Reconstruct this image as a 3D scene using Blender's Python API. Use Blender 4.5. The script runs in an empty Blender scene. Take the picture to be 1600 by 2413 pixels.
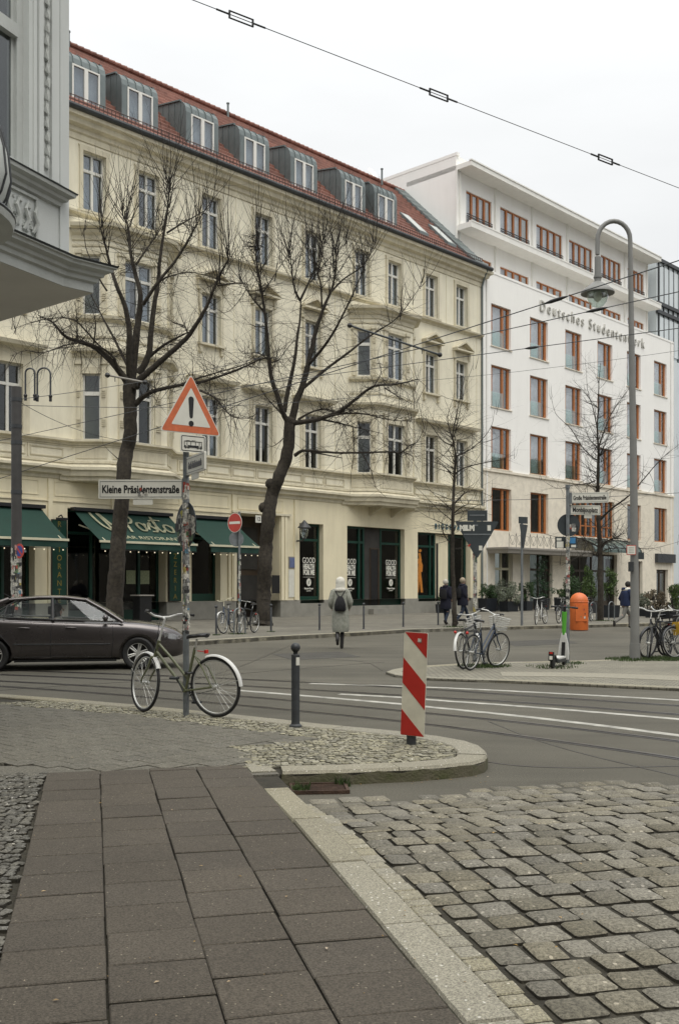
import bpy, bmesh, math, random
from mathutils import Vector, Matrix
R = math.radians
SC = bpy.context.scene
COL = SC.collection
# ------------------------------------------------------------ camera
F = 2400.0; CX = 800.0; HY = 1383.0; EYE = 1.62
cd = bpy.data.cameras.new('camera'); cam = bpy.data.objects.new('camera', cd); COL.objects.link(cam)
cam.location = (0, 0, EYE); cam.rotation_euler = (R(90), 0, 0)
cd.sensor_fit = 'VERTICAL'; cd.sensor_height = 36; cd.lens = F / 2413 * 36
cd.shift_y = (HY - 1206.5) / 2413 ; cd.clip_start = .1; cd.clip_end = 3000
SC.camera = cam
# ------------------------------------------------------------ sky and light (overcast)
w = bpy.data.worlds.new("World"); SC.world = w; w.use_nodes = True
nt = w.node_tree; nt.nodes.clear()
out = nt.nodes.new('ShaderNodeOutputWorld'); bg = nt.nodes.new('ShaderNodeBackground')
sky = nt.nodes.new('ShaderNodeTexSky'); sky.sky_type = 'NISHITA'; sky.sun_disc = False
SUN_EL, SUN_ROT = 68, 160
sky.sun_elevation = R(SUN_EL); sky.sun_rotation = R(SUN_ROT); sky.dust_density = 4
hs = nt.nodes.new('ShaderNodeHueSaturation'); hs.inputs['Saturation'].default_value = .12
mx = nt.nodes.new('ShaderNodeMix'); mx.data_type = 'RGBA'; mx.inputs['Factor'].default_value = .72
mx.inputs['B'].default_value = (8.9, 9.05, 9.1, 1)
nt.links.new(sky.outputs[0], hs.inputs['Color']); nt.links.new(hs.outputs[0], mx.inputs['A'])
# overcast luminance rises from the horizon to the zenith
tcw = nt.nodes.new('ShaderNodeTexCoord'); spx = nt.nodes.new('ShaderNodeSeparateXYZ'); nt.links.new(tcw.outputs['Generated'], spx.inputs[0])
mr = nt.nodes.new('ShaderNodeMapRange'); mr.inputs[1].default_value = 0; mr.inputs[2].default_value = 1; mr.inputs[3].default_value = .56; mr.inputs[4].default_value = 1.65
nt.links.new(spx.outputs['Z'], mr.inputs[0]); vm = nt.nodes.new('ShaderNodeVectorMath'); vm.operation = 'SCALE'
nzw = nt.nodes.new('ShaderNodeTexNoise'); nzw.inputs['Scale'].default_value = 2.2; nzw.inputs['Detail'].default_value = 5; mpw = nt.nodes.new('ShaderNodeMapping'); mpw.inputs['Scale'].default_value = (1,1,3.5)
nt.links.new(tcw.outputs['Generated'], mpw.inputs[0]); nt.links.new(mpw.outputs[0], nzw.inputs['Vector']); mr2 = nt.nodes.new('ShaderNodeMapRange'); mr2.inputs[1].default_value = .3; mr2.inputs[2].default_value = .7; mr2.inputs[3].default_value = .93; mr2.inputs[4].default_value = 1.06
nt.links.new(nzw.outputs['Fac'], mr2.inputs[0]); vm0 = nt.nodes.new('ShaderNodeVectorMath'); vm0.operation = 'SCALE'; nt.links.new(mx.outputs['Result'], vm0.inputs[0]); nt.links.new(mr2.outputs[0], vm0.inputs['Scale'])
nt.links.new(vm0.outputs[0], vm.inputs[0]); nt.links.new(mr.outputs[0], vm.inputs['Scale']); nt.links.new(vm.outputs[0], bg.inputs['Color']); bg.inputs['Strength'].default_value = .105
nt.links.new(bg.outputs[0], out.inputs[0])
sd = bpy.data.lights.new('sun', 'SUN'); so = bpy.data.objects.new('sun', sd); COL.objects.link(so)
sd.energy = 1.5; sd.angle = R(60); sd.color = (1, .95, .83)
_a = R(SUN_ROT); _e = R(SUN_EL)
_v = Vector((math.sin(_a) * math.cos(_e), math.cos(_a) * math.cos(_e), math.sin(_e)))
so.rotation_euler = _v.to_track_quat('Z', 'Y').to_euler()
so.location = (30, -20, 60)
SC.view_settings.view_transform = 'Standard'; SC.view_settings.look = 'None'
SC.view_settings.exposure = 0.34; SC.view_settings.gamma = 1; SC.view_settings.use_curve_mapping = False
SC.cycles.max_bounces = 6; SC.cycles.transparent_max_bounces = 12

# ------------------------------------------------------------ helpers
def gp(px, py, z=.12):
    "point of the photograph that lies on the level z"
    D = F * (EYE - z) / (py - HY); return Vector(((px - CX) / F * D, D, z))
def dp(px, py, D):
    return Vector(((px - CX) / F * D, D, EYE + (HY - py) / F * D))
D0 = 54.05; DX, DY = .6853, .7283; FA = math.atan2(DY, DX)
def U(px, yb=0.0):
    "facade coordinate u seen at pixel column px on the plane set back by yb"
    k = (px - CX) / F
    return (k * (D0 + DX * yb) + DY * yb) / (DX - k * DY)
def ZU(u, py, yb=0.0):
    return EYE + (HY - py) / F * (D0 + DY * u + DX * yb)
def FW(u, yb, z):
    return Vector((DX * u - DY * yb, D0 + DY * u + DX * yb, z))

class MB:
    def __init__(s): s.v = []; s.f = []; s.mi = []; s.T = None; s.m = 0
    def add(s, vs, fs):
        b = len(s.v)
        for p in vs:
            p = Vector(p)
            s.v.append(tuple(s.T @ p) if s.T is not None else tuple(p))
        for f in fs: s.f.append(tuple(b + i for i in f)); s.mi.append(s.m)
        return s
    def box(s, x0, y0, z0, x1, y1, z1):
        if x1 < x0: x0, x1 = x1, x0
        if y1 < y0: y0, y1 = y1, y0
        if z1 < z0: z0, z1 = z1, z0
        return s.add([(x0,y0,z0),(x1,y0,z0),(x1,y1,z0),(x0,y1,z0),(x0,y0,z1),(x1,y0,z1),(x1,y1,z1),(x0,y1,z1)],
                     [(0,3,2,1),(4,5,6,7),(0,1,5,4),(1,2,6,5),(2,3,7,6),(3,0,4,7)])
    def quad(s, a, b, c, d): return s.add([a,b,c,d], [(0,1,2,3)])
    def prism(s, poly, z0, z1):
        n = len(poly)
        return s.add([(p[0],p[1],z0) for p in poly] + [(p[0],p[1],z1) for p in poly],
                     [tuple(range(n-1,-1,-1)), tuple(range(n,2*n))] + [(i,(i+1)%n,n+(i+1)%n,n+i) for i in range(n)])
    def plate(s, poly, y0, y1):
        "polygon in x,z extruded along y"
        n = len(poly)
        return s.add([(p[0],y0,p[1]) for p in poly] + [(p[0],y1,p[1]) for p in poly],
                     [tuple(range(n)), tuple(range(2*n-1,n-1,-1))] + [((i+1)%n,i,n+i,n+(i+1)%n) for i in range(n)])
    def tube(s, pts, rad, n=8, cap=True):
        pts = [Vector(p) for p in pts]; k = len(pts)
        if not hasattr(rad, '__len__'): rad = [rad]*k
        vs = []; up = None
        for i, p in enumerate(pts):
            t = (pts[min(i+1,k-1)] - pts[max(i-1,0)])
            if t.length < 1e-9: t = Vector((0,0,1))
            t.normalize()
            if up is None:
                up = Vector((0,0,1)) if abs(t.z) < .9 else Vector((1,0,0))
            a = t.cross(up)
            if a.length < 1e-4: a = t.cross(Vector((1,0,0)) if abs(t.x) < .9 else Vector((0,1,0)))
            a.normalize(); b = a.cross(t); up = b
            for j in range(n):
                q = 2*math.pi*j/n
                vs.append(p + (a*math.cos(q) + b*math.sin(q))*rad[i])
        fs = []
        for i in range(k-1):
            for j in range(n):
                fs.append((i*n+j, i*n+(j+1)%n, (i+1)*n+(j+1)%n, (i+1)*n+j))
        if cap: fs.append(tuple(range(n-1,-1,-1))); fs.append(tuple(range((k-1)*n, k*n)))
        return s.add(vs, fs)
    def cyl(s, x, y, z0, z1, r, n=16, r1=None): return s.tube([(x,y,z0),(x,y,z1)], [r, r if r1 is None else r1], n)
    def lathe(s, prof, x=0, y=0, n=20, a0=0, a1=2*math.pi):
        full = abs(a1-a0-2*math.pi) < 1e-6; m = n if full else n+1
        vs = [(x+r*math.cos(a0+(a1-a0)*j/n), y+r*math.sin(a0+(a1-a0)*j/n), z) for r, z in prof for j in range(m)]
        fs = []
        for i in range(len(prof)-1):
            for j in range(n):
                fs.append((i*m+j, i*m+(j+1)%m, (i+1)*m+(j+1)%m, (i+1)*m+j))
        if full: fs.append(tuple(range(m-1,-1,-1))); fs.append(tuple(range((len(prof)-1)*m, len(prof)*m)))
        return s.add(vs, fs)
    def sph(s, c, r, n=12, sz=1.0):
        k = n//2
        return s.lathe([(r*math.sin(math.pi*(i+.02)/(k+.04)) , c[2]-r*sz*math.cos(math.pi*(i+.02)/(k+.04))) for i in range(k+1)], c[0], c[1], n)
    def loft(s, rings, close=True, cap=True):
        n = len(rings[0]); vs = [p for r in rings for p in r]; fs = []
        for i in range(len(rings)-1):
            for j in range(n if close else n-1):
                fs.append((i*n+j, i*n+(j+1)%n, (i+1)*n+(j+1)%n, (i+1)*n+j))
        if cap and close: fs.append(tuple(range(n-1,-1,-1))); fs.append(tuple(range((len(rings)-1)*n, len(rings)*n)))
        return s.add(vs, fs)
    def torus(s, c, r, rr, axis='Y', n=40, m=8, a0=0, a1=2*math.pi, sq=1.0):
        full = abs(a1-a0-2*math.pi) < 1e-6; k = n if full else n+1; vs = []
        for i in range(k):
            a = a0+(a1-a0)*i/n
            for j in range(m):
                b = 2*math.pi*j/m; d = r+rr*math.cos(b); h = rr*sq*math.sin(b)
                x, y, z = d*math.cos(a), h, d*math.sin(a)
                if axis == 'Z': x, y, z = x, z, h
                if axis == 'X': x, y, z = h, x, z
                vs.append((c[0]+x, c[1]+y, c[2]+z))
        fs = [(i*m+j, ((i+1)%k)*m+j, ((i+1)%k)*m+(j+1)%m, i*m+(j+1)%m) for i in range(n) for j in range(m)]
        return s.add(vs, fs)
    def sweep(s, prof, path):
        "profile of (outward offset, z) along a plan path, mitred"
        k = len(path); P = [Vector((p[0],p[1])) for p in path]; N = []
        for i in range(k):
            ns = []
            if i > 0: d = (P[i]-P[i-1]).normalized(); ns.append(Vector((d.y,-d.x)))
            if i < k-1: d = (P[i+1]-P[i]).normalized(); ns.append(Vector((d.y,-d.x)))
            m = sum(ns, Vector((0,0)))/len(ns); N.append(m/max(m.length_squared, .2))
        n = len(prof)
        vs = [(P[i].x+N[i].x*o, P[i].y+N[i].y*o, z) for i in range(k) for o, z in prof]
        fs = [(i*n+j, (i+1)*n+j, (i+1)*n+(j+1)%n, i*n+(j+1)%n) for i in range(k-1) for j in range(n)]
        fs += [tuple(range(n)), tuple(range(k*n-1, (k-1)*n-1, -1))]
        return s.add(vs, fs)
    def mesh(s, name, mats, smooth=None):
        me = bpy.data.meshes.new(name); me.from_pydata(s.v, [], s.f)
        if not isinstance(mats, (list, tuple)): mats = [mats]
        for m in mats: me.materials.append(m)
        if len(mats) > 1: me.polygons.foreach_set('material_index', s.mi)
        me.update()
        if smooth is not None:
            me.polygons.foreach_set('use_smooth', [True]*len(me.polygons))
            me.set_sharp_from_angle(angle=R(smooth))
        return me
    def obj(s, name, mats, parent=None, smooth=None, bevel=0, recalc=False):
        me = s.mesh(name, mats, smooth)
        if recalc: fixn(me)
        o = ob(name, me, parent)
        if bevel: bev(o, bevel)
        return o
def fixn(me):
    b = bmesh.new(); b.from_mesh(me); bmesh.ops.recalc_face_normals(b, faces=b.faces); b.to_mesh(me); b.free()
def bev(o, wd, seg=2):
    m = o.modifiers.new('bevel', 'BEVEL'); m.width = wd; m.segments = seg; m.limit_method = 'ANGLE'; m.angle_limit = R(40)
def ob(name, me, parent=None, loc=None, rotz=None):
    o = bpy.data.objects.new(name, me); COL.objects.link(o)
    if parent: o.parent = parent
    if loc is not None: o.location = loc
    if rotz is not None: o.rotation_euler = (0,0,rotz)
    return o
def tag(o, label, cat, group=None, kind=None):
    if label: o['label'] = label
    if cat: o['category'] = cat
    if group: o['group'] = group
    if kind: o['kind'] = kind
    return o
def thing(name, label, cat, loc=(0,0,0), rotz=0, group=None):
    return tag(ob(name, None, None, loc, rotz), label, cat, group)
def struct(o): o['kind'] = 'structure'; return o
def kids(o): return [c for c in bpy.data.objects if c.parent == o]
def dup(o, parent=None, name=None):
    c = o.copy(); COL.objects.link(c)
    if parent: c.parent = parent
    for k in kids(o): dup(k, c)
    return c
def bake(o):
    "replace an object's mesh by its evaluated one, drop modifiers"
    bpy.context.view_layer.update()
    dg = bpy.context.evaluated_depsgraph_get(); me = bpy.data.meshes.new_from_object(o.evaluated_get(dg))
    o.modifiers.clear(); o.data = me; return o
def text_mesh(txt, size, mat, depth=.004, align='CENTER', shear=0, sx=1.0, bold=0, spacing=1.0, rot=None):
    c = bpy.data.curves.new('t', 'FONT'); c.body = txt; c.size = size; c.align_x = align; c.align_y = 'CENTER'
    c.extrude = depth; c.shear = shear; c.offset = bold; c.space_character = spacing; c.resolution_u = 3
    o = bpy.data.objects.new('t', c); COL.objects.link(o); bpy.context.view_layer.update()
    me = bpy.data.meshes.new_from_object(o.evaluated_get(bpy.context.evaluated_depsgraph_get()))
    bpy.data.objects.remove(o)
    me.transform(Matrix.Diagonal((sx,1,1,1)))
    me.transform(Matrix.Rotation(R(90),4,'X'))      # stands up, reads from -y
    if rot is not None: me.transform(rot)
    me.materials.clear(); me.materials.append(mat); return me

# ------------------------------------------------------------ materials
def newmat(name):
    m = bpy.data.materials.new(name); m.use_nodes = True; n = m.node_tree
    return m, n, n.nodes['Principled BSDF']
def N(n, typ, **kw):
    x = n.nodes.new(typ)
    for k, v in kw.items():
        if k in x.inputs: x.inputs[k].default_value = v
        else: setattr(x, k, v)
    return x
def pm(name, col, rough=.7, var=.15, scale=3.0, bump=0.0, bscale=40.0, metal=0.0, spec=.5, col2=None, isl=0.0, stain=0.0):
    "painted, stone or metal surface: base colour broken by two scales of noise, optional per-piece variation"
    m, n, p = newmat(name); L = n.links
    tc = N(n, 'ShaderNodeTexCoord'); 
    n1 = N(n, 'ShaderNodeTexNoise', Scale=scale, Detail=6.0, Roughness=.6); L.new(tc.outputs['Object'], n1.inputs['Vector'])
    c2 = col2 or tuple(max(0, c*(1-2*var)) for c in col)
    mixc = N(n, 'ShaderNodeMix', data_type='RGBA')
    rmp = N(n, 'ShaderNodeMapRange'); rmp.inputs[1].default_value = .3; rmp.inputs[2].default_value = .7
    L.new(n1.outputs['Fac'], rmp.inputs[0]); L.new(rmp.outputs[0], mixc.inputs['Factor'])
    mixc.inputs['A'].default_value = (*c2, 1); mixc.inputs['B'].default_value = (*col, 1); last = mixc.outputs['Result']
    if stain:
        sp = N(n, 'ShaderNodeMapping'); sp.inputs['Scale'].default_value = (1.2, 1.2, .18); L.new(tc.outputs['Object'], sp.inputs[0])
        n3 = N(n, 'ShaderNodeTexNoise', Scale=1.6, Detail=8.0, Roughness=.7); L.new(sp.outputs[0], n3.inputs['Vector'])
        r3 = N(n, 'ShaderNodeMapRange'); r3.inputs[1].default_value = .45; r3.inputs[2].default_value = .75; r3.inputs[4].default_value = stain
        L.new(n3.outputs['Fac'], r3.inputs[0])
        m3 = N(n, 'ShaderNodeMix', data_type='RGBA', blend_type='MULTIPLY'); L.new(r3.outputs[0], m3.inputs['Factor']); L.new(last, m3.inputs['A'])
        m3.inputs['B'].default_value = (.45, .42, .38, 1); last = m3.outputs['Result']
    if isl:
        g = N(n, 'ShaderNodeNewGeometry'); hv = N(n, 'ShaderNodeHueSaturation')
        r2 = N(n, 'ShaderNodeMapRange'); r2.inputs[3].default_value = 1-isl; r2.inputs[4].default_value = 1+isl
        L.new(g.outputs['Random Per Island'], r2.inputs[0]); L.new(r2.outputs[0], hv.inputs['Value'])
        wn = N(n, 'ShaderNodeTexWhiteNoise'); wn.noise_dimensions = '1D'; L.new(g.outputs['Random Per Island'], wn.inputs['W'])
        r4 = N(n, 'ShaderNodeMapRange'); r4.inputs[3].default_value = .6; r4.inputs[4].default_value = 1.4
        L.new(wn.outputs['Value'], r4.inputs[0]); L.new(r4.outputs[0], hv.inputs['Saturation'])
        L.new(last, hv.inputs['Color']); last = hv.outputs[0]
    L.new(last, p.inputs['Base Color'])
    p.inputs['Roughness'].default_value = rough; p.inputs['Metallic'].default_value = metal
    p.inputs['Specular IOR Level'].default_value = spec
    if bump:
        n2 = N(n, 'ShaderNodeTexNoise', Scale=bscale, Detail=4.0); L.new(tc.outputs['Object'], n2.inputs['Vector'])
        b = N(n, 'ShaderNodeBump', Strength=bump, Distance=.02); L.new(n2.outputs['Fac'], b.inputs['Height']); L.new(b.outputs[0], p.inputs['Normal'])
    return m
def speckle(name, col, fleck, rough=.85, isl=.12, sat=.2, sc=90.0, amt=.1, big=.2, bump=.35):
    "concrete or granite with mineral flecks"
    m, n, p = newmat(name); L = n.links; tc = N(n, 'ShaderNodeTexCoord')
    n1 = N(n, 'ShaderNodeTexNoise', Scale=1.3, Detail=7.0, Roughness=.65); L.new(tc.outputs['Object'], n1.inputs['Vector'])
    a = N(n, 'ShaderNodeMix', data_type='RGBA'); L.new(n1.outputs['Fac'], a.inputs['Factor'])
    a.inputs['A'].default_value = (*[c*(1-big) for c in col], 1); a.inputs['B'].default_value = (*[c*(1+big) for c in col], 1)
    n2 = N(n, 'ShaderNodeTexNoise', Scale=sc, Detail=3.0, Roughness=.8); L.new(tc.outputs['Object'], n2.inputs['Vector'])
    r = N(n, 'ShaderNodeMapRange'); r.inputs[1].default_value = .35; r.inputs[2].default_value = .65; r.inputs[3].default_value = .48; r.inputs[4].default_value = 1.52
    L.new(n2.outputs['Fac'], r.inputs[0])
    hv = N(n, 'ShaderNodeHueSaturation'); L.new(a.outputs['Result'], hv.inputs['Color']); L.new(r.outputs[0], hv.inputs['Value'])
    vo = N(n, 'ShaderNodeTexVoronoi', Scale=sc*.3); L.new(tc.outputs['Object'], vo.inputs['Vector'])
    lt = N(n, 'ShaderNodeMath', operation='LESS_THAN'); lt.inputs[1].default_value = amt; L.new(vo.outputs['Distance'], lt.inputs[0])
    wn = N(n, 'ShaderNodeMath', operation='LESS_THAN'); wn.inputs[1].default_value = .3
    sx = N(n, 'ShaderNodeSeparateColor'); L.new(vo.outputs['Color'], sx.inputs[0]); L.new(sx.outputs[0], wn.inputs[0])
    mu = N(n, 'ShaderNodeMath', operation='MULTIPLY'); L.new(lt.outputs[0], mu.inputs[0]); L.new(wn.outputs[0], mu.inputs[1])
    b = N(n, 'ShaderNodeMix', data_type='RGBA'); L.new(mu.outputs[0], b.inputs['Factor']); L.new(hv.outputs[0], b.inputs['A']); b.inputs['B'].default_value = (*fleck, 1)
    g = N(n, 'ShaderNodeNewGeometry'); h2 = N(n, 'ShaderNodeHueSaturation'); r2 = N(n, 'ShaderNodeMapRange')
    r2.inputs[3].default_value = 1-isl; r2.inputs[4].default_value = 1+isl; L.new(g.outputs['Random Per Island'], r2.inputs[0])
    L.new(b.outputs['Result'], h2.inputs['Color']); L.new(r2.outputs[0], h2.inputs['Value'])
    wn2 = N(n, 'ShaderNodeTexWhiteNoise'); wn2.noise_dimensions = '1D'; L.new(g.outputs['Random Per Island'], wn2.inputs['W'])
    r5 = N(n, 'ShaderNodeMapRange'); r5.inputs[3].default_value = 1-sat; r5.inputs[4].default_value = 1+sat; L.new(wn2.outputs['Value'], r5.inputs[0]); L.new(r5.outputs[0], h2.inputs['Saturation'])
    L.new(h2.outputs[0], p.inputs['Base Color']); p.inputs['Roughness'].default_value = rough; p.inputs['Specular IOR Level'].default_value = .35
    bp = N(n, 'ShaderNodeBump', Strength=bump, Distance=.01); L.new(n2.outputs['Fac'], bp.inputs['Height']); L.new(bp.outputs[0], p.inputs['Normal'])
    return m
def glassmat(name, tint=(.75,.8,.8), refl=.12, rough=.03):
    m, n, p = newmat(name); L = n.links; n.nodes.remove(p)
    o = [x for x in n.nodes if x.type == 'OUTPUT_MATERIAL'][0]
    t = N(n, 'ShaderNodeBsdfTransparent', Color=(*tint,1)); g = N(n, 'ShaderNodeBsdfGlossy', Color=(.95,.97,1,1), Roughness=rough)
    lw = N(n, 'ShaderNodeLayerWeight', Blend=.5); pw = N(n, 'ShaderNodeMath', operation='POWER'); pw.inputs[1].default_value = 4.0; L.new(lw.outputs['Facing'], pw.inputs[0])
    ma = N(n, 'ShaderNodeMath', operation='MULTIPLY_ADD'); ma.use_clamp = True; ma.inputs[1].default_value = .9; ma.inputs[2].default_value = .04+refl*.5
    L.new(pw.outputs[0], ma.inputs[0])
    nz = N(n, 'ShaderNodeTexNoise', Scale=.7, Detail=2.0); tc = N(n, 'ShaderNodeTexCoord'); L.new(tc.outputs['Object'], nz.inputs['Vector'])
    bp = N(n, 'ShaderNodeBump', Strength=.12, Distance=.05); L.new(nz.outputs['Fac'], bp.inputs['Height']); L.new(bp.outputs[0], g.inputs['Normal'])
    mi = N(n, 'ShaderNodeMixShader'); L.new(ma.outputs[0], mi.inputs[0]); L.new(t.outputs[0], mi.inputs[1]); L.new(g.outputs[0], mi.inputs[2]); L.new(mi.outputs[0], o.inputs[0])
    return m
M = {}
M['cream'] = pm('cream_stucco', (.765,.72,.575), .85, .05, .8, .25, 30, stain=.3)
M['cream2'] = pm('cream_moulding', (.64,.59,.45), .85, .08, 1.5, .2, 40, stain=.55)  # browner and more stained than the wall, standing in for shadow lines under ledges
M['creamlow'] = pm('ground_floor_stucco', (.75,.68,.49), .85, .05, .7, .25, 30, stain=.25)
M['plinth'] = pm('plinth_render', (.27,.26,.225), .9, .12, 2, .4, 60)
M['dark'] = pm('dark_interior', (.012,.012,.012), .8, .2, 1)  # darkness of the interiors put into the colour
M['room'] = pm('room_wall', (.05,.047,.042), .9, .3, .7)  # near-black so backings behind windows look unlit, room shade put into the colour
M['white'] = pm('white_paint', (.72,.71,.66), .5, .04, 4)
M['letter'] = pm('steel_letters', (.50,.49,.45), .5, .1, 5)
M['woodwhite'] = pm('old_white_frame', (.66,.65,.60), .55, .08, 5)
M['glass'] = glassmat('window_glass', (.76,.80,.82), .12)
M['shopglass'] = glassmat('shop_glass', (.60,.63,.61), .05)
M['curtain'] = pm('curtain', (.60,.62,.66), .9, .2, 1.2)
M['tile'] = None
M['zinc'] = pm('zinc_sheet', (.17,.20,.20), .5, .14, 1.4, .1, 12, metal=.35)
M['gutter'] = pm('gutter_metal', (.055,.06,.062), .45, .2, 2, metal=.4)
M['green'] = pm('dark_green_paint', (.006,.045,.03), .35, .12, 2)
M['awn'] = pm('green_canvas', (.004,.036,.025), .8, .1, 1.4, .15, 200)
M['awntext'] = pm('canvas_lettering', (.40,.40,.27), .8, .1, 6)
M['gold'] = pm('gold_lettering', (.26,.20,.035), .5, .15, 8)
M['ivory'] = pm('ivory_metal', (.6,.57,.42), .5, .05, 4)
M['black'] = pm('black_paint', (.013,.013,.014), .4, .2, 6)
M['brown'] = pm('brown_door', (.05,.032,.018), .5, .25, 3)
M['wwall'] = pm('white_render', (.86,.85,.82), .85, .025, .5, .15, 30, stain=.08)
M['wslab'] = pm('white_slab', (.80,.79,.75), .85, .03, 1, stain=.15)
M['trav'] = pm('travertine', (.76,.70,.585), .8, .1, 2.2, .2, 20)
M['orange'] = pm('orange_wood', (.43,.15,.04), .5, .16, 5)
M['blind'] = pm('grey_blind', (.30,.28,.25), .7, .15, 20)
M['clearglass'] = glassmat('clear_glass', (.95,.96,.96), .10)
M['lowglass'] = glassmat('balustrade_glass', (.86,.94,.91), .18)
M['bluegl'] = pm('blue_grey_facade', (.62,.67,.69), .35, .08, .3)
M['gwall'] = pm('grey_white_render', (.58,.60,.585), .8, .04, 1.2, .15, 60, stain=.12)
M['gstone'] = pm('grey_moulding', (.50,.52,.50), .75, .07, 3, .2, 50, stain=.2)
M['soffit'] = pm('soffit_render', (.66,.64,.59), .9, .05, 1.5, .15, 60)
M['steel'] = pm('galvanised_steel', (.23,.25,.26), .45, .18, 9, metal=.5)
M['signback'] = pm('sign_back', (.045,.055,.06), .5, .14, 5, metal=.2)
M['signwhite'] = pm('sign_white', (.66,.65,.58), .45, .06, 6)
M['signred'] = pm('sign_red', (.46,.045,.03), .4, .12, 4)
M['signorange'] = pm('sign_orange', (.62,.15,.055), .4, .14, 14)
M['red'] = pm('red_board', (.42,.02,.012), .45, .15, 5)
M['board'] = pm('white_board', (.60,.57,.46), .5, .13, 5)
M['blue'] = pm('sign_blue', (.03,.05,.25), .4, .1, 5)
M['anth'] = pm('anthracite_paint', (.038,.042,.046), .5, .22, 9, .1, 80)
M['tram'] = pm('pole_brown_grey', (.055,.052,.05), .6, .2, 3)
M['lamp'] = pm('lamp_post_paint', (.20,.20,.19), .55, .1, 3, .1, 40)
M['rubber'] = pm('tyre_rubber', (.018,.018,.018), .75, .2, 20)
M['chrome'] = pm('bright_metal', (.55,.55,.53), .25, .1, 10, metal=.9)
M['alu'] = pm('aluminium', (.60,.60,.57), .38, .1, 10, metal=.6)
M['olive'] = pm('olive_frame_paint', (.13,.14,.075), .35, .12, 6)
M['bikewhite'] = pm('white_frame_paint', (.62,.62,.60), .35, .05, 6)
M['bikeblack'] = pm('black_frame_paint', (.018,.02,.024), .35, .1, 6)
M['bikeblue'] = pm('blue_frame_paint', (.025,.04,.07), .35, .1, 6)
M['redlight'] = pm('red_reflector', (.5,.02,.012), .3, .1, 8)
M['lens'] = pm('clear_reflector', (.6,.6,.55), .2, .1, 8)
M['bark'] = pm('bark', (.052,.043,.031), .95, .35, 9, 1.0, 22, col2=(.014,.011,.008), stain=.6)
M['twig'] = pm('twig_bark', (.020,.015,.011), .9, .25, 3)
M['skin'] = pm('skin', (.42,.26,.19), .6, .06, 10)
M['stick'] = None
M['yellow'] = pm('yellow_sticker', (.55,.5,.03), .5, .08, 5)
M['skyblue'] = pm('blue_sticker', (.05,.22,.45), .5, .1, 5)
M['sigteal'] = pm('teal_letters', (.03,.12,.17), .5, .1, 5)
M['grass'] = pm('grass', (.05,.085,.02), .9, .3, 3)
M['soil'] = pm('soil', (.06,.05,.035), .95, .3, 6, .6, 30)
# ------------------------------------------------------------ ground materials
def asphalt():
    m, n, p = newmat('asphalt'); L = n.links; tc = N(n, 'ShaderNodeTexCoord')
    a = N(n, 'ShaderNodeTexNoise', Scale=.22, Detail=8.0, Roughness=.62); L.new(tc.outputs['Object'], a.inputs['Vector'])
    b = N(n, 'ShaderNodeTexNoise', Scale=70.0, Detail=4.0, Roughness=.8); L.new(tc.outputs['Object'], b.inputs['Vector'])
    mp = N(n, 'ShaderNodeMapping'); mp.inputs['Rotation'].default_value = (0,0,R(42)); mp.inputs['Scale'].default_value = (.25, 2.2, 1); L.new(tc.outputs['Object'], mp.inputs[0])
    c = N(n, 'ShaderNodeTexNoise', Scale=1.0, Detail=6.0); L.new(mp.outputs[0], c.inputs['Vector'])
    r1 = N(n, 'ShaderNodeMapRange'); r1.inputs[1].default_value=.3; r1.inputs[2].default_value=.7; r1.inputs[3].default_value = .72; r1.inputs[4].default_value = 1.3; L.new(a.outputs[0], r1.inputs[0])
    r2 = N(n, 'ShaderNodeMapRange'); r2.inputs[1].default_value=.3; r2.inputs[2].default_value=.7; r2.inputs[3].default_value = .45; r2.inputs[4].default_value = 1.55; L.new(b.outputs[0], r2.inputs[0])
    r3 = N(n, 'ShaderNodeMapRange'); r3.inputs[1].default_value=.3; r3.inputs[2].default_value=.7; r3.inputs[3].default_value = .86; r3.inputs[4].default_value = 1.14; L.new(c.outputs[0], r3.inputs[0])
    m1 = N(n, 'ShaderNodeMath', operation='MULTIPLY'); L.new(r1.outputs[0], m1.inputs[0]); L.new(r2.outputs[0], m1.inputs[1])
    m2 = N(n, 'ShaderNodeMath', operation='MULTIPLY'); L.new(m1.outputs[0], m2.inputs[0]); L.new(r3.outputs[0], m2.inputs[1])
    h = N(n, 'ShaderNodeHueSaturation', Color=(.088,.082,.065,1)); L.new(m2.outputs[0], h.inputs['Value']); L.new(h.outputs[0], p.inputs['Base Color'])
    p.inputs['Roughness'].default_value = .85; p.inputs['Specular IOR Level'].default_value = .3
    bp = N(n, 'ShaderNodeBump', Strength=.5, Distance=.01); L.new(b.outputs[0], bp.inputs['Height']); L.new(bp.outputs[0], p.inputs['Normal'])
    return m
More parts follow.
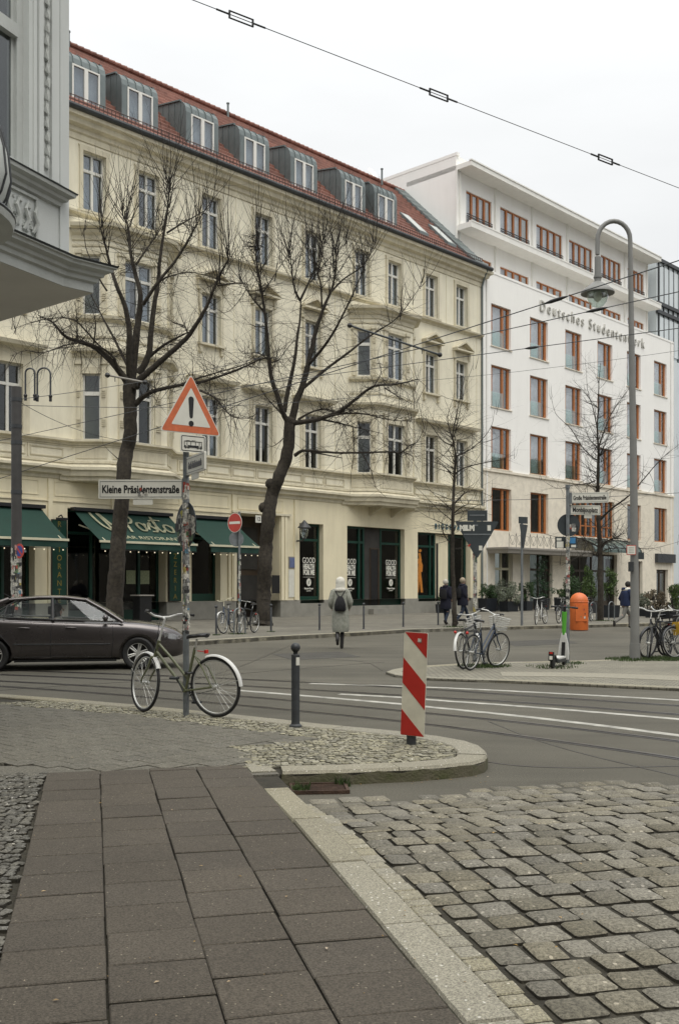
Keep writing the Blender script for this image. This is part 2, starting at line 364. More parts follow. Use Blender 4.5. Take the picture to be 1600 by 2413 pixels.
def brickground(name, c1, c2, mortar, sc, bw, bh, rot=0, off=.5):
    m, n, p = newmat(name); L = n.links; tc = N(n, 'ShaderNodeTexCoord')
    mp = N(n, 'ShaderNodeMapping'); mp.inputs['Rotation'].default_value = (0,0,rot); L.new(tc.outputs['Object'], mp.inputs[0])
    b = N(n, 'ShaderNodeTexBrick', offset=off); b.inputs['Scale'].default_value = sc; b.inputs['Brick Width'].default_value = bw; b.inputs['Row Height'].default_value = bh
    b.inputs['Mortar Size'].default_value = .012; b.inputs['Color1'].default_value = (*c1,1); b.inputs['Color2'].default_value = (*c2,1); b.inputs['Mortar'].default_value = (*mortar,1)
    L.new(mp.outputs[0], b.inputs['Vector'])
    a = N(n, 'ShaderNodeTexNoise', Scale=.5, Detail=9.0, Roughness=.7); L.new(tc.outputs['Object'], a.inputs['Vector'])
    r = N(n, 'ShaderNodeMapRange'); r.inputs[1].default_value=.3; r.inputs[2].default_value=.7; r.inputs[3].default_value = .72; r.inputs[4].default_value = 1.25; L.new(a.outputs[0], r.inputs[0])
    h = N(n, 'ShaderNodeHueSaturation'); L.new(r.outputs[0], h.inputs['Value']); L.new(b.outputs['Color'], h.inputs['Color']); L.new(h.outputs[0], p.inputs['Base Color'])
    p.inputs['Roughness'].default_value = .88
    return m
M['asphalt'] = asphalt()
M['slab'] = speckle('concrete_slab', (.070,.060,.047), (.24,.21,.16), sat=.04, isl=.09, sc=105, amt=.13, big=.32)
M['slab2'] = speckle('small_grey_slab', (.115,.108,.088), (.30,.28,.24), sat=.05, isl=.06, sc=55, amt=.12)
M['granite'] = speckle('granite_kerb', (.235,.218,.165), (.5,.48,.42), isl=.07, sc=110, amt=.2, big=.12)
M['mosaic'] = speckle('mosaic_granite', (.20,.188,.14), (.42,.40,.31), isl=.38, sc=80, amt=.2)
M['mosaic2'] = speckle('mosaic_dark', (.11,.105,.09), (.4,.38,.34), isl=.32, sc=80, amt=.2)
M['cobble'] = speckle('cobble_granite', (.155,.143,.112), (.34,.31,.25), sat=.22, isl=.26, sc=70, amt=.2, bump=.5)
M['joint'] = pm('joint_dirt', (.040,.035,.023), .95, .3, 8, .5, 60)
M['mjoint'] = pm('mosaic_joint', (.085,.078,.055), .95, .3, 8, .5, 60)
M['moss'] = pm('mossy_kerb_face', (.07,.075,.03), .95, .35, 5, .5, 50, col2=(.12,.105,.075))
M['farpave'] = brickground('far_pavement', (.165,.155,.125), (.13,.12,.098), (.08,.075,.06), 1, .3, .3, FA)
M['line'] = pm('road_paint', (.46,.45,.40), .7, .3, 5, .2, 80)
M['rail'] = pm('tram_rail', (.05,.045,.042), .4, .2, 3, metal=.5)
M['railtop'] = pm('rail_steel', (.16,.15,.14), .3, .15, 3, metal=.8)

# ------------------------------------------------------------ ground
g = MB(); g.quad((-400,-60,0),(400,-60,0),(400,900,0),(-400,900,0)); struct(g.obj('road', M['asphalt']))

EX = Vector((-.2341,.9722)); PX = Vector((.9722,.2341))
def qt(q, t, z=0): return Vector((q*PX.x+t*EX.x, q*PX.y+t*EX.y, z))
def pin(p, poly):
    x, y = p[0], p[1]; c = False; n = len(poly)
    for i in range(n):
        x1,y1 = poly[i][0],poly[i][1]; x2,y2 = poly[i-1][0],poly[i-1][1]
        if (y1>y) != (y2>y) and x < (x2-x1)*(y-y1)/(y2-y1)+x1: c = not c
    return c
def stone(mb, pts, z0, z1, inset=.006, dome=0.0, rnd=None, tilt=(0,0), side=1):
    "one stone: side walls, a chamfered rim and a slightly domed top"
    c = sum((Vector((p[0],p[1])) for p in pts), Vector((0,0)))/len(pts); n = len(pts)
    def hz(q, z): return z + (q.x-c.x)*tilt[0] + (q.y-c.y)*tilt[1]
    lo = [(p[0],p[1],z0) for p in pts]; rim = []; top = []
    for p in pts:
        v = Vector((p[0],p[1])); d = c-v; L = d.length or 1
        r1 = v + d*(inset*.35/L); r2 = v + d*(inset*1.5/L)
        rim.append((r1.x,r1.y,hz(r1,z1-inset*.9))); top.append((r2.x,r2.y,hz(r2,z1-inset*.1)))
    vs = lo+rim+top+[(c.x,c.y,z1+dome)]
    fs = []
    for i in range(n):
        j = (i+1)%n
        fs += [(i,j,n+j,n+i),(n+i,n+j,2*n+j,2*n+i),(2*n+i,2*n+j,3*n)]
    k0 = len(mb.mi); mb.add(vs, fs)
    for i in range(n): mb.mi[k0+3*i] = side
rg = random.Random(5)
# outline of the near pavement, from the kerb line of the photograph
OUT = [(-420,1606),(-150,1624),(0,1635),(150,1646),(303,1659),(450,1672),(600,1688),(766,1707),(860,1715),(952,1724),(1030,1734),(1097,1746),(1130,1757),(1146,1770),(1148,1779),(1140,1788),(1112,1796),(1050,1802),(973,1808),(807,1815),(664,1818)]
OUTW = [gp(*p) for p in OUT]
q1 = 1.4825*.9722
base = [v.to_2d() for v in OUTW] + [qt(q1, 8.2).to_2d()] + [qt(q1, -3).to_2d(), qt(-6, -3).to_2d(), qt(-6, 9).to_2d()]
b = MB(); b.prism([tuple(p) for p in base[::-1]], -.05, .095)
struct(b.obj('pavement_base', M['joint'], recalc=True))
# kerb stones round the tip
def offset_line(P, d):
    r = []
    for i in range(len(P)):
        a = P[max(i-1,0)]; c = P[min(i+1,len(P)-1)]; t = (c-a).normalized(); r.append(P[i] + Vector((t.y,-t.x))*d)
    return r
def resample(P, step):
    out = [P[0]]; acc = 0
    for i in range(1,len(P)):
        a, c = P[i-1], P[i]; L = (c-a).length; k = max(1,int(L/step))
        for j in range(1,k+1): out.append(a.lerp(c, j/k))
    return out
def kerb(name, P, wd, z0, z1, mat, length=1.0, gap=.008):
    "granite kerb stones set along a line, the road side on the left of the walk direction"
    P = resample([Vector((p[0],p[1])) for p in P], .12); I = offset_line(P, wd); mb = MB()
    st = 0; acc = 0
    for i in range(1,len(P)):
        acc += (P[i]-P[i-1]).length
        if acc >= length or i == len(P)-1:
            A = P[st:i+1]; Bq = I[st:i+1]
            if len(A) > 1:
                A = A[:]; Bq = Bq[:]; t = (A[-1]-A[-2]).normalized(); A[-1] = A[-1]-t*gap; Bq[-1] = Bq[-1]-t*gap
                dz = rg.uniform(-.003,.003); rings = []
                for a, c in zip(A,Bq):
                    m1 = a.lerp(c,.07); m2 = a.lerp(c,.95)
                    rings.append([(a.x,a.y,z0),(a.x,a.y,z1-.025+dz),(m1.x,m1.y,z1+dz),(m2.x,m2.y,z1+dz),(c.x,c.y,z1-.012+dz),(c.x,c.y,z0)])
                mb.loft(rings)
            st = i; acc = 0
    return struct(mb.obj(name, mat, recalc=True))
kerb('kerb', OUTW, .27, -.03, .122, M['granite'], 1.05)
# dark mossy foot where the kerb meets the gutter
mo = MB(); Q = resample([v.to_2d() for v in OUTW[14:]], .1); rings = []
for i, p in enumerate(Q):
    a = Q[max(i-1,0)]; c = Q[min(i+1,len(Q)-1)]; t = (c-a).normalized(); nn = Vector((-t.y,t.x)); hgt = .088+.015*math.sin(i*1.7)
    o = p+nn*.004
    rings.append([(p.x-nn.x*.01,p.y-nn.y*.01,0.0),(o.x,o.y,0.0),(o.x,o.y,hgt),(p.x-nn.x*.01,p.y-nn.y*.01,hgt)])
mo.loft(rings); struct(mo.obj('kerb_foot', M['moss'], recalc=True))
# dropped kerb along the driveway
dk = MB(); t = -1.0
while t < 8.12:
    L = rg.choice([.95,1.05,1.2,1.0]); t1 = min(t+L, 8.18)
    def zt(tt): return .123 - .055*max(0,min(1,(tt-7.0)/1.2))
    q0 = 1.277*.9722; zz = rg.uniform(-.003,.003)
    jb = rg.uniform(-.006,.006)
    pts = [qt(q0+jb,t+.006),qt(q1+jb,t+.006),qt(q1+jb,t1-.006),qt(q0+jb,t1-.006)]
    vs = [(p.x,p.y,-.05) for p in pts]; tops = [qt(q0+jb+.008,t+.012),qt(q1+jb-.012,t+.012),qt(q1+jb-.012,t1-.012),qt(q0+jb+.008,t1-.012)]
    mid = [(p.x,p.y,zt(tt)-.014+zz) for p,tt in zip(pts,(t,t,t1,t1))]
    tp = [(p.x,p.y,zt(tt)+zz) for p,tt in zip(tops,(t,t,t1,t1))]
    dk.add(vs+mid+tp, [(0,1,5,4),(1,2,6,5),(2,3,7,6),(3,0,4,7),(4,5,9,8),(5,6,10,9),(6,7,11,10),(7,4,8,11),(8,9,10,11)])
    t = t1
struct(dk.obj('dropped_kerb', M['granite']))
q_ = MB(); P_ = [qt(-2.8,8.4),qt(1.2,8.46),qt(1.21,8.1),qt(1.455,8.1),qt(1.44,8.3),qt(1.32,8.9),qt(-.4,8.95),qt(-2.8,9.35)]; q_.prism([(p.x,p.y) for p in P_], .09, .111); struct(q_.obj('slab_end_bed', M['slab2'], recalc=True))
q_ = MB(); P_ = [qt(1.242,8.195),qt(1.445,8.195),qt(1.43,8.36),qt(1.30,8.58),qt(1.242,8.58)]; q_.prism([(p.x,p.y) for p in P_], .09, .1205); struct(q_.obj('kerb_end_stone', M['granite'], recalc=True))
# big slabs in four columns
sl = MB(); cols = [-.382,.05,.452,.842,1.27]; cols = [c*.9722 for c in cols]
for ci in range(4):
    t = -1+rg.uniform(0,.37)
    while t < 8.55:
        h = .378+rg.uniform(-.006,.006); t1 = min(t+h, 8.55)
        if t1-t > .06:
            wl_ = rg.uniform(-.0035,.0035); a, c = cols[ci]+.0012+wl_+rg.uniform(0,.002), cols[ci+1]-.0012+wl_-rg.uniform(0,.002)
            sk = rg.uniform(-.004,.004)
            pts = [qt(a,t+.0035+sk),qt(c,t+.0035-sk),qt(c,t1-.0035-sk),qt(a,t1-.0035+sk)]
            stone(sl, pts, .08, .12+rg.uniform(-.0025,.0025), .006, 0, tilt=(rg.uniform(-.007,.007),rg.uniform(-.01,.01)))
        t = t1
struct(sl.obj('pavement_slabs', [M['slab'],M['joint']]))
# small grey slabs laid on the diagonal beyond
PB = [gp(*p).to_2d() for p in [(-420,1640),(0,1659),(300,1683),(600,1722),(766,1741),(640,1751),(546,1758),(580,1803),(112,1813),(108,1797),(-300,1797)]]
def field(mb, poly, su, sv, ang, z1, jit, inset, gap, skip=None, dome=.002, stagger=True, tl=.01):
    ca, sa = math.cos(ang), math.sin(ang)
    xs = [p[0] for p in poly]; ys = [p[1] for p in poly]; cx = sum(xs)/len(xs); cy = sum(ys)/len(ys)
    Rr = max(math.hypot(x-cx,y-cy) for x,y in zip(xs,ys)); nv = int(2*Rr/sv); nu = int(2*Rr/su)
    for j in range(nv):
        off = (su*.5 if j%2 else 0) if stagger else 0; v = -Rr+j*sv; u = -Rr+off
        while u < Rr:
            du = su*rg.uniform(1-jit,1+jit)
            mu, mv = u+du/2, v+sv/2; X = cx+mu*ca-mv*sa; Y = cy+mu*sa+mv*ca
            if pin((X,Y), poly) and not (skip and skip(X,Y)):
                w_ = sv*jit*.28
                c4 = [(u+gap/2,v+gap/2),(u+du-gap/2,v+gap/2),(u+du-gap/2,v+sv-gap/2),(u+gap/2,v+sv-gap/2)]
                pts = []
                for a, bq in c4:
                    a += rg.uniform(-w_,w_); bq += rg.uniform(-w_,w_)
                    pts.append((cx+a*ca-bq*sa, cy+a*sa+bq*ca))
                zz = z1(X,Y) if callable(z1) else z1
                stone(mb, pts, zz-.05, zz+rg.uniform(-.0035,.0035)*(jit*8), inset, dome, tilt=(rg.uniform(-tl,tl),rg.uniform(-tl,tl)))
            u += du
s2 = MB(); field(s2, PB, .25,.25, FA+R(0), .12, .02, .004, .007, stagger=True, tl=.006); struct(s2.obj('small_pavement_slabs', [M['slab2'],M['joint']]))
inner = offset_line([v.to_2d() for v in OUTW], .28)
PM = inner[3:] + [gp(583,1811).to_2d(), gp(576,1801).to_2d(), gp(546,1758).to_2d(), gp(766,1741).to_2d(), gp(600,1722).to_2d(), gp(300,1683).to_2d(), gp(-100,1657).to_2d()]
s3 = MB(); field(s3, PM, .062,.058, R(20), .119, .20, .005, .005, skip=lambda x,y: pin((x,y),PB), dome=.004, tl=.05)
for nm_, poly_, mt_, z_ in (('mosaic_bed', PM, 'mjoint', .1095), ('small_slab_bed', PB, 'slab2', .112)):
    q_ = MB(); q_.prism([tuple(p) for p in poly_], .09, z_); struct(q_.obj(nm_, M[mt_], recalc=True))
struct(s3.obj('mosaic_pavement', [M['mosaic'],M['mjoint']]))
PL = [qt(-.39,1.5).to_2d(), qt(-.39,8.6).to_2d(), qt(-2.2,8.75).to_2d(), qt(-2.2,1.5).to_2d()]
s4 = MB()
field(s4, PL, .062,.058, FA-R(60), .118, .22, .007, .01, dome=.004, tl=.07, skip=lambda x,y: x < -.345*y-.15)
struct(s4.obj('mosaic_strip', [M['mosaic2'],M['joint']]))
# cobbled driveway
def cz(x, y):
    t = x*EX.x+y*EX.y; k = max(0,min(1,(7.5-t)/1.6)); k = k*k*(3-2*k); return .008+.097*k
cb = MB(); t = 2.6
bnd = [(1.5,7.55),(1.72,7.62),(2.22,7.45),(2.88,7.7),(3.71,7.8),(4.15,7.82),(4.6,7.2),(6.5,6.6)]
def tb(q):
    for (a,ta),(b_,tb_) in zip(bnd,bnd[1:]):
        if a <= q <= b_: return ta+(tb_-ta)*(q-a)/(b_-a)
    return 7
while t < 7.9:
    h = rg.uniform(.165,.2); q = 1.57+rg.uniform(-.01,.02)
    while q < 6.3:
        wv = rg.uniform(.15,.235)
        wig = .03*math.sin(q*1.7+t*.8)
        if t+h*.6 < tb(q) :
            j = lambda s=.006: rg.uniform(-s,s)
            g1, g2 = .006+abs(j(.006)), .006+abs(j(.006))
            t0_ = t+wig
            k_ = rg.uniform(.006,.017); x0_,x1_,y0_,y1_ = q+g1,q+wv-g1,t0_+g2,t0_+h-g2
            c4 = [(x0_+k_,y0_),((x0_+x1_)/2,y0_-.003),(x1_-k_,y0_),(x1_-.004,y0_+k_*.35),(x1_,y0_+k_),(x1_+.002,(y0_+y1_)/2),(x1_,y1_-k_),(x1_-k_*.35,y1_-.004),(x1_-k_,y1_),((x0_+x1_)/2,y1_+.003),(x0_+k_,y1_),(x0_+.004,y1_-k_*.35),(x0_,y1_-k_),(x0_-.002,(y0_+y1_)/2),(x0_,y0_+k_),(x0_+k_*.35,y0_+.004)]
            pts = [qt(a+j(.0025),b_+j(.0025)) for a,b_ in c4]
            c0 = qt(q+wv/2,t0_+h/2); z1 = cz(c0.x,c0.y)+j(.006)
            # slope of the ramp along t
            c1 = qt(q+wv/2,t0_+h/2+.05); sl_ = (cz(c1.x,c1.y)-cz(c0.x,c0.y))/.05
            stone(cb, pts, z1-.08, z1, .011, .0035, tilt=(EX.x*sl_+rg.uniform(-.035,.035), EX.y*sl_+rg.uniform(-.035,.035)))
        q += wv
    t += h
t = 2.6
while t < 7.35:     # gutter course against the kerb
    h = rg.uniform(.10,.17); a, c = q1+.004, 1.56+rg.uniform(-.012,.008)
    pts = [qt(a,t+.005),qt(c,t+.005),qt(c+rg.uniform(-.01,.01),t+h-.005),qt(a,t+h-.005)]
    c0 = qt(a,t); z1 = min(.112, cz(c0.x,c0.y)+.008); c1 = qt(a,t+h); z2 = cz(c1.x,c1.y)+.008
    cb.m = 2; stone(cb, pts, z1-.08, z1, .008, .003); cb.m = 0; t += h
struct(cb.obj('cobbled_driveway', [M['cobble'], M['joint'], M['granite']], smooth=38))
bs = MB(); nn = 46
rows = [[(lambda c: (c.x,c.y,cz(c.x,c.y)-.018 if tt < 7.6 else -.02))(qt(qq,tt)) for tt in [2+i*.14 for i in range(nn)]] for qq in (1.43,4.0,6.6)]
bs.loft(rows, close=False, cap=False); struct(bs.obj('cobble_bed', M['joint']))
# drain grate
gr = thing('drain_grate', 'rusty iron drain grate set in the gutter below the kerb corner', 'drain', gp(752,1862,.0), R(5))
fr = MB(); fr.box(-.23,-.17,.002,.23,-.145,.03); fr.box(-.23,.145,.002,.23,.17,.03); fr.box(-.23,-.145,.002,-.205,.145,.03); fr.box(.205,-.145,.002,.23,.145,.03)
M['rust'] = pm('rusty_iron', (.085,.05,.033), .8, .3, 14, .5, 80, metal=.3)
fr.obj('frame', M['rust'], gr)
bb = MB()
for i in range(7): bb.box(-.2,-.13+i*.04,.005,.2,-.112+i*.04,.024)
bb.box(-.01,-.145,.004,.01,.145,.018); bb.obj('bars', M['rust'], gr)
bb = MB(); bb.box(-.204,-.144,.003,.204,.144,.006); bb.obj('pit', M['black'], gr)
# road markings and tram rails
def strip(mb, P, wd, z0, z1, step=.5):
    P = [Vector((p[0],p[1])) for p in P]
    # smooth the traced line
    for _ in range(2):
        Q = [P[0]]
        for a, c in zip(P,P[1:]): Q += [a.lerp(c,.25), a.lerp(c,.75)]
        P = Q+[P[-1]]
    A = offset_line(P, wd/2); B_ = offset_line(P, -wd/2)
    mb.loft([[(a.x,a.y,z0),(a.x,a.y,z1),(c.x,c.y,z1),(c.x,c.y,z0)] for a,c in zip(A,B_)])
for P in ([(730,1611),(1004,1619),(1250,1631),(1600,1650),(1900,1668)], [(800,1636),(952,1644),(1006,1649),(1250,1666),(1600,1695),(1900,1722)], [(560,1627),(780,1645),(952,1660),(1006,1666),(1250,1690),(1600,1733),(1900,1776)]):
    l = MB(); strip(l, [gp(*p, 0) for p in P], .15, -.01, .004); struct(l.obj('road_line', M['line'], recalc=True))
for P in ([(-400,1597),(0,1617),(287,1638),(600,1665),(952,1700),(1250,1738),(1600,1788),(2000,1850)], [(-400,1588),(0,1605),(300,1622),(600,1643),(1006,1681),(1250,1705),(1600,1747),(2000,1800)],
          [(-400,1576),(0,1590),(300,1603),(600,1618),(1006,1643),(1250,1657),(1600,1684),(2000,1720)], [(-400,1568),(0,1579),(300,1590),(600,1602),(1006,1624),(1250,1641),(1600,1664),(2000,1690)]):
    l = MB(); strip(l, [gp(*p, 0) for p in P], .12, -.01, .003); l.m = 1; strip(l, [gp(px+3,py-1.0,0) for px,py in P], .05, -.01, .007)
    struct(l.obj('tram_rail', [M['rail'], M['railtop']], recalc=True))
for P, w_ in (([(-300,1650),(120,1618),(420,1600),(700,1576),(905,1560)],.03),([(430,1610),(560,1575),(640,1540),(700,1515)],.025),([(1010,1760),(1150,1800),(1330,1812),(1620,1805)],.03),([(1150,1700),(1300,1760),(1620,1835)],.02),([(500,1560),(700,1552),(860,1556),(900,1580)],.02)):
    l = MB(); strip(l, [gp(*p, 0) for p in P], w_, -.01, .0025); struct(l.obj('tar_seam', M['rail'], recalc=True))
M['patch'] = pm('asphalt_patch', (.065,.061,.052), .9, .2, 2, .6, 90)
for P in ([(640,1541),(800,1536),(850,1548),(690,1556)],[(1180,1512),(1330,1506),(1360,1516),(1215,1523)]):
    l = MB(); l.prism([tuple(gp(*p,0).to_2d()) for p in P], -.01, .0032); struct(l.obj('road_patch', M['patch'], recalc=True))
# far pavement
FK = [Vector((-14.2,17.3)), gp(473,1510).to_2d(), gp(640,1500).to_2d(), gp(846,1490).to_2d(), gp(965,1483).to_2d(), gp(1130,1478).to_2d(), gp(1300,1474).to_2d(), gp(1430,1471).to_2d(), gp(1600,1467).to_2d(), Vector((26,47)), Vector((40,51))]
fp = [tuple(p) for p in FK] + [(60,120),(-60,120),(-60,17.3)]
m_ = MB(); m_.prism(fp, -.05, .118); struct(m_.obj('far_pavement', M['farpave'], recalc=True))
kerb('far_kerb', FK[::-1], .3, -.04, .124, M['granite'], 1.6, .02)
# slightly raised house-side band
# traffic island on the right
IS = [(909,1583),(930,1590),(965,1595),(1020,1598),(1250,1606),(1600,1622),(2100,1650)]
IT = [(2100,1532),(1600,1547),(1378,1556),(1100,1562),(960,1571),(925,1577)]
IZ = .045; ISW = [gp(*p, IZ).to_2d() for p in IS]; ITW = [gp(*p, IZ).to_2d() for p in IT]
m_ = MB(); m_.prism([tuple(p) for p in ISW+ITW], -.05, IZ-.003)
M['island'] = brickground('island_paving', (.22,.205,.16), (.17,.16,.125), (.09,.085,.065), 1, .12, .12, R(25))
struct(m_.obj('island_pavement', M['island'], recalc=True))
kerb('island_kerb', (ITW+ISW+[ITW[0]])[::-1], .28, -.04, IZ+.002, M['granite'], 1.3, .015)
m_ = MB(); strip(m_, [gp(*p,IZ) for p in [(1180,1588),(1380,1590),(1600,1598),(2000,1618)]], .9, .03, IZ+.003); struct(m_.obj('granite_strip', M['granite'], recalc=True))
# weeds and grass tufts
def tuft(mb, c, r, n, h, rr):
    for _ in range(n):
        a = rr.uniform(0,6.28); d = r*math.sqrt(rr.random()); x, y = c[0]+d*math.cos(a), c[1]+d*math.sin(a); b2 = rr.uniform(0,6.28); hh = h*rr.uniform(.4,1); w2 = .006*(1+h*5)
        dx, dy = math.cos(b2), math.sin(b2); lx, ly = rr.uniform(-.5,.5)*hh, rr.uniform(-.5,.5)*hh
        mb.add([(x-dx*w2,y-dy*w2,c[2]),(x+dx*w2,y+dy*w2,c[2]),(x+lx*.5+dx*w2*.6,y+ly*.5+dy*w2*.6,c[2]+hh*.6),(x+lx,y+ly,c[2]+hh)], [(0,1,2),(0,2,3)])
gw = MB(); rr = random.Random(3)
tuft(gw, gp(708,1868,.0), .07, 90, .10, rr); tuft(gw, gp(806,1852,.0), .07, 80, .09, rr); tuft(gw, gp(690,1850,.0), .05, 40, .06, rr)
for px, py, r, n in [(1130,1571,.45,500),(1160,1570,.4,300),(1480,1555,.5,500),(1540,1553,.7,900),(1590,1553,.7,700),(1345,1564,.3,120),(1300,1572,.5,200),(510,1497,.12,120),(560,1494,.3,220),(639,1489,.15,60),(1072,1478,.5,200),(1415,1463,.6,200)]:
    tuft(gw, gp(px,py,.12 if py < 1500 else IZ), r, n, .05 if px < 900 else .07, rr)
tag(gw.obj('weeds', M['grass']), 'short green weeds along kerbs and round pole feet', 'grass', kind='stuff')
# litter and leaves
lf = MB()
for _ in range(190):
    px, py = rr.uniform(0,1500), rr.uniform(1700,2400)
    if rr.random() < .5: px, py = rr.uniform(800,1150), rr.uniform(1808,1850)
    z = .126; p = gp(px,py,z)
    q = p.x*PX.x+p.y*PX.y
    if q > q1: p = gp(px,py,.09); z = cz(p.x,p.y)+.012
    if py > 1806 and py < 1860: p = gp(px,py,.0); z = .006
    a = rr.uniform(0,3.1); s_ = rr.choice([.004,.005,.006,.008,.013])
    lf.add([(p.x-s_*math.cos(a),p.y-s_*math.sin(a),z),(p.x+s_*.5*math.sin(a),p.y-s_*.5*math.cos(a),z+.003),(p.x+s_*math.cos(a),p.y+s_*math.sin(a),z+.001),(p.x-s_*.5*math.sin(a),p.y+s_*.5*math.cos(a),z+.004)], [(0,1,2,3)])
M['leaf'] = pm('dead_leaf', (.38,.27,.14), .8, .2, 5, isl=.4)
tag(lf.obj('litter', M['leaf']), 'scattered leaf bits and crumbs on paving and gutter', 'litter', kind='stuff')
# ------------------------------------------------------------ facade helpers
def tilemat():
    m, n, p = newmat('roof_tile'); L = n.links; tc = N(n, 'ShaderNodeTexCoord')
    a = N(n, 'ShaderNodeTexNoise', Scale=.6, Detail=6.0); L.new(tc.outputs['Object'], a.inputs['Vector'])
    mp = N(n, 'ShaderNodeMapping'); mp.inputs['Scale'].default_value = (4.2, .01, 3.0); L.new(tc.outputs['Object'], mp.inputs[0])
    w_ = N(n, 'ShaderNodeTexWhiteNoise'); sn = N(n, 'ShaderNodeVectorMath', operation='FLOOR'); L.new(mp.outputs[0], sn.inputs[0]); L.new(sn.outputs[0], w_.inputs['Vector'])
    mx_ = N(n, 'ShaderNodeMix', data_type='RGBA'); L.new(w_.outputs['Value'], mx_.inputs['Factor'])
    mx_.inputs['A'].default_value = (.19,.082,.060,1); mx_.inputs['B'].default_value = (.26,.118,.088,1)
    h = N(n, 'ShaderNodeHueSaturation'); r = N(n, 'ShaderNodeMapRange'); r.inputs[1].default_value=.3; r.inputs[2].default_value=.7; r.inputs[3].default_value=.75; r.inputs[4].default_value=1.2
    L.new(a.outputs[0], r.inputs[0]); L.new(r.outputs[0], h.inputs['Value']); L.new(mx_.outputs['Result'], h.inputs['Color']); L.new(h.outputs[0], p.inputs['Base Color'])
    p.inputs['Roughness'].default_value = .7
    wv = N(n, 'ShaderNodeTexWave', Scale=.66); wv.bands_direction = 'X'; L.new(tc.outputs['Object'], wv.inputs['Vector'])
    bp = N(n, 'ShaderNodeBump', Strength=.7, Distance=.06); L.new(wv.outputs['Fac'], bp.inputs['Height']); L.new(bp.outputs[0], p.inputs['Normal'])
    return m
M['tile'] = tilemat()
def wall(mb, x0, x1, z0, z1, ops, y=0.0, depth=.25, T=None, back=False):
    "wall face in the plane y with openings (x0,x1,z0,z1) and their reveals"
    old = mb.T
    if T is not None: mb.T = (old @ T) if old is not None else T
    xs = sorted({x0,x1,*[o[0] for o in ops],*[o[1] for o in ops]}); zs = sorted({z0,z1,*[o[2] for o in ops],*[o[3] for o in ops]})
    xs = [x for x in xs if x0-1e-6 <= x <= x1+1e-6]; zs = [z for z in zs if z0-1e-6 <= z <= z1+1e-6]
    for j in range(len(zs)-1):
        run = None
        for i in range(len(xs)-1):
            cx, cz_ = (xs[i]+xs[i+1])/2, (zs[j]+zs[j+1])/2
            hole = any(o[0] < cx < o[1] and o[2] < cz_ < o[3] for o in ops)
            if not hole:
                if run is None: run = xs[i]
            if (hole or i == len(xs)-2) and run is not None:
                e = xs[i] if hole else xs[i+1]
                mb.add([(run,y,zs[j]),(e,y,zs[j]),(e,y,zs[j+1]),(run,y,zs[j+1])], [(0,1,2,3)]); run = None
    for o in ops:
        a,b_,c,d = o[:4]; dd = o[4] if len(o) > 4 else depth
        mb.add([(a,y,c),(b_,y,c),(b_,y,d),(a,y,d),(a,y+dd,c),(b_,y+dd,c),(b_,y+dd,d),(a,y+dd,d)],
               [(0,4,5,1),(1,5,6,2),(2,6,7,3),(3,7,4,0)])
    mb.T = old
CACHE = {}
def dk_pane(key, me):
    def f():
        c = me.copy(); c.materials.clear(); c.materials.append(M['shopglass']); return c
    return placed(('dk',)+key, f)
def placed(key, build):
    if key not in CACHE: CACHE[key] = build()
    return CACHE[key]
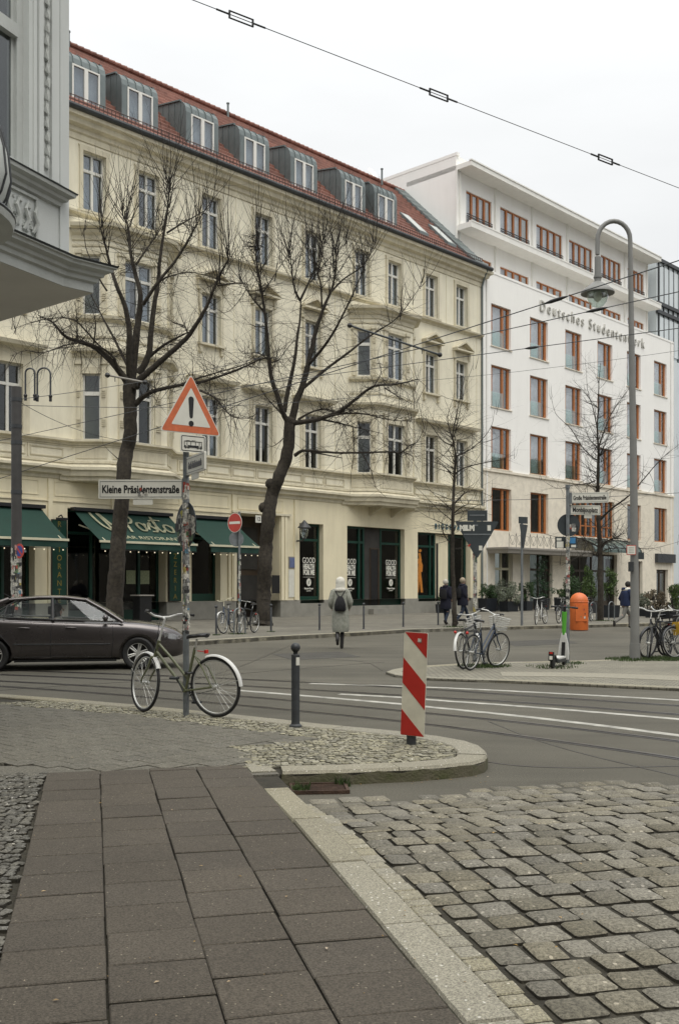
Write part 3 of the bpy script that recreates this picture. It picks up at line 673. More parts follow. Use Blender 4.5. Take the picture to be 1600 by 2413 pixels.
def casement(parent, x, y, z, w, h, rot=0, style='cream', curtain=True, seed=0):
    "a window: frame with mullion and transom; its pane, curtain and sill are sub-parts"
    key = (style, round(w,3), round(h,3))
    def build():
        f = MB(); t = .075; pn = MB(); 
        if style == 'cream':
            tr = h*.70
            f.box(-w/2,0,0,-w/2+t,.09,h); f.box(w/2-t,0,0,w/2,.09,h); f.box(-w/2+t,0.002,0,w/2-t,.09,t); f.box(-w/2+t,.002,h-t,w/2-t,.09,h)
            f.box(-.055,-.02,t,.055,.07,h-t); f.box(-w/2+t,-.025,tr-.06,w/2-t,.075,tr+.06)
            if w > 1.5: f.box(-w/4-.03,.01,t,-w/4+.03,.06,tr); f.box(w/4-.03,.01,t,w/4+.03,.06,tr)
        elif style == 'narrow':
            tr = h*.70
            f.box(-w/2,-.03,0,-w/2+t*.8,.09,h); f.box(w/2-t*.8,-.03,0,w/2,.09,h); f.box(-w/2+t*.8,0.002,0,w/2-t*.8,.09,t); f.box(-w/2+t*.8,.002,h-t,w/2-t*.8,.09,h)
            f.box(-w/2+t*.8,-.05,tr-.08,w/2-t*.8,.075,tr+.08)
        elif style == 'dormer':
            f.box(-w/2,0,0,-w/2+t,.09,h); f.box(w/2-t,0,0,w/2,.09,h); f.box(-w/2+t,0.002,0,w/2-t,.09,t); f.box(-w/2+t,.002,h-t,w/2-t,.09,h)
            f.box(-.09,-.01,t,.09,.075,h-t)
        fr_ = f.mesh('window_frame', M['white'] if style == 'dormer' else M['woodwhite'])
        pn.box(-w/2+.03,.05,.03,w/2-.03,.056,h-.03)
        pm_ = pn.mesh('pane', M['glass'])
        cs = []
        for var in range(4):
            r_ = random.Random(var*7+1); c = MB(); n_ = 26
            spans = {0:[(-1,-.35),(.35,1)], 1:[(-1,-.1),(.15,1)], 2:[(-1,1)], 3:[(-1,-.6),(.5,1)]}[var]
            for a, b_ in spans:
                a *= w/2-.05; b_ *= w/2-.05; pts = []
                for i in range(n_): 
                    x_ = a+(b_-a)*i/(n_-1); pts.append((x_, .22+.03*math.sin(x_*38+var)+.012*math.sin(x_*91)))
                for (xa,ya),(xb,yb_) in zip(pts,pts[1:]): c.quad((xa,ya,.02),(xb,yb_,.02),(xb,yb_,h-.05),(xa,ya,h-.05))
            cs.append(c.mesh('curtain', M['curtain'], smooth=60))
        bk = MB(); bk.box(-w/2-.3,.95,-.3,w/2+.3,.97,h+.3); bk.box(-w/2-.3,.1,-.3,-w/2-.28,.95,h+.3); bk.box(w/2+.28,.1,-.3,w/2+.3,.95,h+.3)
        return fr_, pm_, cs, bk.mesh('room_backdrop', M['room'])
    fr_, pm_, cs, bk = placed(key, build)
    o = ob('window', fr_, parent, (x,y,z), rot)
    ob('pane', pm_ if curtain else dk_pane(key, pm_), o); 
    if curtain: ob('curtain', cs[seed % 4], o)
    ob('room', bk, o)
    return o
CB = thing('apartment_house', 'cream stucco apartment house with red tile roof, bay windows and green awnings', 'building', (0, D0, 0), FA)
UL, UR = -25.0, 12.8
rb = random.Random(11)
axT = [-23.2, -19.0, -15.12, -12.33, -8.78, -5.48, -2.05, 1.75, 4.46, 7.81, 10.76]
axM = [-23.0, -19.0, -8.78, -5.48, -2.05, 7.81, 10.76]
wl = MB(); ops = []
for u in axT: ops.append((u-.56, u+.56, 17.4, 19.9))
for u in axM: ops += [(u-.56,u+.56,12.95,15.3), (u-.56,u+.56,7.72,10.5)]
wall(wl, UL, UR, 6.45, 21.2, ops)
# ground floor openings: (px0, px1, z0, z1, depth)
GO = [(-60,83,.45,4.75,.5),(160,392,.12,4.9,.6),(452,520,.95,4.85,.4),(556,660,.12,5.15,1.3),(706,762,.78,4.88,.32),(818,953,.6,4.9,.35),(984,1108,.78,4.8,.35)]
gops = [(U(a),U(b_),c,d,e) for a,b_,c,d,e in GO]
wl.m = 1; wall(wl, UL, UR, .95, 6.45, [(a,b_,max(c,.95),d,e) for a,b_,c,d,e in gops])
wl.m = 2; wall(wl, UL, UR, 0, .95, [(a,b_,c,.95,e) for a,b_,c,d,e in gops if c < .94], y=-.06)
wl.quad((UL,-.06,.95),(UR,-.06,.95),(UR,0.0,.951),(UL,0,.951))
wl.m = 0
# the flank walls and rear
wl.quad((UR,0,0),(UR,13,0),(UR,13,21.2),(UR,0,21.2)); wl.quad((UL,13,0),(UL,0,0),(UL,0,21.2),(UL,13,21.2)); wl.quad((UR,13,0),(UL,13,0),(UL,13,21.2),(UR,13,21.2))
wl.obj('wall', [M['cream'],M['creamlow'],M['plinth']], CB)
# vertical joints and panels on the upper walls
pn = MB()
for a,b_ in [(-21.2,-20.9),(-7.35,-7.1),(-.35,-.15),(6.15,6.35),(12.35,12.78)]:
    pn.box(a,-.03,7.75,b_,.01,17.0)
for u in (-21.0,-17.2,-10.6,-7.2,-3.8,-.3,6.2,9.3,12.5):      # thin grooves framing the top storey
    pn.box(u-.04,-.025,17.35,u+.04,.01,20.3)
pn.obj('pilaster_strip', M['cream'], CB)
# bay windows (canted oriels over two storeys)
P_BAY = 1.1
bays = [(-13.6,), (3.34,)]
def bayf(c): return [(c-2.55,0),(c-1.45,-P_BAY),(c+1.45,-P_BAY),(c+2.55,0)]
for c, in bays:
    by = MB(); P = bayf(c)
    for (xa,ya),(xb,yb_) in zip(P,P[1:]):
        Ls = math.hypot(xb-xa,yb_-ya); ang = math.atan2(yb_-ya,xb-xa); T = Matrix.Translation((xa,ya,0)) @ Matrix.Rotation(ang,4,'Z')
        if Ls > 2: o_ = [(Ls/2-.72,Ls/2+.72,12.95,15.4),(Ls/2-.72,Ls/2+.72,7.72,10.5)]
        else: o_ = [(Ls/2-.36,Ls/2+.36,12.95,15.4),(Ls/2-.36,Ls/2+.36,7.72,10.5)]
        wall(by, 0, Ls, 6.4, 16.5, o_, depth=.18, T=T)
    by.prism([(c-2.55,.05)]+P+[(c+2.55,.05)], 6.38, 6.42)
    # sloping lead roof
    by.add([(c-2.75,0,17.0),(c+2.75,0,17.0),(c+1.6,-P_BAY-.1,16.62),(c-1.6,-P_BAY-.1,16.62),(c-2.75,0,16.5),(c+2.75,0,16.5)],[(0,3,2,1),(0,4,3),(1,2,5)])
    bo = by.obj('bay', M['cream'], CB)
    PP = bayf(c)
    for nm_, pf_ in (('bay_cornice', [(-.02,16.0),(.06,16.02),(.08,16.2),(.2,16.3),(.24,16.42),(.46,16.48),(.5,16.62),(-.02,16.66)]), ('bay_fillet', [(-.02,15.75),(.05,15.77),(.05,15.85),(-.02,15.87)]),
                     ('bay_string_course', [(-.02,11.15),(.06,11.17),(.1,11.3),(.3,11.36),(.33,11.48),(-.02,11.56)]), ('bay_sill_course', [(-.02,12.62),(.05,12.64),(.2,12.74),(.23,12.86),(-.02,12.9)]), ('bay_fillet', [(-.02,11.95),(.04,11.97),(.04,12.05),(-.02,12.07)])):
        mo = MB(); mo.sweep(pf_, PP); mo.obj(nm_, M['cream2'], bo)
    mo = MB(); mo.sweep([(-.05,6.0),(.1,6.02),(.12,6.15),(.22,6.2),(.26,6.38),(.34,6.44),(.34,6.56),(.1,6.66),(-.02,6.7)], [(c-3.2,0),(c-2.75,0),(c-1.55,-P_BAY),(c+1.55,-P_BAY),(c+2.75,0),(c+3.2,0)])
    mo.prism([(c-2.9,.04),(c-1.6,-P_BAY-.08),(c+1.6,-P_BAY-.08),(c+2.9,.04)], 6.0, 6.3); mo.obj('bay_base', M['cream2'], bo)
    # pilasters on the bay corners, with carved blocks
    pl = MB()
    for (xa,ya),(xb,yb_) in zip(PP,PP[1:]):
        Ls = math.hypot(xb-xa,yb_-ya); ang = math.atan2(yb_-ya,xb-xa); pl.T = Matrix.Translation((xa,ya,0)) @ Matrix.Rotation(ang,4,'Z')
        hw = .72 if Ls > 2 else .36; mg = .06
        for z0,z1 in ((7.75,11.1),(12.95,15.7)):
            for s_ in (-1,1):
                xc = Ls/2+s_*(hw+.2) if Ls > 2 else Ls/2+s_*(hw+.16); wd = .15 if Ls > 2 else .1
                pl.box(xc-wd,-.10,z0,xc+wd,.01,z1-.25); pl.box(xc-wd-.05,-.16,z1-.25,xc+wd+.04,.01,z1-.1)
                for zz in (z0+.55, z0+1.75):
                    for k in range(4): pl.box(xc-wd+.03,-.15,zz+k*.08,xc+wd-.03,-.06,zz+k*.08+.04)
                pl.obj('bay_pilaster', M['cream2'], bo); T0_ = pl.T; pl = MB(); pl.T = T0_
            pl.obj('bay_lintel', M['cream2'], bo) if pl.v else None; T0_ = pl.T; pl = MB(); pl.T = T0_
            pl.box(Ls/2-hw-.03,-.06,z1-.62 if z0<8 else z1-.28,Ls/2+hw+.03,.01,z1-.35 if z0<8 else z1-.12); pl.obj('bay_lintel', M['cream2'], bo); T0_ = pl.T; pl = MB(); pl.T = T0_
        # panels below the sill
        pl.box(.12,-.03,6.95,Ls-.12,.01,7.4); pl.obj('bay_panel', M['cream2'], bo); T0_ = pl.T; pl = MB(); pl.T = T0_
    pl.T = None
    for s_ in (-.9,.9): br = MB(); br.add([(c+s_-.07,0,5.5),(c+s_+.07,0,5.5),(c+s_+.07,-1.05,6.0),(c+s_-.07,-1.05,6.0),(c+s_-.07,0,6.0),(c+s_+.07,0,6.0)],[(0,1,2,3),(0,3,4),(1,5,2),(4,3,2,5)]); br.obj('bay_bracket', M['cream2'], bo)
    for k, ((xa,ya),(xb,yb_)) in enumerate(zip(PP,PP[1:])):
        Ls = math.hypot(xb-xa,yb_-ya); ang = math.atan2(yb_-ya,xb-xa); mid = Vector(((xa+xb)/2,(ya+yb_)/2,0)); nn_ = Vector((-math.sin(ang),math.cos(ang),0))*.13
        for z0,h in ((12.95,2.45),(7.72,2.78)):
            casement(CB, mid.x+nn_.x, mid.y+nn_.y, z0, 1.44 if k==1 else .72, h, ang, 'cream' if k==1 else 'narrow', k==1 and z0 > 9, seed=int(c)+k+int(z0))
def bwin(u, z0, h, seed): return casement(CB, u, .16, z0, 1.12, h, 0, 'cream', True, seed)
sd_ = 0
for u in axT: bwin(u, 17.4, 2.5, sd_); sd_ += 1
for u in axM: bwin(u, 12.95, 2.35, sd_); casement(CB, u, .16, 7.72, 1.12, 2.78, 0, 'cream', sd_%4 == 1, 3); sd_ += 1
# window surrounds
def surround(u, z0, z1, kind):
    s_ = MB(); w2 = .56
    s_.box(u-w2-.16,-.08,z0,u-w2,.01,z1); s_.box(u+w2,-.08,z0,u+w2+.16,.01,z1); s_.box(u-w2-.16,-.083,z1,u+w2+.16,.01,z1+.16)
    s_.box(u-w2-.22,-.2,z0-.1,u+w2+.22,.01,z0)
    if kind == 'top':
        s_.box(u-w2-.2,-.075,z1+.16,u+w2+.2,.01,z1+.22)
    if kind == 'ped':
        zb = z1+.55
        s_.box(u-w2-.14,-.06,z1+.16,u+w2+.14,.01,zb-.03); s_.box(u-w2-.30,-.40,zb,u+w2+.30,.01,zb+.09)
        for x in (-1,1):
            s_.box(u+x*(w2+.17)-.08,-.14,zb-.45,u+x*(w2+.17)+.08,.01,zb-.001)
            s_.box(u+x*(w2+.08)-.09,-.12,z0-.45,u+x*(w2+.08)+.09,.01,z0-.101)
        W = w2+.32; H = .46
        s_.plate([(u-W,zb+.092),(u+W,zb+.092),(u,zb+.09+H)], -.06, .01)
        for x in (-1,1):
            s_.add([(u+x*W,-.40,zb+.092),(u+x*W,-.40,zb+.18),(u,-.40,zb+H+.18),(u,-.40,zb+H+.06),(u+x*W,.01,zb+.092),(u+x*W,.01,zb+.18),(u,.01,zb+H+.18),(u,.01,zb+H+.06)],
                   [(0,1,2,3),(1,5,6,2),(0,3,7,4),(0,4,5,1)])
    if kind == 'hood':
        zb = z1+.62
        s_.box(u-w2-.16,-.06,z1+.16,u+w2+.16,.01,zb-.04)
        s_.sweep([(0,zb-.12),(.08,zb-.1),(.12,zb),(.42,zb+.05),(.48,zb+.2),(.05,zb+.28),(0,zb+.28)], [(u-w2-.42,.0),(u-w2-.42,-.001),(u+w2+.42,-.001),(u+w2+.42,.0)])
        for x in (-1,1): s_.box(u+x*(w2+.24)-.07,-.05,z0,u+x*(w2+.24)+.07,.01,zb-.13)
    return s_
srt = MB()
for u in axT:
    q = surround(0,17.4,19.9,'top') if 'st' not in CACHE else None
    if q: CACHE['st'] = q.mesh('window_surround', M['cream2'])
    ob('window_surround', CACHE['st'], CB, (u,0,0))
CACHE['sp'] = surround(0,12.95,15.3,'ped').mesh('window_surround', M['cream2'], None)
CACHE['sh'] = surround(0,7.72,10.5,'hood').mesh('window_surround', M['cream2'], None)
for u in axM:
    ob('window_surround', CACHE['sp'], CB, (u,0,0)); ob('window_surround', CACHE['sh'], CB, (u,0,0))
# string courses: along the wall and round the bays
path = [(UL,0)]
for c, in bays: path += [(c-2.55,0),(c-1.45,-P_BAY),(c+1.45,-P_BAY),(c+2.55,0)]
path += [(UR,0)]
co = MB(); co.sweep([(0,7.48),(.07,7.5),(.09,7.6),(.24,7.63),(.24,7.72),(0,7.76)], path); co.obj('sill_course', M['cream2'], CB)
co = MB(); co.sweep([(0,6.72),(.05,6.74),(.05,6.84),(0,6.86)], path); co.sweep([(0,7.42),(.04,7.43),(.04,7.475),(0,7.478)], path)
straight = [[(UL,0),(bays[0][0]-2.9,0)],[(bays[0][0]+2.9,0),(bays[1][0]-2.9,0)],[(bays[1][0]+2.9,0),(UR,0)]]
for s_ in straight:
    co.sweep([(0,6.05),(.05,6.07),(.07,6.2),(.24,6.26),(.27,6.4),(.42,6.46),(.42,6.56),(.05,6.68),(0,6.7)], s_)
    a, b_ = s_[0][0], s_[1][0]; k = max(1,int((b_-a)/1.45))
    for i in range(k):      # balustrade panels
        xa = a+(b_-a)*i/k+.1; xb = a+(b_-a)*(i+1)/k-.1
        co.box(xa,-.045,6.95,xb,.01,6.99); co.box(xa,-.045,7.3,xb,.01,7.34); co.box(xa,-.04,6.99,xa+.04,.01,7.3); co.box(xb-.04,-.04,6.99,xb,.01,7.3)
        co.box(xa-.13,-.06,6.87,xa-.07,.01,7.41)
co.obj('floor_cornice', M['cream2'], CB)
co = MB(); co.sweep([(0,17.0),(.05,17.02),(.07,17.1),(.26,17.16),(.28,17.24),(0,17.3)], [(UL,0),(UR,0)]); co.obj('upper_string_course', M['cream2'], CB)
co = MB(); co.sweep([(0,20.25),(.05,20.27),(.06,20.5),(.14,20.56),(.16,20.72),(.36,20.8),(.42,20.98),(.56,21.04),(.58,21.2),(0,21.24)], [(UL,0),(UR,0),(UR,6)]); co.obj('eaves_cornice', M['cream2'], CB)
# ground-floor wall panels and pilaster strips
gp_ = MB()
def frame_panel(mb, x0, x1, z0, z1, t=.035, d=.025):
    mb.box(x0,-d,z0,x1,.01,z0+t); mb.box(x0,-d,z1-t,x1,.01,z1); mb.box(x0,-d-.001,z0+t,x0+t,.01,z1-t); mb.box(x1-t,-d-.001,z0+t,x1,.01,z1-t)
for a,b_ in ((-60,100),(122,262),(272,430),(440,545),(555,672)): frame_panel(gp_, U(a)+.15, U(b_)-.15, 5.35, 5.95)
for px in (118,267,435,550,696): gp_.box(U(px)-.1,-.08,.96,U(px)+.1,.01,6.04)
gp_.box(UL,-.05,5.12,U(545),.01,5.17)
for px in (540,548): gp_.box(U(px)-.07,-.07,.96,U(px)+.07,.01,5.0)
gp_.obj('ground_floor_panels', M['creamlow'], CB)
for px in (552,664,672): 
    dp_ = MB(); dp_.box(U(px)-.09,-.1,.95,U(px)+.09,.01,5.25); dp_.obj('door_pilaster', M['creamlow'], CB)
dp_ = MB(); dp_.box(U(545),-.14,5.17,U(682),.01,5.27); dp_.obj('door_lintel', M['cream2'], CB)
# roof: rows of tiles laid as steps
SL = 6.2
rf = MB(); nr = 18; y0,z0 = -.42,21.42; dy, dz = (6.2+.42)/nr, (27.85-21.42)/nr
for i in range(nr):
    a = (y0+dy*i, z0+dz*i); c = (y0+dy*(i+1), z0+dz*(i+1)-.13)
    rf.quad((UL,a[0],a[1]),(UR-.1,a[0],a[1]),(UR-.1,c[0],c[1]),(UL,c[0],c[1])); rf.quad((UL,c[0],c[1]),(UR-.1,c[0],c[1]),(UR-.1,c[0],c[1]+.13),(UL,c[0],c[1]+.13))
rf.quad((UL,6.2,27.85),(UR-.1,6.2,27.85),(UR-.1,13,21.4),(UL,13,21.4))
rf.add([(UR-.1,-.3,21.2),(UR-.1,6.2,27.8),(UR-.1,13,21.2)],[(0,1,2)]); rf.add([(UL,-.3,21.2),(UL,6.2,27.8),(UL,13,21.2)],[(0,2,1)])
roof = rf.obj('roof', M['tile'], CB)
rd = MB(); x = UL
while x < UR-.3:
    rd.tube([(x,6.2,27.88),(x+.36,6.2,27.9)],[.1,.12],8); x += .36
rd.obj('ridge_tiles', M['tile'], roof)
# snow guard and gutter
sg = MB()
for z_ in (.16,.34): sg.tube([(UL,-.25,21.6+z_),(UR-.2,-.25,21.6+z_)],.018,5)
x = UL
while x < UR-.2: sg.box(x-.012,-.262,21.52,x+.012,-.24,21.96); x += .2
M['guard'] = pm('snow_guard', (.10,.065,.055), .6, .2, 5, metal=.3)
sg.obj('snow_guard', M['guard'], roof)
gt = MB(); gt.tube([(UL,-.60,21.32),(UR+.35,-.60,21.32)],.13,10); gt.box(UL,-.62,21.3,UR+.3,-.3,21.4); gt.obj('gutter', M['gutter'], CB)
gt = MB(); gt.tube([(UR-.12,-.6,21.2),(UR-.05,-.35,20.85),(UR+.02,-.1,20.3),(UR+.02,-.1,.3)],.06,8); gt.obj('downpipe', M['zinc'], CB, smooth=40)
# zinc verge at the gable
zv = MB(); zv.add([(UR-1.0,-.35,21.62),(UR+.15,-.35,21.62),(UR+.15,6.25,28.05),(UR-1.0,6.25,28.0),(UR-1.0,-.35,21.45),(UR+.15,-.35,21.3),(UR+.15,6.25,27.7),(UR-1.0,6.25,27.8)],[(0,1,2,3),(0,4,5,1),(1,5,6,2),(3,7,4,0)])
for k in range(1,14):
    t = k/14; y_ = -.35+6.6*t; z_ = 21.62+6.41*t
    zv.add([(UR-1.0,y_,z_+.005),(UR+.16,y_,z_+.02),(UR+.16,y_+.03,z_+.07),(UR-1.0,y_+.03,z_+.06),(UR-1.0,y_+.06,z_+.05),(UR+.16,y_+.06,z_+.07)],[(0,1,2,3),(3,2,5,4)])
zv.obj('verge_flashing', M['zinc'], roof)
# dormers
def dormer_mesh():
    b_ = MB(); w2 = .98; y = .6; r0 = 22.05
    prof = [(y,r0),(y,23.75),(y+.05,24.0),(y+.18,24.2),(y+.42,24.36),(3.1,24.72)]
    # front face pieces round the window
    wx, z0, z1 = .68, 22.18, 23.72
    b_.quad((-w2,y,r0),(w2,y,r0),(w2,y,z0),(-w2,y,z0)); b_.quad((-w2,y,z1),(w2,y,z1),(w2,y,23.75),(-w2,y,23.75))
    b_.quad((-w2,y,z0),(-wx,y,z0),(-wx,y,z1),(-w2,y,z1)); b_.quad((wx,y,z0),(w2,y,z0),(w2,y,z1),(wx,y,z1))
    for (ya,za),(yb_,zb_) in zip(prof[1:],prof[2:]): b_.quad((-w2,ya,za),(w2,ya,za),(w2,yb_,zb_),(-w2,yb_,zb_))
    for s_ in (-1,1):
        pts = [(s_*w2,y,r0-.4)]+[(s_*w2,a,c) for a,c in prof]
        b_.add(pts,[tuple(range(len(pts)))])
    for x in (-.62,-.2,.22,.64):        # standing seams
        for (ya,za),(yb_,zb_) in zip(prof[1:],prof[2:]): b_.add([(x-.012,ya,za),(x+.012,ya,za),(x+.012,yb_,zb_),(x-.012,yb_,zb_),(x-.012,ya-.03,za+.03),(x+.012,ya-.03,za+.03),(x+.012,yb_-.02,zb_+.035),(x-.012,yb_-.02,zb_+.035)],[(0,4,7,3),(4,5,6,7),(1,2,6,5)])
    for s_ in (-1,1):
        for yy in (1.0,1.45,1.9,2.35,2.75):
            zt = 24.36+(yy-1.02)*.173-.03; zb_ = 21.55+yy
            if zt > zb_: b_.box(s_*w2-.015,yy-.012,zb_,s_*w2+.03*s_,yy+.012,zt)
        b_.box(s_*(w2+.02)-.04,.95,24.3,s_*(w2+.02)+.04,1.0,24.38)
        b_.add([(s_*(w2-.03),y+.4,24.36),(s_*(w2+.07),y+.4,24.34),(s_*(w2+.07),3.1,24.7),(s_*(w2-.03),3.1,24.72),(s_*(w2-.03),y+.4,24.42),(s_*(w2+.07),y+.4,24.40),(s_*(w2+.07),3.1,24.76),(s_*(w2-.03),3.1,24.78)],[(0,1,5,4),(4,5,6,7),(0,3,2,1),(1,2,6,5)])
    return b_.mesh('dormer', M['zinc'])
dm = dormer_mesh(); CACHE.pop(('dormer',1.36,1.54),None)
for i, u in enumerate([-19.0]+axT[2:9]):
    d = ob('dormer', dm, CB, (u,0,0))
    def bld():
        w_, h_ = 1.36, 1.54; t = .07; f = MB()
        f.box(-w_/2,0,0,-w_/2+t,.09,h_); f.box(w_/2-t,0,0,w_/2,.09,h_); f.box(-w_/2+t,0.002,0,w_/2-t,.09,t); f.box(-w_/2+t,.002,h_-t,w_/2-t,.09,h_); f.box(-.09,-.01,t,.09,.075,h_-t)
        p_ = MB(); p_.box(-w_/2+.03,.05,.03,w_/2-.03,.056,h_-.03); k_ = MB(); k_.box(-w_/2,.25,0,w_/2,.27,h_)
        return f.mesh('window_frame', M['white']), p_.mesh('pane', M['glass']), k_.mesh('blind', M['curtain'])
    f_, p_, k_ = placed('dw', bld)
    ob('window_frame', f_, d, (0,.57,22.18)); ob('pane', p_, d, (0,.57,22.18)); ob('curtain', k_, d, (0,.57,22.18))
# skylights
for u0,u1,ya,yb_ in ((7.7,8.55,.75,2.3),(10.45,11.3,.75,2.3)):
    s_ = MB(); k = .975
    def zp(y): return 21.42+(y+.42)*k
    s_.add([(u0,ya,zp(ya)+.12),(u1,ya,zp(ya)+.12),(u1,yb_,zp(yb_)+.12),(u0,yb_,zp(yb_)+.12),(u0,ya,zp(ya)-.1),(u1,ya,zp(ya)-.1),(u1,yb_,zp(yb_)-.1),(u0,yb_,zp(yb_)-.1)],[(0,1,2,3),(0,4,5,1),(1,5,6,2),(2,6,7,3),(3,7,4,0)])
    so_ = s_.obj('skylight', M['zinc'], roof)
    s_ = MB(); e = .08; s_.quad((u0+e,ya+e,zp(ya+e)+.13),(u1-e,ya+e,zp(ya+e)+.13),(u1-e,yb_-e,zp(yb_-e)+.13),(u0+e,yb_-e,zp(yb_-e)+.13))
    M['skyl'] = M.get('skyl') or pm('skylight_glass', (.55,.58,.56), .08, .05, 2, spec=.9)
    so_.name = 'skylight'; so2 = s_.obj('skylight_pane', M['skyl'], roof)
# vent pipes
for u, y_ in ((-12.6,6.0),(-2.6,6.0),(9.9,5.6)):
    v = MB(); v.cyl(u,y_,27.3,28.3,.06,8); v.cyl(u,y_,28.3,28.36,.09,8); v.obj('vent_pipe', M['zinc'], roof)
# ---------------- shop fronts
def shopwin(parent, px0, px1, z0, z1, y=.28, bars=(), tr=None, kick=.35, glass=True, fcol='green', label=None):
    a, b_ = U(px0), U(px1); f = MB(); t = .12
    f.box(a,y,z0,a+t,y+.1,z1); f.box(b_-t,y,z0,b_,y+.1,z1); f.box(a+t,y,z1-t,b_-t,y+.1,z1); f.box(a+t,y,z0,b_-t,y+.1,z0+kick)
    for px in bars: f.box(U(px)-.06,y-.03,z0+kick,U(px)+.06,y+.1,z1-t)
    if tr: f.box(a+t,y-.01,tr-.06,b_-t,y+.1,tr+.06)
    o = f.obj('shop_window', M[fcol], parent)
    p_ = MB(); p_.box(a+.05,y+.05,z0+.1,b_-.05,y+.056,z1-.05); p_.obj('pane', M['shopglass'], o)
    return o
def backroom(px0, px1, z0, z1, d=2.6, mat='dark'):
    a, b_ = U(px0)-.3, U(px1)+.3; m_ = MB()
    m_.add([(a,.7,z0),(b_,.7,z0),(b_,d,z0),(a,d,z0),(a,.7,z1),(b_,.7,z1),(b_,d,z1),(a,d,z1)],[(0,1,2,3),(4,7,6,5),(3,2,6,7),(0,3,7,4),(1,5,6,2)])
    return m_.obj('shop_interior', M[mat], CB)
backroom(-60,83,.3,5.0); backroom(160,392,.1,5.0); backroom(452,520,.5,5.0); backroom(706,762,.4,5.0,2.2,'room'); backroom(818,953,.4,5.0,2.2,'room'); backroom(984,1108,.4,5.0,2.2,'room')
shopwin(CB,-60,83,.45,4.75,.45,bars=(20,),tr=3.6)
o = shopwin(CB,160,392,.12,4.9,.55,bars=(232,300,345),tr=3.9,kick=.5)
# menu boards behind the restaurant glass
mb_ = MB()
for px in (327,360): mb_.box(U(px)-.28,.5,1.75,U(px)+.2,.53,2.35)
M['menu'] = pm('menu_sheet', (.30,.34,.20), .7, .2, 12); mb_.obj('menu_board', M['menu'], CB)
shopwin(CB,452,520,.95,4.85,.38,bars=(),tr=3.9)
W1 = shopwin(CB,706,762,.78,4.88,.3,bars=(),tr=4.05)
W2 = shopwin(CB,818,868,.6,4.9,.3,bars=(855,),tr=4.05); W3 = shopwin(CB,905,953,.6,4.9,.3,tr=4.05)
d_ = MB(); d_.box(U(869),.33,.6,U(905)-.02,.36,4.9); dr = d_.obj('shop_door', M['room'], CB)
d_ = MB(); d_.box(U(881),.29,.62,U(883),.33,3.7); d_.box(U(900),.29,.62,U(904),.33,3.7); d_.box(U(881),.29,3.7,U(904),.33,3.78); ob('frame', d_.mesh('frame', M['brown']), dr)
d_ = MB(); d_.box(U(884),.3,.62,U(899),.325,3.68); ob('door_leaf', d_.mesh('door_leaf', M['black']), dr)
W4 = shopwin(CB,984,1034,.78,4.8,.3,bars=(1022,),tr=4.0)
W5 = shopwin(CB,1066,1106,.5,4.75,.3,tr=None)
d_ = MB(); d_.box(U(1036),.32,.5,U(1065),.36,4.75); dr = d_.obj('shop_door', M['creamlow'], CB)
d_ = MB(); d_.box(U(1037),.28,.5,U(1041),.32,4.2); ob('door_leaf', d_.mesh('door_leaf', M['black']), dr)
# glowing orange figure poster behind the last shop window
gf = MB(); x0 = U(1004)
for pts in ([(x0-.02,3.6),(x0+.1,3.2),(x0-.06,2.7),(x0-.12,1.9),(x0-.2,1.3)],[(x0-.02,2.7),(x0+.12,2.0),(x0+.22,1.3)],[(x0,3.2),(x0+.2,2.9),(x0+.16,2.5)],[(x0-.02,3.25),(x0-.2,3.0)]):
    gf.tube([(a,.5,c) for a,c in pts],.075,6)
gf.sph((x0+.06,.5,3.75),.09,8)
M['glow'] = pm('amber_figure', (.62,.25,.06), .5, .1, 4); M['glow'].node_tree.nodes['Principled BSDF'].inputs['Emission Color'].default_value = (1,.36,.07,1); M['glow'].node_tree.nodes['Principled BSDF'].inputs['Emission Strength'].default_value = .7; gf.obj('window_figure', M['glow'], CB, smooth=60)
def txt(s, size, mat, parent, loc, sx=1.0, rotz=0, shear=0, bold=0, name='lettering', depth=.004, spacing=1.0, rot=None, align='CENTER'):
    me = text_mesh(s, size, M[mat], depth, align, shear, sx, bold, spacing, rot); me.name = name
    o = ob(name, me, parent, loc, rotz); return o
for Wn, pc in ((W1,737),(W2,834),(W3,930)):
    x = U(pc); yy = .28
    txt('GOOD',.42,'signwhite',Wn,(x,yy,2.98),sx=.72,bold=.004); txt('HEALTH',.36,'signwhite',Wn,(x,yy,2.66),sx=.62,bold=.02); txt('FOR ME',.36,'signwhite',Wn,(x,yy,2.36),sx=.66,bold=.02)
    k_ = MB(); k_.box(x-.42,yy,2.12,x+.42,yy+.004,2.135); 
    k_.plate([(x+.17*math.cos(i*math.pi/12),1.86+.2*math.sin(i*math.pi/12)) for i in range(24)],yy,yy+.004); ob('emblem', k_.mesh('emblem', M['signwhite']), Wn)
    k_ = MB(); k_.tube([(x-.02,yy-.004,1.76),(x+.0,yy-.004,1.9),(x+.08,yy-.004,1.94)],.014,5); ob('emblem_stroke', k_.mesh('emblem_stroke', M['green']), Wn)
    txt('Biogena-Gruppe',.13,'signwhite',Wn,(x,yy,1.54),sx=.75,bold=.004); txt('gesundheit',.09,'signwhite',Wn,(x,yy,1.42),sx=.8)
txt('BIOGENA',.45,'sigteal',CB,(U(1052),-.05,5.18),sx=.72,spacing=2.0,bold=.004,name='shop_lettering',depth=.02)
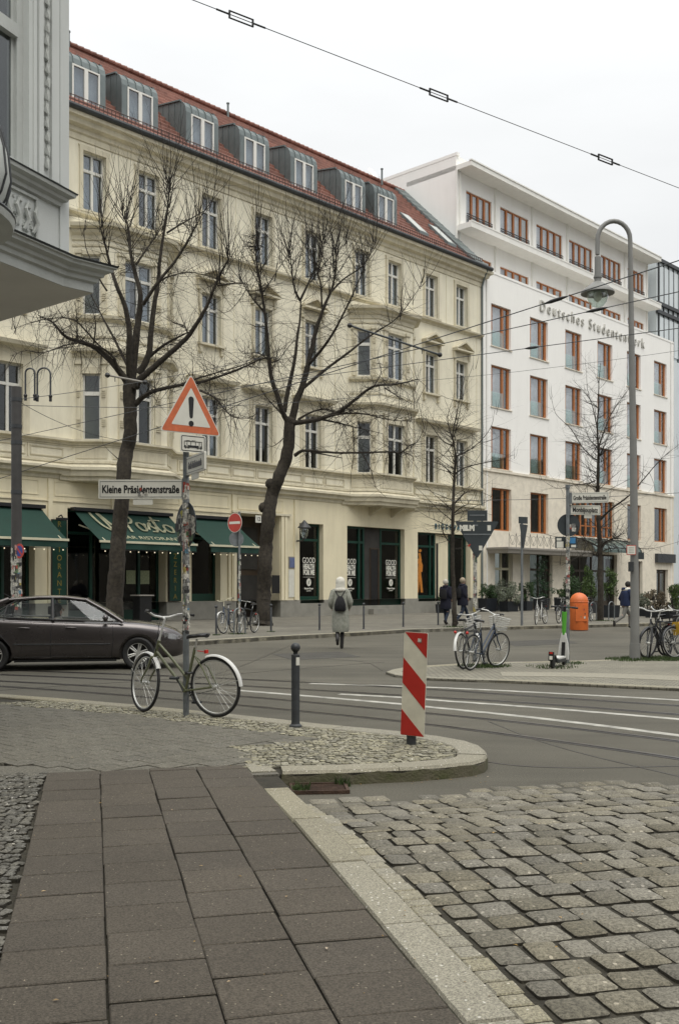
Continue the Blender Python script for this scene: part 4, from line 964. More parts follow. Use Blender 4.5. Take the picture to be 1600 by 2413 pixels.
# plinth step at shop door, doorway with number, plaques, lantern
st = MB(); st.box(U(866),-.45,.1,U(910),-.05,.42); st.obj('door_step', M['plinth'], CB)
st = MB(); st.box(U(556),1.25,.12,U(660),1.3,5.15); st.obj('entrance_door', M['brown'], CB)
st = MB(); 
for px in (575,600,628): st.box(U(px)-.5,1.2,.5,U(px)+.5,1.25,2.2); st.box(U(px)-.5,1.2,2.5,U(px)+.5,1.25,4.6)
st.obj('entrance_door_panel', M['room'], CB)
st = MB(); st.box(U(597),-.02,4.95,U(597)+.36,.0,5.3) ; hn = st.obj('house_number', M['signwhite'], CB); hn.location = (0,-.16,-.2)
txt('12',.26,'black',hn,(U(597)+.18,-.025,5.12),bold=.004)
st = MB(); st.box(U(688)-.25,-.04,2.55,U(688)+.23,0,3.15); st.obj('blue_plaque', M['blind'], CB)
M['plq'] = pm('plaque_blue', (.12,.15,.28), .5, .1, 5)
st = MB(); st.box(U(688)-.2,-.055,2.6,U(688)+.18,-.04,3.1); st.obj('plaque', M['plq'], CB)
st = MB(); st.box(U(688)-.25,-.04,1.1,U(688)+.23,0,2.5); st.obj('notice_panel', M['signwhite'], CB)
st = MB(); st.box(U(648)-.3,-.14,1.3,U(648)+.2,-.1,2.2); st.obj('intercom', M['black'], CB)
ln = MB(); x = U(697); ln.tube([(x,-.02,3.95),(x,-.5,3.95),(x,-.62,4.05)],.04,8); ln.box(x-.07,-.06,3.85,x+.07,0,4.05)
ln.lathe([(.03,4.98),(.1,4.9),(.3,4.66),(.34,4.6),(.3,4.58),(.2,4.56)],x,-.62,14); ln.cyl(x,-.62,4.03,4.1,.1,12); 
lo_ = ln.obj('wall_lantern', M['anth'], CB, smooth=40)
ln = MB(); ln.lathe([(.1,4.1),(.17,4.25),(.2,4.45),(.18,4.56)],x,-.62,14); ln.obj('lantern_glass', M['lowglass'], lo_, smooth=60)
# restaurant sign panels
def signpanel(px0,px1,z0,z1,word,size,py_):
    a, b_ = U(px0), U(px1); m_ = MB(); m_.box(a,-.14,z0,b_,-.08,z1); o = m_.obj('sign_panel', M['green'], CB)
    m_ = MB(); e=.03
    m_.box(a-e,-.15,z0-e,a,-.07,z1+e); m_.box(b_,-.15,z0-e,b_+e,-.07,z1+e); m_.box(a,-.15,z1,b_,-.07,z1+e); m_.box(a,-.15,z0-e,b_,-.07,z0)
    ob('panel_frame', m_.mesh('panel_frame', M['black']), o)
    k = len(word); 
    for i, ch in enumerate(word): txt(ch,size,'gold',o,((a+b_)/2,-.145,z1-(i+.5)*(z1-z0)/k-py_),sx=.9)
    return o
sp_ = signpanel(120,153,.9,4.35,'RISTORANTE',.33,.0)
m_ = MB(); m_.tube([(U(136),-.1,4.5),(U(136),-.3,4.55),(U(136),-.4,4.45)],.03,6); m_.box(U(136)-.25,-.42,4.36,U(136)+.25,-.3,4.44); m_.obj('sign_lamp', M['black'], sp_)
signpanel(396,422,1.0,3.9,'PIZZERIA',.33,.0)
# awnings
def spl2(pts, k=5):
    out = []; n = len(pts)
    for i in range(n-1):
        p0,p1,p2,p3 = pts[max(i-1,0)],pts[i],pts[i+1],pts[min(i+2,n-1)]
        for j in range(k):
            t=j/k; out.append(tuple(.5*((2*b)+(-a+c)*t+(2*a-5*b+4*c-d)*t*t+(-a+3*b-3*c+d)*t**3) for a,b,c,d in zip(p0,p1,p2,p3)))
    out.append(pts[-1]); return out
def awning(u0, u1, text=None):
    zt, zb, pr = 4.8, 3.47, 1.97; a = MB(); n_ = 12
    for i in range(n_):
        xa = u0+(u1-u0)*i/n_; xb = u0+(u1-u0)*(i+1)/n_
        def pt(x, t): 
            sg_ = .05*math.sin(math.pi*t)
            return (x, -.08-pr*t, zt+(zb-zt)*t-sg_)
        for k in range(6): a.quad(pt(xa,k/6),pt(xb,k/6),pt(xb,(k+1)/6),pt(xa,(k+1)/6))
    zv_ = 3.16
    for i in range(n_*2):      # valance with a soft wave
        xa = u0+(u1-u0)*i/(n_*2); xb = u0+(u1-u0)*(i+1)/(n_*2)
        a.quad((xa,-pr-.1-.02*math.sin(i*.9),zv_),(xb,-pr-.1-.02*math.sin((i+1)*.9),zv_),(xb,-pr-.09,zb-.03),(xa,-pr-.09,zb-.03))
    o = a.obj('awning', M['awn'], CB, smooth=50)
    b_ = MB(); b_.box(u0-.05,-pr-.13,zb-.06,u1+.05,-pr-.06,zb+.03); ob('front_bar', b_.mesh('front_bar', M['ivory']), o)
    b_ = MB(); b_.box(u0-.1,-.3,zt-.02,u1+.1,.0,zt+.12); ob('cassette', b_.mesh('cassette', M['black']), o)
    b_ = MB()
    for x in (u0+.25,u1-.25): b_.tube([(x,-.1,4.2),(x+.0,-1.1,3.95),(x,-pr-.05,3.48)],.03,6)
    ob('folding_arm', b_.mesh('folding_arm', M['ivory']), o)
    b_ = MB(); k = int((u1-u0)/.42)
    for i in range(k+1): x = u0+(u1-u0)*(i+.5)/(k+1); b_.sph((x,-pr-.1,3.06),.026,8)
    ob('string_lights', b_.mesh('string_lights', M['bulb']), o)
    b_ = MB(); b_.tube([(u0,-pr-.1,3.12),(u1,-pr-.1,3.12)],.008,4); ob('light_cable', b_.mesh('light_cable', M['black']), o)
    return o
def bulbmat():
    m, n, p = newmat('warm_bulb'); p.inputs['Base Color'].default_value = (.8,.75,.6,1); p.inputs['Emission Color'].default_value = (1,.85,.55,1); p.inputs['Emission Strength'].default_value = .5; return m
M['bulb'] = bulbmat()
awning(-22.6,-17.66)
A2 = awning(-16.15,-11.28)
awning(-10.47,-7.52)
sl_ = math.atan2(1.33,1.97)
def awtext(s, size, u, t, sx, shear, bold):
    me = text_mesh(s, size, M['awntext'], .002, 'CENTER', shear, sx, bold, 1.0)
    me.transform(Matrix.Rotation(-(math.pi/2-sl_),4,'X'))
    return ob('awning_lettering', me, A2, (u, -.08-1.97*t-.02, 4.8-1.33*t-.01))
SCR = [[(0,1.05),(.02,.7),(.12,.3),(.32,.03),(.44,.0),(.45,.35),(.40,.75),(.36,1.0),(.42,1.04),(.5,.8),(.62,.4),(.8,.12),(.92,.1),(1.0,.3)],
 [(1.55,1.0),(1.5,.5),(1.42,-.05)],[(1.25,.8),(1.5,1.06),(1.85,1.0),(1.95,.75),(1.75,.52),(1.5,.5)],
 [(2.2+.2*math.cos(t*.63),.3+.26*math.sin(t*.63)) for t in range(11)]+[(2.5,.5)],
 [(2.5,.15),(2.72,.5),(2.84,.58),(2.74,.4),(2.92,.18),(2.82,.02),(2.62,.02)],[(2.92,.1),(3.1,.5),(3.2,1.0),(3.1,.6),(3.08,.2),(3.2,.02),(3.38,.15)],[(2.9,.72),(3.2,.8),(3.55,.78)],
 [(3.68+.22*math.cos(t*.63),.26+.24*math.sin(t*.63)) for t in range(11)]+[(3.95,.4)]]
mbS = MB()
for st_ in SCR:
    q_ = [p[:2] for p in spl2(st_)]
    for (x0_,y0_),(x1_,y1_) in zip(q_,q_[1:]):
        d_ = Vector((x1_-x0_,y1_-y0_)); 
        if d_.length < 1e-5: continue
        w_ = .03+.035*abs(d_.normalized().y); n_ = Vector((-d_.y,d_.x)).normalized()*w_; e_ = d_.normalized()*.02
        mbS.add([(x0_-e_.x-n_.x,-.002,y0_-e_.y-n_.y),(x1_+e_.x-n_.x,-.002,y1_+e_.y-n_.y),(x1_+e_.x+n_.x,-.002,y1_+e_.y+n_.y),(x0_-e_.x+n_.x,-.002,y0_-e_.y+n_.y)],[(0,1,2,3)])
meS = mbS.mesh('awning_lettering', M['awntext']); meS.transform(Matrix.Diagonal((.95,1,1.25,1))); meS.transform(Matrix.Rotation(-(math.pi/2-sl_),4,'X'))
ob('awning_lettering', meS, A2, (-15.5, -.08-1.97*.62-.02, 4.8-1.33*.62+.01))
awtext('BAR RISTORANTE', .34, -13.3, .84, 1.2, 0, .0)
# satellite dish bracket area: flags
# ------------------------------------------------------------ white office block
WB = thing('office_block', 'white office block with orange wooden windows and setback balcony storeys', 'building', (0, D0, 0), FA)
A0, A1 = 12.86, 39.6
cols = [13.93+4.45*k for k in range(6)]
wl = MB(); ops = []
rows = [16.86, 13.0, 9.12]
for u in cols:
    for z in rows: ops.append((u,u+2.2,z,z+2.66))
wops = [(cols[0],cols[0]+2.2,5.2,7.9),(cols[1],cols[1]+2.2,5.2,7.9),(23.6,29.7,5.2,7.9),(cols[4],cols[4]+2.2,5.2,7.9),(cols[5],cols[5]+2.2,5.2,7.9)]
wall(wl, A0, A1, 8.95, 21.5, ops, depth=.22)
wl.m = 1
gops2 = [(U(1165),U(1207),.12,3.9),(U(1247),U(1300),.12,3.9),(U(1342),U(1452),.12,4.0),(U(1490),U(1512),.12,3.6),(U(1545),U(1572),.12,3.0)]
wall(wl, A0, A1, .1, 8.95, wops+gops2, y=-.03, depth=.3)
wl.m = 0
wl.quad((A1,-.03,0),(A1,2,0),(A1,2,21.5),(A1,-.03,21.5)); wl.quad((A0,1.94,21.5),(A0,-.0,21.5),(A1,-.0,21.5),(A1,1.94,21.5)); wl.box(A0,-.03,21.4,A1,.25,21.55)
wl.quad((A0,0,0),(A0,.0,21.5),(A0,14,21.5),(A0,14,0))
wl.obj('wall', [M['wwall'],M['trav']], WB)
b_ = MB(); b_.box(A0,-.12,8.88,A1,.0,9.02); b_.obj('string_course', M['trav'], WB)
b_ = MB(); b_.box(A0+.5,-.06,.12,A0+.62,-.035,21.4); b_.box(A1-.55,-.05,.12,A1-.45,-.0305,21.4); b_.obj('downpipe', M['wslab'], WB)
def owin(w, h, dark=False, tilt=False, n=1):
    f = MB(); t = .09; s = .13
    f.box(-w/2,0,0,-w/2+t,.1,h); f.box(w/2-t,0,0,w/2,.1,h); f.box(-w/2+t,0,h-t,w/2-t,.1,h); f.box(-w/2+t,0,0,w/2-t,.1,t)
    xs = -w/2+.3
    f.box(xs-.07,-.01,t,xs+.03,.08,h-t) 
    xm = w/2-.78
    if n == 1:
        f.box(xm-s/2,-.02,t,xm+s,.09,h-t); f.box(w/2-t-.12,-.01,t,w/2-t,.08,h-t)
    else:
        for k in range(1,n*2): x = -w/2+w*k/(n*2); f.box(x-.08,-.02,t,x+.08,.09,h-t)
        f.box(-w/2+t,-.01,.75,w/2-t,.07,.83)
    F_ = f.mesh('window_frame', M['orange'])
    p = MB(); p.box(-w/2+.05,.045,.05,w/2-.05,.05,h-.05); P_ = p.mesh('pane', M['glass'] if dark else M['clearglass'])
    bl = MB()
    if dark: bl.box(-w/2,.9,-.1,w/2,.95,h+.1)
    else: bl.box(-w/2+.30,.12,.02,xm+.1,.14,h-.02); 
    B_ = bl.mesh('blind', M['room'] if dark else M['curtain'])
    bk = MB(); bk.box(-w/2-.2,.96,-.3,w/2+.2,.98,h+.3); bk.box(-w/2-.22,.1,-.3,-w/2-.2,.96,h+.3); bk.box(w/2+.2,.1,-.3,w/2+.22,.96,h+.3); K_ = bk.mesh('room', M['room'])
    sb = MB(); sb.box(xm+.16,.28,.02,w/2-.1,.3,h-.02); S_ = sb.mesh('side_blind', M['blind'])
    lg = MB(); lg.box(-w/2+.1,-.06,.05,xm+.03,-.045,1.0); G_ = lg.mesh('glass_guard', M['lowglass'])
    return F_,P_,B_,K_,S_,G_
wn = owin(2.2,2.66); wd = owin(2.2,2.7,True); ww = owin(6.1,2.7,True,n=4)
def put(ms, u, z, guard=True, side=True, dark=False):
    o = ob('window', ms[0], WB, (u,.16,z)); ob('pane', ms[1], o); ob('blind', ms[2], o); ob('room', ms[3], o)
    if side: ob('side_blind', ms[4], o)
    if guard: ob('glass_guard', ms[5], o)
    return o
for u in cols:
    for z in rows: put(wn, u+1.1, z)
for u0,u1,z,_ in wops: put(ww if u1-u0 > 3 else wd, (u0+u1)/2, z, False, False)
sl = MB(); sl.box(-1.2,-.23,-.06,1.2,-.16,-.001); SILL = sl.mesh('sill', M['trav'])
for w_ in [o for o in kids(WB) if o.name.startswith('window') and o.location.z > 9]: ob('sill', SILL, w_)
# building lettering
txt('Deutsches Studentenwerk', 1.05, 'letter', WB, (U(1385)+1.0,-.06,20.45), sx=.93, spacing=1.42, bold=.0, name='facade_lettering', depth=.04)
# setback storeys
YB = 1.94
up = MB(); uo = []
for a,b_ in ((1098,1158),(1178,1245),(1263,1324),(1340,1395),(1415,1462),(1478,1516)):
    uo += [(U(a,YB),U(b_,YB),24.75,27.15),(U(a,YB),U(b_,YB),21.9,23.15)]
A2_ = 39.0
wall(up, A0, A2_, 21.4, 28.2, uo, y=YB, depth=.25)
up.quad((A0,YB,21),(A0,14,21),(A0,14,29.2),(A0,YB,29.2)); up.quad((A0,YB,28.2),(A0,YB,29.1),(A2_,YB+2,29.1),(A2_,YB+2,28.2)); up.quad((A2_,YB,21),(A2_,YB,28.4),(A2_,14,28.4),(A2_,14,21))
up.box(A0-.02,YB-.1,29.05,A0+.25,14,29.25); up.quad((A0,YB+.1,28.6),(A2_,YB+.1,28.6),(A2_,14,28.6),(A0,14,28.6))
up.obj('setback_wall', M['wwall'], WB)
s_ = MB(); s_.prism([(A0,.75),(A2_,.75),(A2_,YB),(A0,YB)],24.25,24.6); s_.box(A0,.72,24.6,A2_,.95,24.68); s_.obj('balcony_slab', M['wslab'], WB)
s_ = MB(); s_.prism([(A0,.75),(A2_,.75),(A2_,6),(A0,6)],28.12,28.42); s_.box(A0-.04,.7,28.42,A2_+.04,.9,28.5); s_.obj('roof_slab', M['wslab'], WB)
for px in (1073,1082,1165,1252,1334,1405,1470,1522): pl = MB(); pl.box(U(px,YB)-.06,YB-.12,21.5,U(px,YB)+.06,YB,28.1); pl.obj('wall_strip', M['wslab'], WB)
fl = {}
for a,b_,z0,z1 in uo:
    w_ = b_-a; h_ = z1-z0; f = MB(); t=.08
    f.box(-w_/2,0,0,-w_/2+t,.1,h_); f.box(w_/2-t,0,0,w_/2,.1,h_); f.box(-w_/2+t,0,h_-t,w_/2-t,.1,h_); f.box(-w_/2+t,0,0,w_/2-t,.1,t)
    for k in (1,2,3): x = -w_/2+w_*k/4; f.box(x-.09,-.02,t,x+.09,.08,h_-t)
    o = f.obj('window', M['orange'], WB); o.location = ((a+b_)/2,YB+.1,z0)
    p = MB(); p.box(-w_/2+.05,.045,.05,w_/2-.05,.05,h_-.05); p.obj('pane', M['clearglass'], o)
    p = MB(); p.box(-w_/2,.2,0,w_/2*.55,.22,h_); p.obj('curtain', M['curtain'], o)
    if z0 > 24:
        p = MB(); 
        for zz in (.12,.75,.9): p.tube([(-w_/2,-.16,zz),(w_/2,-.16,zz)],.03,5)
        k = int(w_/.16)
        for i in range(k+1): p.tube([(-w_/2+w_*i/k,-.16,.1),(-w_/2+w_*i/k,-.16,.9)],.015,4)
        for i in range(5): x=-w_/2+w_*(i+.5)/5; p.torus((x,-.16,.45),.15,.02,'Y',12,4)
        p.obj('railing', M['anth'], o)
# canopy, entrance, railings on canopy
c_ = MB(); a, b_ = U(1148), U(1346); c_.prism([(a,-1.5),(b_,-1.5),(b_,0),(a,0)],3.75,3.98); c_.sweep([(0,3.7),(.06,3.72),(.1,3.85),(.18,3.98),(.18,4.08),(0,4.1)],[(a,0),(a,-1.5),(b_,-1.5),(b_,0)])
co_ = c_.obj('canopy', M['blind'], WB)
r_ = MB(); 
for k in range(int((b_-a)/.8)):
    x = a+.3+k*.8; r_.tube([(x,-1.4,4.1),(x,-1.4,5.0)],.015,4); r_.torus((x+.4,-1.4,4.55),.3,.012,'Y',12,4); r_.tube([(x,-1.4,4.95),(x+.4,-1.4,4.3),(x+.8,-1.4,4.95)],.012,4)
r_.obj('canopy_railing', M['anth'], co_)
a, b_ = U(1342), U(1455); g_ = MB(); n_ = 10
for i in range(n_):
    t0, t1 = i/n_*math.pi/2, (i+1)/n_*math.pi/2
    p0, p1 = (-1.9*math.sin(t0), 5.05-.0-1.0*(1-math.cos(t0))), (-1.9*math.sin(t1), 5.05-1.0*(1-math.cos(t1)))
    g_.quad((a,p0[0],p0[1]),(b_,p0[0],p0[1]),(b_,p1[0],p1[1]),(a,p1[0],p1[1]))
M['gcan'] = pm('green_glass_canopy', (.07,.11,.095), .25, .2, 1.5)
go_ = g_.obj('entrance_canopy', M['gcan'], WB, smooth=60)
g_ = MB()
for k in range(7): x = a+(b_-a)*k/6; g_.tube([(x,-1.92*math.sin(i/8*math.pi/2),5.08-1.0*(1-math.cos(i/8*math.pi/2))) for i in range(9)],.025,5)
g_.obj('canopy_rib', M['anth'], go_)
for i,(a,b_,z0,z1) in enumerate(gops2):
    m_ = MB(); m_.box(a-.1,2.2,0,b_+.1,2.25,z1+.2); m_.quad((a,.2,.13),(b_,.2,.13),(b_,2.2,.13),(a,2.2,.13)); m_.obj('doorway_interior', M['dark'], WB)
    f = MB(); y=.2; t=.12; f.box(a,y,.13,a+t,y+.1,z1); f.box(b_-t,y,.13,b_,y+.1,z1); f.box(a+t,y,z1-t,b_-t,y+.1,z1)
    k = 2 if b_-a < 4 else 4
    for j in range(1,k): x = a+(b_-a)*j/k; f.box(x-.08,y,.13,x+.08,y+.1,z1-t)
    f.box(a+t,y+.01,2.7,b_-t,y+.1,2.85); f.box(a+t,y+.02,.13,b_-t,y+.1,.6)
    o = f.obj('entrance_door', M['ivory'] if i == 0 else M['brown'], WB); p = MB(); p.box(a+.05,y+.05,.2,b_-.05,y+.056,z1-.05); p.obj('pane', M['shopglass'], o)
m_ = MB(); m_.box(U(1541),-.3,3.55,U(1583),-.05,4.25); m_.obj('sign_box', M['anth'], WB)
# satellite dish on the party wall
m_ = MB(); m_.tube([(A0+.3,9.5,29.0),(A0+.3,9.5,30.0)],.03,6); m_.T = Matrix.Translation((A0+.2,9.3,30.0)) @ Matrix.Rotation(R(60),4,'X'); m_.lathe([(.02,0),(.2,.03),(.38,.12),(.4,.13),(.38,.13),(.18,.05)],0,0,16); m_.T=None; m_.obj('satellite_dish', M['wslab'], WB, smooth=40)
# ------------------------------------------------------------ glass building further right
GB = thing('glass_office_building', 'pale blue grey glazed building beyond the white office block', 'building', (0, D0, 0), FA)
m_ = MB(); g0, g1 = 39.65, 64
wall(m_, g0, g1, 0, 20.0, [(g0+1.6+i*3.4,g0+4.2+i*3.4,3.6+j*4.1,6.6+j*4.1) for i in range(7) for j in range(4)], y=0, depth=.2)
m_.quad((g0,0,0),(g0,0,20),(g0,16,20),(g0,16,0)); m_.quad((g0,0,20),(g1,0,20),(g1,16,20),(g0,16,20))
m_.obj('wall', M['bluegl'], GB)
m_ = MB(); m_.box(g0,1.5,20.0,g1,14,28.6); m_.obj('glass_storeys', M['bluegl'], GB)
m_ = MB(); z = 20.2
for z in (20.2,24.2,24.9,28.5): m_.box(g0-.1,1.3,z,g1,1.5,z+.28)
for i in range(24): x = g0+.3+i*.9; m_.box(x-.035,1.38,20.4,x+.035,1.5,28.5)
m_.obj('mullions', M['anth'], GB)
m_ = MB(); m_.box(g0+.5,1.42,21,g1-1,1.48,24); m_.box(g0+.5,1.42,25.2,g1-1,1.48,28.2); m_.obj('pane', M['bluegl'], GB)
m_ = MB()
for i in range(7):
    for j in range(4): m_.box(g0+1.6+i*3.4,.2,3.6+j*4.1,g0+4.2+i*3.4,.23,6.6+j*4.1)
m_.obj('window_glazing', M['bluegl'], GB)
# ------------------------------------------------------------ unseen houses added outside the frame to darken reflections and block sky light
def plain_house(name, label, loc, rot, L, H, dep, mat):
    o = thing(name, label, 'building', loc, rot); m_ = MB(); ops_ = []
    n_ = int(L/3.6)
    for i in range(n_):
        for j in range(int((H-1.5)/3.8)): ops_.append((1.2+i*3.6,2.5+i*3.6,1.2+j*3.8,3.5+j*3.8))
    wall(m_, 0, L, 0, H, ops_, depth=.25); m_.quad((0,0,0),(0,0,H),(0,dep,H),(0,dep,0)); m_.quad((L,0,0),(L,dep,0),(L,dep,H),(L,0,H)); m_.quad((0,dep,0),(0,dep,H),(L,dep,H),(L,dep,0)); m_.quad((0,0,H),(L,0,H),(L,dep,H),(0,dep,H))
    m_.obj('wall', M[mat], o); m_ = MB(); m_.quad((.5,.3,.3),(L-.5,.3,.3),(L-.5,.3,H-.4),(.5,.3,H-.4)); m_.obj('window_glazing', M['anth'], o)
    m_ = MB(); m_.sweep([(0,H-.8),(.1,H-.75),(.3,H-.3),(.4,H),(0,H+.1)],[(0,0),(L,0)]); m_.obj('cornice', M[mat], o)
M['brick'] = pm('far_plaster', (.16,.14,.11), .9, .15, .6, stain=.4)
plain_house('added_reflection_house','brown plaster house across the square, beyond the right edge', (66,8,0), R(80), 80, 17, 12, 'brick')
plain_house('added_rear_house','unseen brown plaster house added behind the viewer to block sky light', (34,-9,0), R(180), 80, 15, 12, 'brick')
# ------------------------------------------------------------ grey corner building with oriel (upper left)
GR = thing('corner_building', 'pale grey corner building whose stucco oriel overhangs the pavement', 'building', (0,0,0))
B1 = Vector((-3.12,11.45)); dd = Vector((.41,.912)).normalized(); A_ = B1-dd*6.4; C1 = Vector((-3.075,11.6)); D1 = C1+Vector((-.766,.643))*4.5
E1 = Vector((-14,8)); 
poly = [tuple(p) for p in (A_,B1,C1,D1)]+[(-14,16),(-14,6)]
ang = math.atan2(dd.y,dd.x)
LF = 6.4
wl = MB(); wl.T = Matrix.Translation((A_.x,A_.y,0)) @ Matrix.Rotation(ang,4,'Z')
def sx_(s): return LF-s       # distance back from the corner
wo = [(sx_(1.75),sx_(.53),6.08,9.4),(sx_(5.2),sx_(3.6),6.08,9.4)]
wall(wl, 0, LF, 5.2, 13, wo, depth=.22)
wl.T = None
for p, q in ((B1,C1),(C1,D1),(D1,Vector((-14,16)))): wl.quad((p.x,p.y,5.2),(q.x,q.y,5.2),(q.x,q.y,13),(p.x,p.y,13))
wl.add([(p[0],p[1],13) for p in poly],[tuple(range(len(poly)))])
gw_ = wl.obj('oriel_wall', M['gwall'], GR)
# soffit
S = [gp(0,615,5.0).to_2d(), gp(151,674,5.0).to_2d(), gp(221,690,5.0).to_2d(), gp(0,757,5.0).to_2d()]
S0 = S[0]-(S[1]-S[0]).normalized()*5.0; S3 = S[3]+(S[3]-S[2]).normalized()*4
cor = MB(); cor.sweep([(-.3,4.999),(.0,5.0),(.0,5.1),(.035,5.115),(.045,5.16),(.08,5.175),(.09,5.21),(.15,5.235),(.16,5.27),(.185,5.275),(.185,5.30),(-.3,5.36)], [tuple(S0),tuple(S[1]),tuple(S[2]),tuple(S3)])
cor.obj('oriel_cornice', M['gstone'], GR)
cor = MB(); cor.sweep([(-.3,5.345),(.19,5.285),(.20,5.305),(-.3,5.375)], [tuple(S0),tuple(S[1]),tuple(S[2]),tuple(S3)]); cor.obj('cornice_flashing', M['gutter'], GR)
sf = MB(); sf.add([(p[0],p[1],4.995) for p in [S0,S[1],S[2],S3,(-14,16),(-14,5)]],[(0,1,2,3,4,5)]); sf.obj('soffit', M['soffit'], GR)
# ground floor wall of the corner building, left of the frame
gwl = MB(); gwl.box(-14,3,0,-6.4,12,5.0); gwl.obj('ground_floor_wall', M['gwall'], GR)
# strips, ornament, sill moulding, relief panel on the near face
T = Matrix.Translation((A_.x,A_.y,0)) @ Matrix.Rotation(ang,4,'Z')
s_ = MB(); s_.T = T
s_.box(sx_(.045),-.02,5.3,sx_(0),.01,13); 
s_.box(sx_(.20),-.035,6.12,sx_(.075),.01,13); s_.box(sx_(.40),-.03,6.12,sx_(.33),.01,13); s_.box(sx_(.47),-.015,6.12,sx_(.42),.01,13)
s_.obj('wall_strip', M['gwall'], GR)
s_ = MB(); s_.T = T; z = 6.2; k = 0
while z < 12:
    xc = sx_(.265)+.012*math.sin(k*1.3)
    s_.add([(xc,-.05,z),(xc+.04,-.02,z+.05),(xc+.012,-.045,z+.12),(xc,-.02,z+.15),(xc-.03,-.04,z+.1),(xc-.04,-.01,z+.04)],[(0,1,2),(0,2,3),(0,3,4),(0,4,5)])
    s_.box(xc-.006,-.03,z,xc+.006,.0,z+.16); z += .15; k += 1
s_.obj('leaf_ornament', M['gstone'], GR)
s_ = MB(); s_.T = T
s_.sweep([(0,5.86),(.04,5.87),(.05,5.91),(.09,5.93),(.1,5.96),(.15,5.985),(.16,6.02),(0,6.05)], [(sx_(2.2),0),(sx_(.09),0),(sx_(.09),.02)]); s_.obj('sill_moulding', M['gstone'], GR)
s_ = MB(); s_.T = T; s_.sweep([(0,6.045),(.165,6.02),(.17,6.035),(0,6.06)],[(sx_(2.2),0),(sx_(.085),0),(sx_(.085),.02)]); s_.obj('sill_flashing', M['gutter'], GR)
s_ = MB(); s_.T = T; frame_panel(s_, sx_(1.2), sx_(.42), 5.36, 5.84, .03, .03); r_ = random.Random(4)
for i in range(46):
    x = sx_(1.12)+r_.random()*.62; z = 5.42+r_.random()*.36; q = r_.uniform(.018,.045)
    s_.sph((x,-.0,z),q,6)
for j in range(5):
    x = sx_(1.05)+j*.14; s_.tube([(x,-.02,5.44),(x+.05,-.045,5.55),(x+.0,-.045,5.65),(x+.07,-.02,5.76)],[.02,.025,.02,.01],6)
s_.obj('relief_panel', M['gstone'], GR, smooth=50)
for a,b_ in ((1.75,.53),(5.2,3.6)):
    f = MB(); f.T = T; x0, x1 = sx_(a), sx_(b_)
    f.box(x0,.08,6.08,x0+.1,.2,9.4); f.box(x1-.1,.08,6.08,x1,.2,9.4); f.box(x1-.14,.12,6.08,x1-.1,.18,9.4); f.box(x0+.1,.06,7.5,x1-.1,.2,7.64); f.box(x0+.1,.09,6.08,x1-.1,.2,6.2); f.box((x0+x1)/2-.05,.09,6.2,(x0+x1)/2+.05,.19,9.4); f.box(x0+.1,.09,9.3,x1-.1,.2,9.4)
    o = f.obj('window', M['gstone'], GR); p = MB(); p.T = T; p.box(x0+.05,.13,6.1,x1-.05,.136,9.35); p.obj('pane', M['shopglass'], o)
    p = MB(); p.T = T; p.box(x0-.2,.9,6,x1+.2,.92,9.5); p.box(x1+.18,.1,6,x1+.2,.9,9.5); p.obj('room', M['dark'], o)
    p = MB(); p.T = T
    for i in range(10): xx = x1-.2-.02*i; p.quad((xx,.3+.02*math.sin(i*2),6.1),(xx-.02,.3+.02*math.sin((i+1)*2),6.1),(xx-.02,.3+.02*math.sin((i+1)*2),9.3),(xx,.3+.02*math.sin(i*2),9.3))
    p.obj('curtain', M['blind'], o)
# bulging stone balcony
bc = MB(); bc.lathe([(.62,4.95),(.80,5.02),(.95,5.06),(.97,5.12),(.78,5.16),(.80,5.2),(.88,5.34),(.925,5.5),(.90,5.75),(.83,6.0),(.72,6.25),(.62,6.5),(.66,6.55),(.66,6.62)],-4.05,9.55,40)
bc.obj('bulging_balcony', M['gstone'], GR, smooth=50)
bc = MB(); 
for a in range(26):
    q = a/26*2*math.pi; pr = [(.80,5.2),(.885,5.34),(.93,5.5),(.905,5.75),(.835,6.0),(.725,6.25),(.62,6.5)]
    bc.tube([(-4.05+math.cos(q)*r_,9.55+math.sin(q)*r_,z) for r_,z in pr],.014,5)
bc.torus((-4.05,9.55,5.14),.955,.022,'Z',40,6); bc.obj('balcony_bars', M['anth'], GR)
